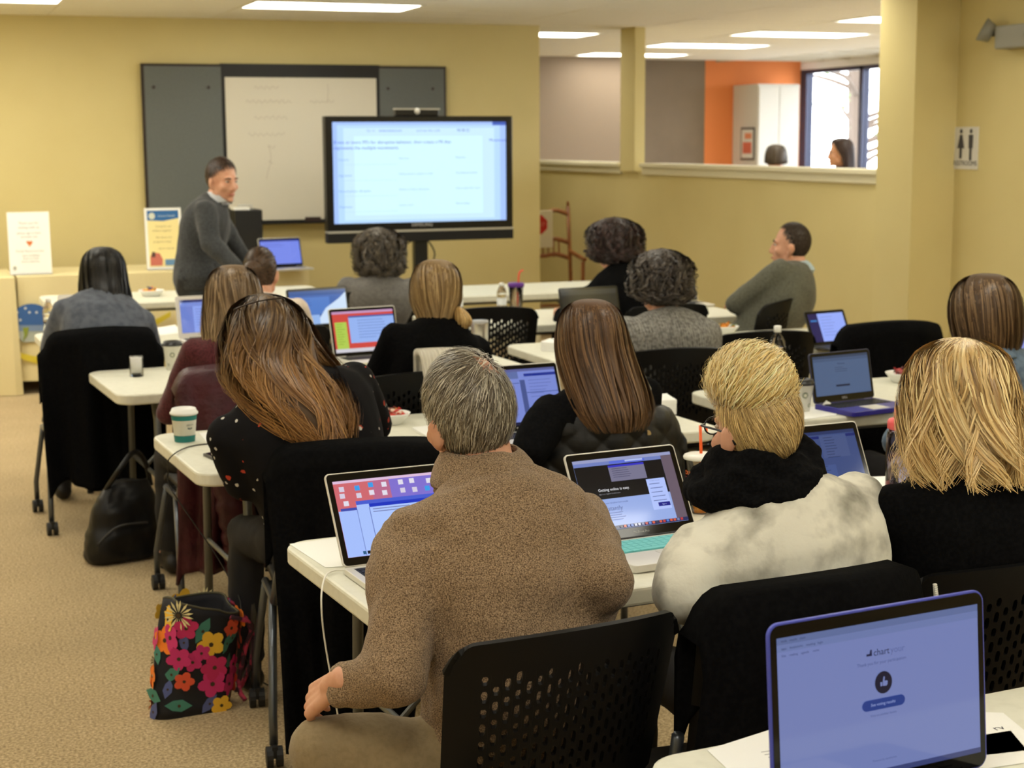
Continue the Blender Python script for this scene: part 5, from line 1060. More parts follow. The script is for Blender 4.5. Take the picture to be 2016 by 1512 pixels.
mb = MB(); vs, fs = text_mesh("DUNKIN'", 0.016); wrap(mb, vs, fs, R_at, A_CAM - 0.65, 0.112); mb.build('lettering', mat('dd_orange', (246, 120, 56), 0.5), t)
mb = MB(); vs, fs = text_mesh("DONUTS", 0.016); wrap(mb, vs, fs, R_at, A_CAM - 0.65, 0.096); mb.build('lettering', mat('dd_pink', (214, 52, 92), 0.5), t)
mb = MB()
for k in range(7):
    wd = 0.012 + 0.010 * min(k, 4) / 4; vs, fs = [(-wd/2, -.0012, 0), (wd/2, -.0012, 0), (wd/2, .0012, 0), (-wd/2, .0012, 0)], [(0, 1, 2, 3)]; wrap(mb, vs, fs, R_at, A_CAM + 0.42, 0.125 - k * 0.006)
mb.build('steam_lines', mat('dd_peach', (244, 176, 140), 0.5), t)
def bottle(pos, label, h=0.215, r=0.031, lvl=0.6, label_col=(40, 60, 160), cap_m=None, text=None, lz=(0.055, 0.115)):
    t = thing('water_bottle', pos, label, 'bottle', 'water bottles'); nr = 0.0125
    prof = [(r*0.82, 0.0), (r, 0.006), (r, 0.055*h/0.215), (r*0.96, 0.06*h/.215), (r*0.96, 0.118*h/.215), (r, 0.122*h/.215), (r, 0.145*h/.215), (r*0.85, 0.165*h/.215), (nr*1.25, 0.186*h/.215), (nr, 0.190*h/.215), (nr, 0.205*h/.215)]
    MB().lathe(prof, 28).build('bottle_body', M_CLEAR, t, smooth=True)
    MB().lathe([(0.0, 0.003), (r*0.80, 0.003), (r*0.95, 0.008), (r*0.95, h*lvl), (0.0, h*lvl)], 24).build('water', M_WATER, t, smooth=True)
    MB().lathe([(nr + .002, 0.195*h/.215), (nr + .0025, h), (nr*0.9, h + .002), (0.0, h + .002)], 20).build('cap', cap_m or M_CAPW, t, smooth=True)
    if label_col:
        MB().lathe([(r*0.97 + .0006, lz[0]), (r*0.97 + .0006, lz[1])], 28, close=False).build('label_band', mat('bottle_label_%d' % label_col[2], label_col, 0.4), t, smooth=True)
        if text:
            mb = MB(); vs, fs = text_mesh(text, 0.020); wrap(mb, [(-p[1], p[0], 0) for p in vs], fs, lambda q: r*0.97 + .001, A_CAM - 0.05, (lz[0] + lz[1]) / 2); mb.build('lettering', M_CAPW, t)
    return t
b0 = aty(1531, 641, 5.6); b0[2] = TH
bottle(b0, 'half-full water bottle with a blue label standing by the perforated chair', h=0.255, r=0.036, lvl=0.66, text='WATER', lz=(0.075, 0.150))
bottle(atz(988, 614, TH), 'small water bottle with a white label next to the purple-lidded tumbler', h=0.17, r=0.029, lvl=0.5, label_col=(226, 230, 236), lz=(0.04, 0.085))
bottle(atz(903, 617, TH), 'small water bottle peeking out beside the ponytail', h=0.155, r=0.027, lvl=0.5, label_col=(220, 226, 236), lz=(0.04, 0.08))
bottle(atz(98, 663, TH), 'clear water bottle on the corner table at the left edge', h=0.20, r=0.03, lvl=0.4, label_col=None)
t = thing('tumbler', atz(1016, 611, TH), 'clear tumbler with a purple lid and a bent red straw', 'tumbler')
MB().lathe([(0.034, 0.0), (0.036, 0.004), (0.044, 0.145), (0.042, 0.145), (0.033, 0.006), (0.0, 0.005)], 28).build('tumbler_body', M_CLEAR, t, smooth=True)
MB().lathe([(0.047, 0.140), (0.049, 0.146), (0.049, 0.158), (0.046, 0.164), (0.0, 0.165)], 28).build('lid', mat('purple_lid', (92, 40, 138), 0.4), t, smooth=True)
MB().tube(cat_rom([(0.012, 0, 0.01), (0.016, 0, 0.16), (0.018, 0, 0.20), (0.024, 0, 0.225), (0.045, 0, 0.238)], 16), 0.0052, 10).build('straw', mat('red_straw', (232, 80, 60), 0.4), t, smooth=True)
t = thing('steel_tumbler', atz(945, 700, TH), 'brushed steel travel tumbler beside the ponytail woman', 'tumbler')
MB().lathe([(0.034, 0.0), (0.036, 0.003), (0.042, 0.15), (0.042, 0.158), (0.040, 0.160), (0.036, 0.152), (0.0, 0.150)], 32).build('tumbler_body', mat('brushed_steel', (196, 192, 184), 0.28, metal=1.0), t, smooth=True)
MB().lathe([(0.041, 0.152), (0.043, 0.158), (0.041, 0.166), (0.0, 0.167)], 32).build('rim', mat('grey_rim', (160, 160, 160), 0.3), t, smooth=True)
# sports bottle with coral lid
p = atz(1773, 800, TH + 0.255); p[2] = TH
t = thing('sports_bottle', p, 'clear sports bottle with a coral pink lid and spout', 'bottle')
MB().lathe([(0.034, 0.0), (0.036, 0.003), (0.037, 0.165), (0.034, 0.182), (0.030, 0.190), (0.029, 0.187), (0.0345, 0.165), (0.034, 0.005), (0.0, 0.004)], 32).build('bottle_body', mat('smoky_plastic', (196, 190, 206), 0.04, trans=1.0, ior=1.3), t, smooth=True)
MB().lathe([(0.0, 0.006), (0.0325, 0.006), (0.0335, 0.12), (0.0, 0.12)], 28).build('water', M_WATER, t, smooth=True)
CORAL = mat('coral_plastic', (244, 104, 108), 0.4)
MB().lathe([(0.029, 0.190), (0.0345, 0.193), (0.035, 0.212), (0.031, 0.219), (0.019, 0.222), (0.0175, 0.226), (0.0165, 0.248), (0.013, 0.254), (0.0, 0.255)], 32).build('lid', CORAL, t, smooth=True)
MB().lathe([(0.0365, 0.0), (0.038, 0.001), (0.038, 0.022), (0.0365, 0.024)], 32).build('foot_ring', CORAL, t, smooth=True)
# candy bowls
def bowl(px, label, cols, n=14, r=0.07, seed=1, z=TH):
    t = thing('candy_bowl', atz(px[0], px[1], z), label, 'bowl', 'bowls of wrapped sweets'); rng = random.Random(seed)
    MB().lathe([(0.0, 0.003), (r*0.55, 0.0), (r*0.60, 0.003), (r*0.95, 0.034), (r, 0.040), (r*0.97, 0.041), (r*0.90, 0.035), (r*0.55, 0.008), (0.0, 0.007)], 32).build('bowl_shell', M_CAPW, t, smooth=True)
    for k in range(n):
        a = rng.uniform(0, 6.28); q = r*0.62*math.sqrt(rng.random()); zz = 0.030 + 0.022*(1 - q/(r*.62)) + rng.uniform(-.004, .006)
        c = thing('wrapped_sweet', t.location + Vector((q*math.cos(a), q*math.sin(a), zz)), None, 'sweet', 'sweets in ' + label, rng.uniform(0, 3.1)); c['label'] = 'wrapped sweet in the ' + label.replace('white bowl of ', '').split(' on ')[0].split(' beside')[0] + ' bowl'
        L = 0.013; mb = MB(); mb.ell((0, 0, 0), (0.016, 0.010, 0.008), 10, 6)
        for s in (-1, 1): mb.add([(s*0.014, 0, 0), (s*0.026, 0.010, 0.003), (s*0.026, -0.010, -0.002), (s*0.024, 0, 0.007)], [(0, 1, 3), (0, 3, 2), (0, 2, 1)])
        c.rotation_euler = (rng.uniform(-.5, .5), rng.uniform(-.5, .5), rng.uniform(0, 3.1))
        mb.build('wrapper', mat('sweet_%s' % (k % len(cols)) + label[:18], cols[k % len(cols)], 0.3, spec=0.6), c, smooth=True)
    return t
bowl((770, 834), 'white bowl of red and yellow sweets on the table of the floral top', [(214, 44, 36), (232, 170, 48), (200, 60, 50), (226, 196, 176), (120, 50, 40)], seed=2)
bowl((1776, 752), 'white bowl of dark red sweets behind the blonde woman', [(190, 36, 40), (90, 28, 30), (150, 50, 50), (210, 190, 190)], seed=3)
bowl((1428, 657), 'white bowl of orange snacks beside the grey knit sweater', [(240, 164, 40), (226, 140, 30), (110, 130, 60)], seed=4)
bowl((298, 583), 'white bowl of yellow and orange snacks on the front table', [(248, 176, 30), (240, 130, 30), (52, 60, 110)], seed=5, r=0.085)
# papers, pads, phones, boxes
def sheet(c4, label, name='paper_sheet', m=None, th=0.0012, z=TH, cat='paper', curl=0.0):
    q = [atz(x, y, z) for x, y in c4]; c = sum(q) / 4; t = thing(name, (c[0], c[1], z + 0.0006), label, cat)
    mb = MB(); mb.prism([(p[0] - c[0], p[1] - c[1]) for p in q], 0.0, th); mb.build('sheet' if cat == 'paper' else 'slab', m or M_PAPER, t, bevel=0.0004); return t
t = sheet([(1392, 1478), (1560, 1424), (1700, 1500), (1500, 1580)], 'printed sheet under the left of the blue-edged laptop')
mb = MB(); 
for k in range(7): mb.box((-0.02, 0.03 - k*0.012, 0.0013), (0.03 + 0.004*(k % 3), 0.032 - k*0.012, 0.0015))
mb.build('print', mat('grey_ink', (150, 150, 152), 0.7), t)
t = sheet([(1905, 1402), (1975, 1405), (2060, 1475), (1930, 1490)], 'sheet with handwriting right of the blue-edged laptop')
vs, fs = text_mesh('rv', 0.026); mb = MB(); mb.add([(p[0] + 0.008, p[1] + 0.012, 0.0016) for p in vs], fs); mb.build('handwriting', mat('dark_ink', (40, 40, 60), 0.6), t)
sheet([(1800, 1470), (1990, 1440), (2040, 1500), (1840, 1530)], 'lower sheet sticking out at the right of the blue-edged laptop')
sheet([(570, 1072), (690, 1056), (770, 1112), (640, 1118)], 'white sheet under the silver laptop of the man in brown')
sheet([(392, 853), (445, 848), (500, 876), (418, 886)], 'white paper beside the teal banded cup')
sheet([(1700, 940), (1760, 938), (1790, 985), (1722, 990)], 'white paper next to the laptop with the clover sticker')
sheet([(296, 648), (345, 640), (358, 655), (302, 662)], 'white paper right of the woman with black hair', z=TH)
sheet([(712, 724), (768, 714), (778, 728), (722, 735)], 'yellow writing pad beside the ponytail woman', 'writing_pad', mat('yellow_paper', (240, 224, 96), 0.7), 0.006, cat='pad')
sheet([(812, 846), (880, 838), (905, 872), (852, 870)], 'open white notebook beside the grey-haired man', 'notebook', M_PAPER, 0.008, cat='notebook')
sheet([(1562, 806), (1630, 798), (1648, 818), (1572, 828)], 'white napkin lying under the coffee cup by the purple laptop', 'napkin', M_PAPER, 0.002, cat='napkin')
t = thing('folded_napkin', atz(1628, 806, TH + 0.002), 'white napkin folded to a peak beside the purple laptop', 'napkin')
MB().add([(-0.03, -0.012, 0.004), (0.035, -0.006, 0.004), (0.03, 0.014, 0.004), (-0.028, 0.01, 0.004), (-0.004, 0.0, 0.034), (0.012, 0.004, 0.026)], [(0, 1, 5, 4), (1, 2, 5), (2, 3, 4, 5), (3, 0, 4), (0, 3, 2, 1)]).build('napkin_fold', M_PAPER, t, solid=0.001)
def phone(c4, label, body, z=TH, name='phone', cat='phone'):
    t = sheet(c4, label, name, body, 0.008, z, cat); q = [atz(x, y, z) for x, y in c4]; c = sum(q) / 4
    mb = MB(); mb.prism([((p[0] - c[0]) * 0.9, (p[1] - c[1]) * 0.93) for p in q], 0.008, 0.0086); mb.build('glass', mat('dark_glass', (28, 28, 40), 0.06), t); return t
phone([(400, 898), (470, 882), (515, 905), (446, 918)], 'dark tablet with a pale edge on the table of the floral top', mat('dark_case', (70, 68, 64), 0.4), name='tablet', cat='tablet')
phone([(1196, 1096), (1225, 1088), (1262, 1114), (1228, 1125)], 'pale gold phone between the brown sweater and the turquoise keyboard', mat('gold_metal', (196, 186, 170), 0.3, metal=0.6))
phone([(86, 662), (112, 659), (118, 667), (94, 670)], 'grey-blue phone on the corner table at the left edge', mat('grey_blue', (120, 136, 150), 0.4))
def carton(c4, h, label, z=TH):
    q = [atz(x, y, z) for x, y in c4]; c = sum(q) / 4; t = thing('carton', (c[0], c[1], z), label, 'box'); P_ = [(p[0] - c[0], p[1] - c[1]) for p in q]
    MB().prism(P_, 0.0, h * 0.72).build('box_base', M_CAPW, t, bevel=0.001); MB().prism([(x*1.015, y*1.015) for x, y in P_], h * 0.72, h).build('box_lid', M_PAPER, t, bevel=0.001); return t
carton([(1296, 818), (1332, 816), (1312, 803), (1280, 806)], 0.055, 'small white box at the right end of the quilted vest table')
carton([(1065, 691), (1106, 695), (1120, 688), (1082, 684)], 0.045, 'small white box behind the straight brown hair')
# ================================================================== CABLES AND BAGS
def cable(pts, r, m, label, cat='cable'):
    p0 = np.array(pts[0]); o = thing('cable', (p0[0], p0[1], p0[2]), label, cat); MB().tube([np.array(q) - p0 for q in cat_rom(pts, 40)], r, 8).build('wire', m, o, smooth=True); return o
W_WIRE = mat('white_wire', (226, 224, 214), 0.45); B_WIRE = mat('black_wire', (26, 24, 22), 0.5)
hh = atz(680, 1122, TH + 0.012)
cable([hh, atz(655, 1124, TH + 0.006), atz(640, 1136, TH + 0.006), np.array([0.822, 3.44, 0.715]), np.array([0.825, 3.43, 0.62]), np.array([0.85, 3.43, 0.45]), np.array([0.88, 3.45, 0.25]), np.array([0.93, 3.50, 0.02])], 0.0022, W_WIRE, 'white power cable dropping from the laptop of the man in brown')
cable([atz(470, 886, TH + .004), atz(425, 874, TH + .003), atz(370, 880, TH + .003), atz(334, 902, TH + .004), atd(331, 930, 5.17), atd(338, 965, 5.17), atd(420, 1085, 5.15), atd(452, 1140, 5.1), atd(475, 1190, 5.0), atd(470, 1260, 4.95), (0.98, 4.92, 0.01), (1.10, 4.98, 0.01)], 0.0022, B_WIRE, 'thin black cable curling over the table corner down past the flowered bag')
t = thing('power_adapter', (1.13, 5.02, 0.0), 'black power adapter on the floor beside the table leg', 'adapter', None, 0.5)
MB().prism(rrect(-0.06, -0.035, 0.06, 0.035, 0.01), 0.0, 0.032).build('adapter_case', M_BLID, t, bevel=0.004); MB().tube([(0.06, 0, 0.016), (0.09, 0.0, 0.01), (0.14, 0.03, 0.004)], 0.003, 8).build('lead', B_WIRE, t, smooth=True)
# flowered tote
def tote():
    t = thing('tote_bag', (0.725, 4.80, 0.0), 'quilted tote bag printed with bright flowers under the table', 'bag', None, rad(6))
    M_BG = mat('tote_dark', (30, 30, 36), 0.85, bump=('noise', 60, 0.2, 0.004)); n = 40; lv = 14; Hh = 0.36
    def S(a, v):
        wx = 0.112 - 0.012*v + 0.01*math.sin(3.1*v); wy = 0.062 + 0.030*v*v; lean = 0.045*v
        ca, sa = math.cos(a), math.sin(a)
        x = wx * math.copysign(abs(ca)**0.62, ca) + lean + 0.008*math.sin(5*a + 4*v); y = wy * math.copysign(abs(sa)**0.8, sa) + 0.008*math.sin(3*a + 5*v)
        z = v*Hh - 0.05*v**3*(0.5 + 0.5*ca)*1.0 + (0.012*math.sin(2*a) if v > 0.8 else 0)
        return np.array([x, y, z])
    rows = [[tuple(S(2*math.pi*i/n, j/lv)) for j in range(lv + 1)] for i in range(n)]
    mb = MB().grid(rows, cu=True); mb.add([tuple(S(2*math.pi*i/n, 0.0)) for i in range(n)], [tuple(range(n-1,-1,-1))]); mb.build('bag_body', M_BG, t, smooth=True, solid=0.008)
    MB().tube([S(2*math.pi*i/n, 1.0) + np.array([0, 0, 0.003]) for i in range(n + 1)], 0.004, 8).build('piping', mat('olive_piping', (78, 74, 56), 0.8), t, smooth=True)
    rng = random.Random(5); cols = [(206, 52, 120), (240, 130, 40), (226, 214, 160), (196, 44, 100), (240, 190, 60), (70, 130, 116), (86, 96, 150), (226, 90, 60)]
    mats = [mat('petal_%d' % i, c, 0.8) for i, c in enumerate(cols)] + [mat('petal_eye', (70, 54, 30), 0.8)]
    fl = MB(); fi = MB()
    def nrm(a, v): d1 = S(a + .02, v) - S(a - .02, v); d2 = S(a, v + .01) - S(a, v - .01); k = np.cross(d1, d2); return k / (np.linalg.norm(k) + 1e-9)
    lay = 0; done = []
    for k in range(260):
        a = rng.uniform(0, 2*math.pi); v = rng.uniform(0.05, 0.95); kind = rng.randint(0, 7); r = rng.uniform(0.030, 0.048) if kind != 5 and kind != 6 else rng.uniform(0.022, 0.034)
        c0 = S(a, v)
        if any(np.linalg.norm(c0 - q) < 0.036 for q in done): continue
        done.append(c0); N = nrm(a, v); Tt = unit(S(a + .02, v) - S(a - .02, v)); B = np.cross(N, Tt); lay += 1
        for inner in (False,):
            if kind == 2:      # daisy: thin rays
                for q in range(16):
                    an = q*2*math.pi/16 + rng.uniform(-.1, .1); d = Tt*math.cos(an) + B*math.sin(an); s = np.cross(N, d); o = N*(0.006 + 0.0003*(lay % 8))
                    fl.add([tuple(c0 + d*r*.2 + o), tuple(c0 + d*r*.7 + s*r*.075 + o), tuple(c0 + d*r + o), tuple(c0 + d*r*.7 - s*r*.075 + o)], [(0, 1, 2, 3)], 2)
            elif kind in (5, 6):
                an = rng.uniform(0, 6.28); d = Tt*math.cos(an) + B*math.sin(an); s = np.cross(N, d); o = N*(0.0055 + 0.0003*(lay % 8))
                fl.add([tuple(c0 - d*r*1.3 + o), tuple(c0 - d*r*.3 + s*r*.6 + o), tuple(c0 + d*r*.6 + s*r*.5 + o), tuple(c0 + d*r*1.4 + o), tuple(c0 + d*r*.6 - s*r*.5 + o), tuple(c0 - d*r*.3 - s*r*.6 + o)], [(0, 1, 2, 3, 4, 5)], kind)
            else:
                for q in range(5):
                    an = q*2*math.pi/5 + lay; d = Tt*math.cos(an) + B*math.sin(an); s = np.cross(N, d); o = N*(0.006 + 0.0003*(lay % 8) + 0.0001*q)
                    fl.add([tuple(c0 + d*r*(0.55 + 0.45*math.cos(w)) + s*r*0.40*math.sin(w) + o) for w in np.linspace(0, 2*math.pi, 10)[:-1]], [tuple(range(9))], kind)
            fl.add([tuple(c0 + (Tt*math.cos(w) + B*math.sin(w))*r*.16 + N*0.0095) for w in np.linspace(0, 2*math.pi, 8)[:-1]], [tuple(range(7))], 8)
    fl.build('flower_print', mats, t)
    for s in (-1, 1):
        pts = cat_rom([S(0.9*s, 0.97) + np.array([0, 0.006*s, 0.0]), S(0.6*s, 0.9) + np.array([0.05, 0, -0.02]), S(0.0, 0.5) + np.array([0.05 + 0.02*s, 0.02*s, 0]), np.array([0.165 + .015*s, 0.02*s, 0.06]), np.array([0.16, 0.05*s, 0.02])], 20)
        MB().tube(pts, 0.008, 6).build('strap', mat('strap_dark', (60, 34, 44), 0.8, var=(30, (190, 60, 90), 0.5, 0.6)), t, smooth=True)
tote()
def black_bag():
    b = atz(238, 1112, 0.0); t = thing('shoulder_bag', (b[0] + 0.02, b[1] + 0.08, 0), 'black leather shoulder bag on the carpet below the black coat', 'bag', None, rad(12))
    LE_ = mat('black_leather', (16, 16, 17), 0.42, spec=0.4, bump=('noise', 50, 0.25, 0.004)); mb = MB(); sec = []
    for z, wx, wy in ((0.004, 0.145, 0.075), (0.03, 0.158, 0.085), (0.12, 0.158, 0.085), (0.22, 0.14, 0.07), (0.30, 0.11, 0.045), (0.34, 0.085, 0.025)): sec.append((np.array([0.04*(z/0.34)**2, 0.03*z, z]), np.array([1.0, 0, 0]), np.array([0, 1.0, 0]), wx, wy))
    loft(mb, sec, 28, 3.2); co, fs, no = remesh(mb, 0.011, 3); co = fold_disp(co, no, 0.012, 10); co[:, 2] = np.maximum(co[:, 2], 0.001); obj('bag_body', np_mesh('bag_body', co, fs, [LE_]), t)
    MB().tube(cat_rom([(-0.06, 0, 0.31), (-0.02, -0.06, 0.40), (0.06, -0.02, 0.46), (0.12, 0.02, 0.40), (0.14, 0.02, 0.30)], 20), 0.011, 8).build('strap', LE_, t, smooth=True)
    MB().tube(cat_rom([(-0.13, -0.075, 0.10), (-0.05, -0.098, 0.17), (0.08, -0.095, 0.17)], 14), 0.004, 6).build('zip', mat('dull_zip', (60, 60, 60), 0.4), t, smooth=True)
black_bag()
# ================================================================== GLASSES, SCARF, COLLAR, JEWELLERY
def glasses(P, m, name='glasses', shift=(0, 0, 0), pitch=0.0, r=0.0018, lens=(0.024, 0.019)):
    k = P['k']; Rp = rotx(pitch); root = P['root']
    def W(p): return tuple(P['Rh'] @ ((Rp @ np.array(p) + np.array(shift)) * k) + P['H'] - P['off'])
    mb = MB()
    for s in (-1, 1):
        mb.tube([W((s*0.033 + lens[0]*math.cos(a), 0.100, -0.006 + lens[1]*math.sin(a))) for a in np.linspace(0, 2*math.pi, 17)], r, 6)
        mb.tube([W((s*0.057, 0.099, 0.0)), W((s*0.078, 0.085, 0.0)), W((s*0.082, 0.02, -0.004)), W((s*0.080, -0.012, -0.012)), W((s*0.078, -0.026, -0.03))], r * 1.3, 6)
    mb.tube([W((-0.009, 0.101, -0.002)), W((0, 0.104, 0.001)), W((0.009, 0.101, -0.002))], r, 6)
    o = mb.build(name, m, root, smooth=True)
    for s in (-1, 1):
        MB().add([W((s*0.033 + lens[0]*math.cos(a), 0.100, -0.006 + lens[1]*math.sin(a))) for a in np.linspace(0, 2*math.pi, 17)[:-1]], [tuple(range(16))]).build('lens', M_GLASS, o)
glasses(P2, mat('black_frame', (20, 20, 22), 0.3))
mb = MB(); TORT = mat('dark_tortoise', (44, 30, 22), 0.3)
mb.tube([atd(x, y, d_) - P4['off'] for x, y, d_ in cat_rom([(462, 609, 4.60), (490, 598, 4.62), (525, 590, 4.64), (556, 587, 4.66)], 14)], 0.0026, 6)
mb.tube([atd(x, y, d_) - P4['off'] for x, y, d_ in cat_rom([(556, 587, 4.66), (566, 598, 4.70), (576, 616, 4.74), (584, 640, 4.72)], 12)], 0.0024, 6)
mb.tube([atd(x, y, d_) - P4['off'] for x, y, d_ in cat_rom([(525, 590, 4.64), (530, 598, 4.68), (545, 600, 4.70), (556, 590, 4.68)], 12)], 0.0018, 6)
mb.tube([atd(x, y, d_) - P4['off'] for x, y, d_ in cat_rom([(468, 606, 4.62), (478, 612, 4.66), (500, 608, 4.68), (512, 596, 4.66)], 12)], 0.0018, 6)
mb.build('glasses', TORT, P4['root'], smooth=True)
glasses(P5, mat('white_frame', (232, 226, 214), 0.35), r=0.0028)
def scarf(P, m):
    k = P['k']; c = P['neck']; mb = MB(); n = 64
    for j in range(5):
        pts = []
        for i in range(n + 1):
            a = 2*math.pi*i/n; rr = 0.076 + 0.016*j*(0.7 + 0.3*math.cos(a + j)) + 0.006*math.sin(3*a + j*2); z = 0.006 - 0.019*j + 0.026*math.sin(a*1 + 0.4) * 0.6 + 0.012*math.sin(2*a + j*1.7)
            pts.append(c + P['rt']*rr*math.cos(a)*1.05 + P['fw']*(rr*math.sin(a) + 0.012) + np.array([0, 0, z + 0.02]) - P['off'])
        mb.tube(pts, [0.026 + 0.006*math.sin(5*a*0.1 + j) for a in range(n + 1)], 8, caps=False)
    co, fs, no = remesh(mb, 0.008, 2); co = fold_disp(co, no, 0.008, 26, stretch=(1, 1, 1.8)); obj('scarf', np_mesh('scarf', co, fs, [m]), P['root'])
scarf(P2, mat('scarf_black', (11, 11, 12), 0.95, spec=0.06, var=(150, (20, 20, 21), 0.4, 0.65), bump=('noise', 90, 0.4, 0.004)))
def collar(P, m, r=0.072, h=0.05, th=0.012, flare=0.012, name='collar', drop=0.0, open_=25):
    c = P['base'] * 0.6 + P['neck'] * 0.4 - P['off']; t = unit(P['neck'] - P['base']); drop = drop - 0.012; rows = []; n = 40
    for i in range(n + 1):
        a = math.radians(-90) + math.radians(open_ - 180) + math.radians(360 - 2*open_) * i / n
        d = P['rt']*math.cos(a) + P['fw']*math.sin(a)
        rows.append([tuple(c + d*(r*1.30 + flare) + np.array([0, 0, -0.030 + drop])), tuple(c + d*(r*1.12) + np.array([0, 0, -0.002 + drop])), tuple(c + d*r*0.98 + t*h*0.8 + np.array([0, 0, drop])), tuple(c + d*r*0.97 + t*h + np.array([0, 0, drop])), tuple(c + d*(r + 0.022) + t*h*0.5 + np.array([0, 0, drop])), tuple(c + d*(r*1.36 + flare) + np.array([0, 0, -0.018 + drop]))])
    MB().grid(rows).build(name, m, P['root'], smooth=True, solid=th, sub=1)
collar(P1, F_BROWN, r=0.074, h=0.060, th=0.008)
collar(P13, mat('pale_blue_cotton', (176, 196, 206), 0.8), r=0.066, h=0.045, th=0.004)
collar(P15, mat('pale_grey_collar', (190, 194, 200), 0.8), r=0.068, h=0.055, th=0.004)
collar(P14, F_DENIM, r=0.07, h=0.04, th=0.006)

def sleeve_cap(P):
    m = mat('pale_floral', (206, 196, 178), 0.85, var=(16, (92, 140, 150), 0.50, 0.58), bump=('noise', 30, 0.2, 0.01)); q = MB(); s = P['sh'][1]; e = P['arms'][1][0]
    cap(q, s - P['rt']*0.03 + np.array([0, 0, 0.004]), s + (e - s)*0.42, 0.070, 0.066); co, fs, no = remesh(q, 0.011, 4); co = fold_disp(co, no, 0.010, 16); obj('blouse_sleeve', np_mesh('blouse_sleeve', co - P['off'], fs, [m]), P['root'])
sleeve_cap(P5)
# ================================================================== FRONT OF THE ROOM
M_CLOTH = mat('cream_cloth', (226, 212, 164), 0.85, spec=0.2, bump=('noise', 30, 0.15, 0.01))
CT = 0.82
def cloth_table(x0, x1, yf, yb, hem, label, seed):
    t = thing('draped_table', ((x0 + x1) / 2, (yf + yb) / 2, 0), label, 'table', 'cloth-covered tables'); w = (x1 - x0) / 2; d = (yb - yf) / 2; rng = random.Random(seed); ph = rng.uniform(0, 6)
    per = []; n1, n2 = 70, 26
    for i in range(n1): per.append((-w + 2*w*i/n1, -d, 0, -1))
    for i in range(n2): per.append((w, -d + 2*d*i/n2, 1, 0))
    for i in range(n1): per.append((w - 2*w*i/n1, d, 0, 1))
    for i in range(n2): per.append((-w, d - 2*d*i/n2, -1, 0))
    rows = []
    for i, (x, y, nx, ny) in enumerate(per):
        col = []
        for j in range(9):
            v = j / 8; f = v * (0.016*math.sin(i*0.55 + ph) + 0.010*math.sin(i*0.23 + 1)) + 0.012*v
            if ny > 0: f *= 0.2
            col.append((x + nx*f, y + ny*f, CT - (CT - hem)*v - (0.006 if j else 0)))
        rows.append(col)
    mb = MB().grid(rows, cu=True); mb.add([(x, y, CT) for x, y, _, _ in per], [tuple(range(len(per)))]); mb.build('cloth', M_CLOTH, t, smooth=False)
    for sx in (-1, 1):
        for sy in (-1, 1): MB().tube([(sx*(w - .15), sy*(d - .1), CT - .01), (sx*(w - .15), sy*(d - .1), 0)], 0.016, 8).build('leg', M_LEG, t)
    return t
YC = 11.55
xs = aty(36, 700, YC)[0]
tbA = cloth_table(-1.5, xs, YC - 0.06, YC + 0.8, 0.01, 'cream draped table at the left edge reaching the floor', 1)
tbB = cloth_table(xs + 0.02, aty(608, 530, YC)[0], YC, YC + 0.8, 0.10, 'cream draped table printed with a blue and yellow emblem', 2)
def decal(poly_px, col, name, parent, Yp, dy=0.004):
    q = [aty(x, y, Yp) for x, y in poly_px]; o = Vector(parent.location); vs = [(p[0] - o.x, p[1] - o.y, p[2] - o.z) for p in q]; n = len(vs)
    mb = MB(); mb.add(vs + [(x, y + dy, z) for x, y, z in vs], [tuple(range(n)), tuple(range(2*n-1, n-1, -1))] + [(k, (k+1)%n, n+(k+1)%n, n+k) for k in range(n)]); return mb.build(name, mat('print_%d_%d_%d' % col, col, 0.75), parent)
dome = [(28 + 0, 625)] + [(62 + 38*math.cos(math.pi - math.pi*k/14), 628 - 30*math.sin(math.pi*k/14)) for k in range(1, 14)] + [(100, 625), (98, 640), (28, 640)]
YD = YC - 0.045
decal([(26, 628), (100, 622), (100, 655), (86, 672), (45, 674), (28, 655)], (176, 184, 176), 'emblem_globe', tbB, YD + 0.004); decal(dome, (58, 100, 164), 'emblem_sky', tbB, YD); decal([(28, 640), (98, 640), (97, 652), (29, 652)], (128, 150, 186), 'emblem_haze', tbB, YD + 0.002)
decal([(44, 645), (57, 644), (54, 660), (44, 674), (48, 660)], (138, 152, 60), 'emblem_leaf', tbB, YD - 0.002)
for i, (x, y) in enumerate([(34, 615), (50, 607), (58, 615), (72, 615), (40, 630)]): decal([(x + 2.6*math.cos(k*.785), y + 2.6*math.sin(k*.785)) for k in range(8)], (206, 214, 220), 'emblem_star', tbB, YD - 0.002)
arc = cat_rom([(18, 686, 3), (34, 697, 5), (60, 706, 6.5), (95, 711, 7.5), (150, 706, 8), (220, 682, 8), (280, 650, 7), (336, 618, 5)], 30)
decal([(x, y - w_) for x, y, w_ in arc] + [(x, y + w_) for x, y, w_ in arc[::-1]], (216, 196, 60), 'emblem_swoosh', tbB, YD - 0.001)
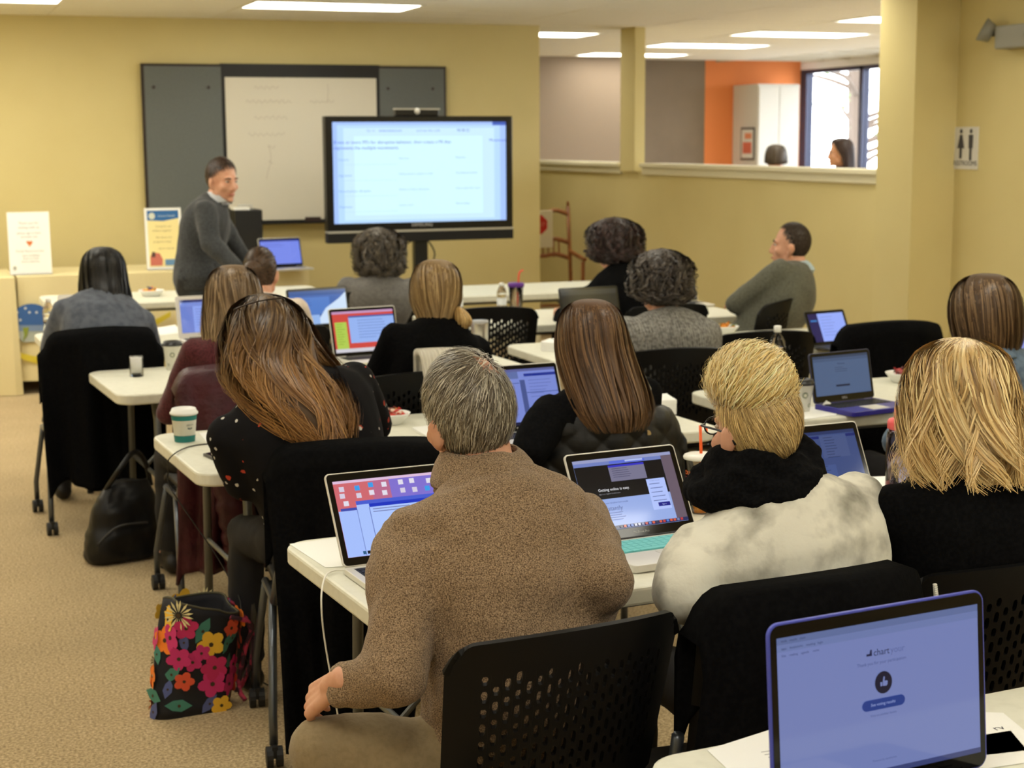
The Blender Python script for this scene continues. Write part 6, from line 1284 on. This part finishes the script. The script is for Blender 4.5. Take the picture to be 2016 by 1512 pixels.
# standing signs
def sign(px0, px1, py0, py1, Yp, label, build, tilt=0.12):
    bl = aty(px0, py1, Yp); br = aty(px1, py1, Yp); tp = aty((px0 + px1)/2, py0, Yp); w = br[0] - bl[0]; h = tp[2] - CT
    t = thing('sign_holder', ((bl[0] + br[0])/2, Yp, CT), label, 'sign')
    def f(x, s, o): return (x, s*math.sin(tilt) - o*math.cos(tilt), 0.004 + s*math.cos(tilt) + o*math.sin(tilt))
    mb = MB(); poly_map(mb, [(-w/2, 0), (w/2, 0), (w/2, h), (-w/2, h)], -0.003, 0.0, f); mb.build('card', M_PAPER, t)
    MB().box((-w/2, -0.04, 0.0), (w/2, 0.09, 0.004)).build('foot', M_CLEAR, t)
    build(t, f, w, h); return t
def ink(t, f, items, w, h, name='print'):
    mb = MB(); mats = []; idx = {}; o = 0.0004
    for it in items:
        col = it[-1]; o += 0.00015
        if col not in idx: idx[col] = len(mats); mats.append(mat('ink_%d_%d_%d' % col, col, 0.7))
        if it[0] == 'r': _, a, b, c, d, _c = it; mb.add([f(-w/2 + u*w, v*h, o) for u, v in ((a, b), (c, b), (c, d), (a, d))], [(0, 1, 2, 3)], idx[col])
        elif it[0] == 'p': mb.add([f(-w/2 + u*w, v*h, o) for u, v in it[1]], [tuple(range(len(it[1])))], idx[col])
        else: vs, fs = text_mesh(it[4], it[3]*h, 'CENTER'); mb.add([f(-w/2 + it[1]*w + p[0], it[2]*h + p[1], o) for p in vs], fs, idx[col])
    mb.build(name, mats, t)
G_ = (150, 150, 140)
sign(20, 103, 418, 540, YC + 0.18, 'white sign in a clear holder at the left end of the draped table', lambda t, f, w, h: ink(t, f, [('t', .5, .82, .055, 'Thank you for', None, G_), ('t', .5, .75, .055, 'visiting with us', None, G_), ('t', .5, .66, .05, 'please sign in here', None, G_), ('t', .5, .60, .05, 'and take one', None, G_), ('p', [(.42, .52), (.47, .54), (.5, .52), (.54, .54), (.58, .51), (.5, .44)], 0, 0, 0, (214, 120, 60)), ('t', .5, .37, .05, 'Family Resource Line', None, G_), ('t', .52, .30, .045, 'open weekdays', None, G_), ('t', .52, .25, .045, '8 am to 4 pm', None, G_), ('t', .5, .20, .045, 'all are welcome', None, G_), ('p', [(.12 + .045*math.cos(k*.6), .10 + .035*math.sin(k*.6)) for k in range(10)], 0, 0, 0, (170, 170, 160))], w, h))
sign(290, 362, 410, 530, YC + 0.22, 'blue and cream flyer in a clear holder beside the standing man', lambda t, f, w, h: ink(t, f, [('r', .07, .04, .93, .96, (238, 222, 158)), ('p', [(.07, .80), (.5, .785), (.93, .83), (.93, .96), (.07, .96)], 0, 0, 0, (44, 100, 160)), ('p', [(.2 + .09*math.cos(k*.524), .87 + .055*math.sin(k*.524)) for k in range(12)], 0, 0, 0, (206, 210, 196)), ('t', .60, .87, .05, 'School Health', None, (190, 206, 220)), ('t', .5, .70, .045, 'Caring for our', None, (150, 136, 96)), ('t', .45, .63, .045, 'children together', None, (150, 136, 96)), ('t', .5, .52, .045, 'Ask about our', None, (150, 136, 96)), ('t', .45, .45, .045, 'programs today', None, (150, 136, 96)), ('t', .55, .34, .045, 'call or stop by', None, (150, 136, 96)), ('r', .5, .06, .93, .16, (100, 140, 180)), ('p', [(.1, .06), (.42, .06), (.44, .16), (.36, .26), (.16, .28), (.1, .2)], 0, 0, 0, (196, 110, 96)), ('p', [(.13, .2), (.24, .2), (.24, .28), (.16, .29)], 0, 0, 0, (84, 60, 54))], w, h))
# black equipment case on the table
cl = aty(458, 492, YC + 0.45); cr_ = aty(512, 492, YC + 0.45); ct = aty(490, 412, YC + 0.45)
t = thing('equipment_case', ((cl[0] + cr_[0])/2, YC + 0.5, CT), 'black equipment case with papers on top behind the standing man', 'case'); w2 = (cr_[0] - cl[0])/2
MB().box((-w2, -0.18, 0), (w2, 0.22, ct[2] - CT)).build('case_body', mat('case_black', (16, 16, 18), 0.6), t, bevel=0.008)
MB().box((-w2*.95, -0.19, 0.03), (w2*.95, -0.178, 0.06)).build('trim_strip', M_BLID, t); MB().tube([(-w2*.5, -0.05, ct[2]-CT), (-w2*.5, -0.05, ct[2]-CT+.03), (w2*.5, -0.05, ct[2]-CT+.03), (w2*.5, -0.05, ct[2]-CT)], 0.008, 8).build('handle', M_ALU, t)
t2 = thing('paper_stack', ((cl[0] + cr_[0])/2 - 0.03, YC + 0.42, ct[2] + 0.0005), 'small white paper stack on the black equipment case', 'paper')
MB().box((-0.075, -0.08, 0), (0.045, 0.05, 0.016)).build('sheets', M_PAPER, t2)
# whiteboard cabinet
wx0, wx1 = aty(283, 125, YB)[0], aty(880, 131, YB)[0]; wz1 = aty(283, 125, YB)[2]; wz0 = aty(560, 437, YB)[2]
wb = thing('whiteboard_cabinet', ((wx0 + wx1)/2, YB - 0.05, wz0), 'wall whiteboard between two open grey fabric doors', 'whiteboard'); ox = (wx0 + wx1)/2
def wxp(px): return aty(px, 280, YB - 0.05)[0] - ox
hh_ = wz1 - wz0; M_DFR = mat('dark_wood_frame', (44, 32, 26), 0.5); M_GFAB = mat('grey_fabric', (112, 116, 114), 0.9, spec=0.1, var=(160, (98, 102, 100), 0.4, 0.6))
for a, b in ((283, 444), (744, 880)):
    xa, xb = wxp(a) , wxp(b); p_ = MB().box((xa, 0.0, 0), (xb, 0.04, hh_)).build('door', M_DFR, wb, bevel=0.003); MB().box((xa + .02, -0.006, .02), (xb - .02, 0.0, hh_ - .02)).build('fabric_panel', M_GFAB, p_)
    for sx in (xa + .09, xb - .12): MB().tube([(sx, -0.012, hh_ - .18), (sx, -0.004, hh_ - .18)], 0.012, 8).build('knob', M_DFR, p_)
xa, xb = wxp(446), wxp(742)
MB().box((xa - .03, -0.005, -0.01), (xb + .03, 0.049, hh_ + 0.005)).build('frame', mat('black_frame_board', (16, 15, 15), 0.5), wb)
bd = MB().box((xa, -0.012, 0.02), (xb, -0.006, hh_ - 0.10)).build('board', mat('white_enamel', (214, 208, 192), 0.3), wb)
MB().box((xa, -0.06, -0.012), (xb, -0.005, 0.004)).build('pen_tray', M_BLID, wb)
scr = MB(); rng = random.Random(3)
for (px, py, L) in ((500, 172, 60), (484, 200, 110), (500, 232, 80), (488, 265, 90), (610, 200, 60), (528, 290, 20), (528, 320, 16)):
    p0 = aty(px, py, YB - 0.065); pts = []
    for k in range(int(L / 4)): pts.append((p0[0] - ox + k*0.014, -0.0128, p0[2] - wz0 + 0.012*math.sin(k*1.9) + rng.uniform(-.006, .006)))
    if len(pts) > 2: scr.tube(pts, 0.0022, 4)
pA = aty(528, 285, YB - .065); scr.tube([(pA[0] - ox + 0.02*math.sin(k*.5), -0.0128, pA[2] - wz0 - 0.03*k) for k in range(10)], 0.002, 4)
pA = aty(645, 165, YB - .065); scr.tube([(pA[0] - ox + 0.004*math.sin(k), -0.0128, pA[2] - wz0 - 0.03*k) for k in range(6)], 0.002, 4)
scr.build('handwriting', mat('faint_marker', (186, 176, 164), 0.6), bd)
er = aty(617, 432, YB - 0.1); t = thing('eraser', (er[0], YB - 0.085, wz0 + 0.004), 'dark felt eraser on the whiteboard tray', 'eraser'); MB().box((-0.06, -0.02, 0), (0.06, 0.02, 0.02)).build('felt', mat('felt', (60, 44, 40), 0.9), t, bevel=0.003); MB().box((-0.06, -0.02, 0.02), (0.06, 0.02, 0.035)).build('grip', M_DFR, t, bevel=0.003)
# large screen on a stand
YT = 11.2
a_, b_, c_, d_ = aty(640, 231, YT), aty(1008, 226, YT), aty(645, 479, YT), aty(1011, 470, YT)
tx0, tx1, tz1, tz0 = (a_[0] + c_[0])/2, (b_[0] + d_[0])/2, (a_[2] + b_[2])/2, (c_[2] + d_[2])/2
tv = thing('large_screen', ((tx0 + tx1)/2, YT, 0), 'large black flat screen on a pole stand showing a pale blue page', 'screen'); TW = (tx1 - tx0)/2
zb_ = aty(826, 452, YT)[2]; zs1, zs0 = aty(826, 240, YT)[2], aty(826, 437, YT)[2]
M_TVB = mat('tv_black', (12, 12, 15), 0.25)
MB().box((-TW, 0, zb_), (TW, 0.09, tz1)).build('housing', M_TVB, tv, bevel=0.006)
MB().box((-TW, -0.01, tz0), (TW, 0.08, zb_ - 0.012)).build('speaker_bar', mat('speaker_grille', (14, 14, 16), 0.7), tv, bevel=0.004)
MB().box((-TW, -0.014, zb_ - 0.012), (TW, 0.07, zb_ + 0.002)).build('silver_strip', M_ALU, tv)
sx0 = aty(656, 340, YT)[0] - (tx0 + tx1)/2; sx1 = aty(996, 340, YT)[0] - (tx0 + tx1)/2
PALE = (196, 228, 250)
it = [('r', 0, 0, 1, 1, (160, 190, 248)), ('r', 0.025, 0.0, 0.965, 0.97, (178, 212, 250)), ('r', 0.06, 0.03, 0.93, 0.94, PALE), ('r', 0.12, 0.08, 0.86, 0.86, (204, 240, 250)), ('r', 0.92, 0.965, 1, 1, (60, 90, 180)),
      ('t', 0.48, 0.915, 0.035, 'Go to', (130, 156, 206), 'RIGHT'), ('t', 0.26, 0.915, 0.036, 'www.menti.com', (80, 110, 190)), ('t', 0.475, 0.915, 0.036, 'and use the code', (120, 148, 196)), ('t', 0.71, 0.915, 0.038, '98 98 22', (70, 96, 170)),
      ('t', 0.005, 0.80, 0.046, 'If two or more MI\'s for disruptive behavior, then create a MI that', (70, 92, 190)), ('t', 0.005, 0.745, 0.046, 'represents the multiple movements.', (70, 92, 190)), ('t', 0.90, 0.815, 0.042, 'Movement', (80, 100, 190))]
for i, (l1, l2, l3) in enumerate((('Scenario', 'Add note', 'Response'), ('Aggression', 'Hitting another student or staff', 'Any physical contact'), ('Noncompliance, disruptive', 'Refuses to follow directions', 'Uses a calm, firm voice'), ('Elopement', 'Leaves room', 'Plan of safety'))):
    v = 0.63 - 0.155*i
    it += [('t', 0.03, v, 0.030, l1, (120, 156, 200)), ('t', 0.37, v + .01, 0.028, l2, (150, 184, 200)), ('t', 0.70, v + .015, 0.028, l3, (140, 172, 200)), ('r', 0.03, v - .05, 0.36, v - .047, (176, 210, 236))]
it = [q for q in it if q[0] != 't' or q[4] != 'Go to'] + [('t', 0.19, 0.915, 0.036, 'Go to', (130, 156, 206))]
def ftv(x, s, o): return (x, -o, s)
screen_mesh('screen', ftv, sx0, zs0, sx1, zs1, it, tv, o=0.002, dim=1.15)
vs, fs = text_mesh('SAMSUNG', 0.035); MB().add([(p[0], -0.002, zb_ + 0.035 + p[1]) for p in vs], fs).build('lettering', mat('logo_grey', (190, 190, 190), 0.4), tv)
MB().box((-0.05, 0.03, 0.08), (0.05, 0.09, tz0 + 0.02)).build('pole', M_TVB, tv); MB().prism(rrect(-0.42, -0.25, 0.42, 0.36, 0.06), 0.05, 0.08).build('stand_foot', M_TVB, tv)
for sx in (-0.36, 0.36):
    for sy in (-0.2, 0.3): MB().tube([(sx - .015, sy, 0.03), (sx + .015, sy, 0.03)], 0.03, 12).build('caster', M_RUB, tv)
MB().tube(cat_rom([(0.06, 0.06, tz0), (0.11, 0.05, tz0 - 0.1), (0.07, 0.05, tz0 - 0.25), (0.12, 0.05, 0.5), (0.06, 0.05, 0.1)], 24), 0.006, 6).build('cable', B_WIRE, tv, smooth=True)
MB().tube(cat_rom([(-0.06, 0.06, tz0), (-0.16, 0.05, tz0 - 0.06), (-0.20, 0.05, tz0 - 0.13), (-0.26, 0.05, 0.6), (-0.1, 0.05, 0.1)], 24), 0.005, 6).build('cable', B_WIRE, tv, smooth=True)
bx0, bx1 = aty(780, 215, YT)[0], aty(865, 215, YT)[0]; t = thing('camera_bar', ((bx0 + bx1)/2, YT + 0.045, tz1 + 0.0005), 'black camera bar with a round white lens on top of the large screen', 'camera')
MB().box((-(bx1 - bx0)/2, -0.03, 0.0), ((bx1 - bx0)/2, 0.03, 0.05)).build('bar', M_TVB, t, bevel=0.006); MB().ell((0, -0.028, 0.035), (0.022, 0.016, 0.022), 16, 10).build('lens', mat('lens_white', (214, 212, 204), 0.3), t, smooth=True); MB().box((-(bx1 - bx0)/2 - .01, -0.032, 0.045), ((bx1 - bx0)/2 + .01, 0.0, 0.055)).build('trim', M_ALU, t)
# ---- rocking chair beyond the front wall
def rocker():
    p = aty(1114, 425, 13.75); t = thing('rocking_chair', (p[0] - 0.30, 13.45, 0), 'wooden rocking chair in the gap beside the front wall', 'chair', None, rad(-12)); M_OAK = mat('oak', (150, 92, 40), 0.45, var=(14, (122, 70, 28), 0.4, 0.7))
    for s in (-1, 1):
        MB().tube([(s*0.26, 0.20, 0.10), (s*0.25, 0.22, 0.5), (s*0.24, 0.30, 1.13)], 0.018, 10).build('post', M_OAK, t, smooth=True); MB().ell((s*0.24, 0.302, 1.15), (0.014, 0.014, 0.03), 10, 8).build('finial', M_OAK, t, smooth=True)
        MB().tube([(s*0.28, -0.22, 0.10), (s*0.28, -0.22, 0.66)], 0.018, 10).build('front_post', M_OAK, t, smooth=True)
        MB().tube(cat_rom([(s*0.25, 0.25, 0.72), (s*0.30, 0.0, 0.68), (s*0.29, -0.26, 0.68)], 12), 0.020, 8).build('armrest', M_OAK, t, smooth=True)
        MB().tube(cat_rom([(s*0.27, 0.5, 0.16), (s*0.27, 0.2, 0.045), (s*0.27, -0.1, 0.02), (s*0.27, -0.4, 0.10)], 20), 0.020, 8).build('rocker', M_OAK, t, smooth=True)
    MB().box((-0.27, -0.24, 0.40), (0.27, 0.22, 0.43)).build('seat', M_OAK, t, bevel=0.006)
    for z, y in ((1.06, 0.292), (0.80, 0.262), (0.66, 0.245)):
        MB().tube(cat_rom([(-0.24, y, z), (-0.12, y + .02, z + .035), (0.0, y + .025, z - .005 if z > 1 else z + .02), (0.12, y + .02, z + .035), (0.24, y, z)], 20), 0.020, 8).build('rail', M_OAK, t, smooth=True)
    for k in range(7): MB().tube([(-0.15 + k*0.05, 0.25, 0.67), (-0.15 + k*0.05, 0.28, 0.82)], 0.008, 6).build('spindle', M_OAK, t)
    for z in (0.2, 0.27): MB().tube([(-0.27, -0.22, z), (0.27, -0.22, z)], 0.012, 8).build('rung', M_OAK, t)
    c = thing('tote_banner', (t.location[0] + 0.0, t.location[1] + 0.225, 0.76), 'white cloth bag with a red stop sign hung on the rocking chair', 'bag', None, rad(-12))
    MB().box((-0.16, -0.012, 0.0), (0.13, 0.004, 0.34)).build('cloth', mat('white_canvas', (220, 212, 192), 0.85), c, bevel=0.004)
    mb = MB(); mb.add([(-0.01 + 0.095*math.cos(math.pi/8 + k*math.pi/4), -0.0135, 0.21 + 0.095*math.sin(math.pi/8 + k*math.pi/4)) for k in range(8)], [tuple(range(7, -1, -1))]); mb.build('octagon', mat('stop_red', (190, 40, 34), 0.7), c)
    vs, fs = text_mesh('STOP', 0.06); MB().add([(p[0] - 0.01, -0.0145, 0.21 + p[1]) for p in vs], fs).build('lettering', mat('stop_pink', (216, 120, 104), 0.7), c)
rocker()
# ---- sign and emergency light on the side wall
p0, p1 = atx(1882, 250, XR), atx(1925, 334, XR); t = thing('restroom_sign', (XR - 0.001, (p0[1] + p1[1])/2, (p0[2] + p1[2])/2), 'white restroom sign with two figures on the side wall', 'sign'); hy = abs(p0[1] - p1[1])/2; hz = abs(p0[2] - p1[2])/2
MB().box((-0.006, -hy, -hz), (0.0, hy, hz)).build('plate', mat('sign_white', (222, 220, 216), 0.5), t)
mb = MB()
for yy_, wom in ((hy*0.42, True), (-hy*0.42, False)):
    z0 = -hz*0.25; mb.add([(-0.0075, yy_ + 0.014*math.cos(k*.6), z0 + 0.13 + 0.014*math.sin(k*.6)) for k in range(10)], [tuple(range(10))])
    pts = [(-.012, .11), (.012, .11), (.035, .03), (.012, .03), (.012, -.03), (-.012, -.03), (-.012, .03), (-.035, .03)] if wom else [(-.022, .11), (.022, .11), (.02, .03), (.012, .03), (.012, -.04), (-.012, -.04), (-.012, .03), (-.02, .03)]
    mb.add([(-0.0075, yy_ + a, z0 + b) for a, b in pts], [tuple(range(8))])
mb.build('figures', mat('sign_dark', (70, 70, 76), 0.6), t)
vs, fs = text_mesh('RESTROOMS', 0.04); MB().add([(-0.0075, -p[0], -hz*0.72 + p[1]) for p in vs], fs).build('lettering', mat('sign_dark', (70, 70, 76), 0.6), t)
p0 = atx(1998, 70, XR - 0.05); t = thing('emergency_light', (XR - 0.001, p0[1], p0[2]), 'grey twin-head emergency light high on the side wall', 'light')
MB().box((-0.09, -0.16, -0.07), (0.0, 0.13, 0.06)).build('housing', mat('grey_housing', (150, 148, 136), 0.5), t, bevel=0.01)
for y in (0.20, -0.22):
    MB().tube([(-0.05, y, 0.02), (-0.10, y + 0.03, 0.05)], [0.05, 0.07], 16).build('lamp_head', mat('grey_lamp', (140, 138, 126), 0.5), t, smooth=True); MB().tube([(-0.05, y*0.6, 0.02), (-0.05, y, 0.02)], 0.014, 8).build('bracket', mat('dark_bracket', (60, 58, 52), 0.5), t)
# ---- neighbouring room
q0 = aty(1493, 165, 17.6); q9 = aty(1573, 240, 17.6)[0]; t = thing('white_cupboard', ((q0[0] + q9)/2, 17.92, 0), 'tall white cupboard against the orange wall', 'cupboard'); hw_ = (q9 - q0[0])/2
MB().box((-hw_, -0.32, 0.0), (hw_, 0.32, q0[2])).build('carcass', M_WHITEW, t, bevel=0.006)
for s in (-1, 1): d_o = MB().box((-hw_ + .01 if s < 0 else .005, -0.335, 0.08), (-.005 if s < 0 else hw_ - .01, -0.32, q0[2] - 0.03)).build('door', M_WHITEW, t, bevel=0.003); MB().tube([(s*0.04, -0.35, 1.0), (s*0.04, -0.35, 1.15)], 0.008, 8).build('handle', M_ALU, d_o)
pp = atx(1472, 283, q0[0] - 0.01); t = thing('framed_notice', (q0[0] - 0.004, min(18.1, max(17.7, pp[1])), pp[2]), 'framed red and white notice on the side of the white cupboard', 'notice')
MB().box((-0.012, -0.17, -0.20), (0.0, 0.17, 0.20)).build('frame', mat('grey_frame', (90, 86, 84), 0.5), t); MB().box((-0.014, -0.145, -0.175), (-0.010, 0.145, 0.175)).build('sheet', M_PAPER, t)
MB().box((-0.0155, -0.11, -0.12), (-0.0138, 0.11, 0.02)).build('print', mat('notice_red', (224, 120, 96), 0.7), t); MB().box((-0.0155, -0.11, 0.06), (-0.0138, 0.06, 0.13)).build('print', mat('notice_orange', (232, 150, 110), 0.7), t)
def stander(label, px, dep_, yaw_, hyaw, cols, long_, topm, seed):
    Hc = atd(px[0], px[1], dep_); k = 0.98; b = Hc * np.array([1, 1, 0]); R_ = rotz(yaw_); r_ = R_ @ np.array([1.0, 0, 0])
    P = person(label, Hc, yaw=yaw_, hyaw=hyaw, hip=(Hc[0], Hc[1], Hc[2] * 0.575), k=k, top=topm, vox=0.022, round_=0.0, legs=[(b - r_*0.1 + np.array([0, 0, 0.5]), b - r_*0.1 + np.array([0, 0, .09])), (b + r_*0.1 + np.array([0, 0, 0.5]), b + r_*0.1 + np.array([0, 0, .09]))],
               armL=(b - r_*0.30 + np.array([0, 0, 1.05]), b - r_*0.30 + np.array([0, 0, 0.80])), armR=(b + r_*0.30 + np.array([0, 0, 1.05]), b + r_*0.30 + np.array([0, 0, 0.80])), group='people in the neighbouring room')
    zb2 = -0.28 if long_ else -0.06
    hair_env(P, [(0.130, 0, -0.01, 0.004, 0.004, 0), (0.124, 0, -0.012, 0.045, 0.05, 5), (0.098, 0, -0.012, 0.082, 0.092, 35), (0.04, 0, -0.014, 0.1, 0.11, 58), (-0.03, 0, -0.02, 0.105, 0.11, 75), (zb2 * 0.7, 0, -0.03, 0.105, 0.10, 85), (zb2, 0, -0.03, 0.08, 0.08, 95)], n=700, K=8, width=0.007, cols=cols, base_col=cols[0], seed=seed, clump=14, yaw=yaw_ + hyaw)
stander('dark-haired woman seen over the half wall in front of the windows', (1653, 300), 14.2, rad(60), rad(12), [(58, 40, 34), (44, 30, 26)], True, fabric('plum_knit', (90, 60, 70)), 71)
stander('person with grey-brown hair seen over the half wall by the cupboard', (1527, 311), 15.2, rad(-20), 0.0, [(86, 74, 62), (66, 56, 48)], False, fabric('slate_knit', (80, 84, 90)), 72)
# ---- outside
struct('ground_outside', (XW + 0.3, -10, -0.2), (60, 60, -0.1), mat('pale_paving', (190, 190, 186), 0.9), 'pale paving outside the windows')
def tree(x, y, h, seed, label):
    rng = random.Random(seed); t = thing('tree', (x, y, -0.1), label, 'tree', 'trees outside the windows'); M_BARK = mat('bark', (96, 84, 74), 0.9); M_LEAF = mat('leaf', (120, 140, 96), 0.7)
    MB().tube([(0, 0, 0), (0.05, 0.03, h*0.35), (0.0, 0.1, h*0.7), (0.1, 0.0, h)], [0.16, 0.12, 0.08, 0.03], 10).build('trunk', M_BARK, t, smooth=True)
    lf = MB()
    for k in range(16):
        z = h*rng.uniform(0.28, 0.95); a = rng.uniform(0, 6.28); L = rng.uniform(0.8, 1.9); e = np.array([L*math.cos(a), L*math.sin(a), z + rng.uniform(0.1, 0.7)]); md = np.array([0.5*L*math.cos(a + .2), 0.5*L*math.sin(a + .2), z + 0.25])
        MB().tube(cat_rom([(0, 0.05, z), md, e], 8), [0.05, 0.045, 0.04, 0.035, 0.03, 0.025, 0.018, 0.01], 6).build('branch', M_BARK, t, smooth=True)
        for q in range(16):
            c = e + np.array([rng.gauss(0, .25), rng.gauss(0, .25), rng.gauss(0, .2)]); u_ = unit([rng.gauss(0, 1), rng.gauss(0, 1), rng.gauss(0, 1)]); v_ = unit(np.cross(u_, [0.3, 0.5, 0.8])); r = rng.uniform(.04, .08)
            lf.add([tuple(c - u_*r), tuple(c + v_*r*.5), tuple(c + u_*r), tuple(c - v_*r*.5)], [(0, 1, 2, 3)])
    o = lf.build('foliage', M_LEAF, t); o['kind'] = 'stuff'
tree(15.2, 23.8, 4.6, 1, 'bare-branched tree nearest the windows outside'); tree(17.4, 27.4, 5.5, 2, 'taller thin tree farther off outside the windows')
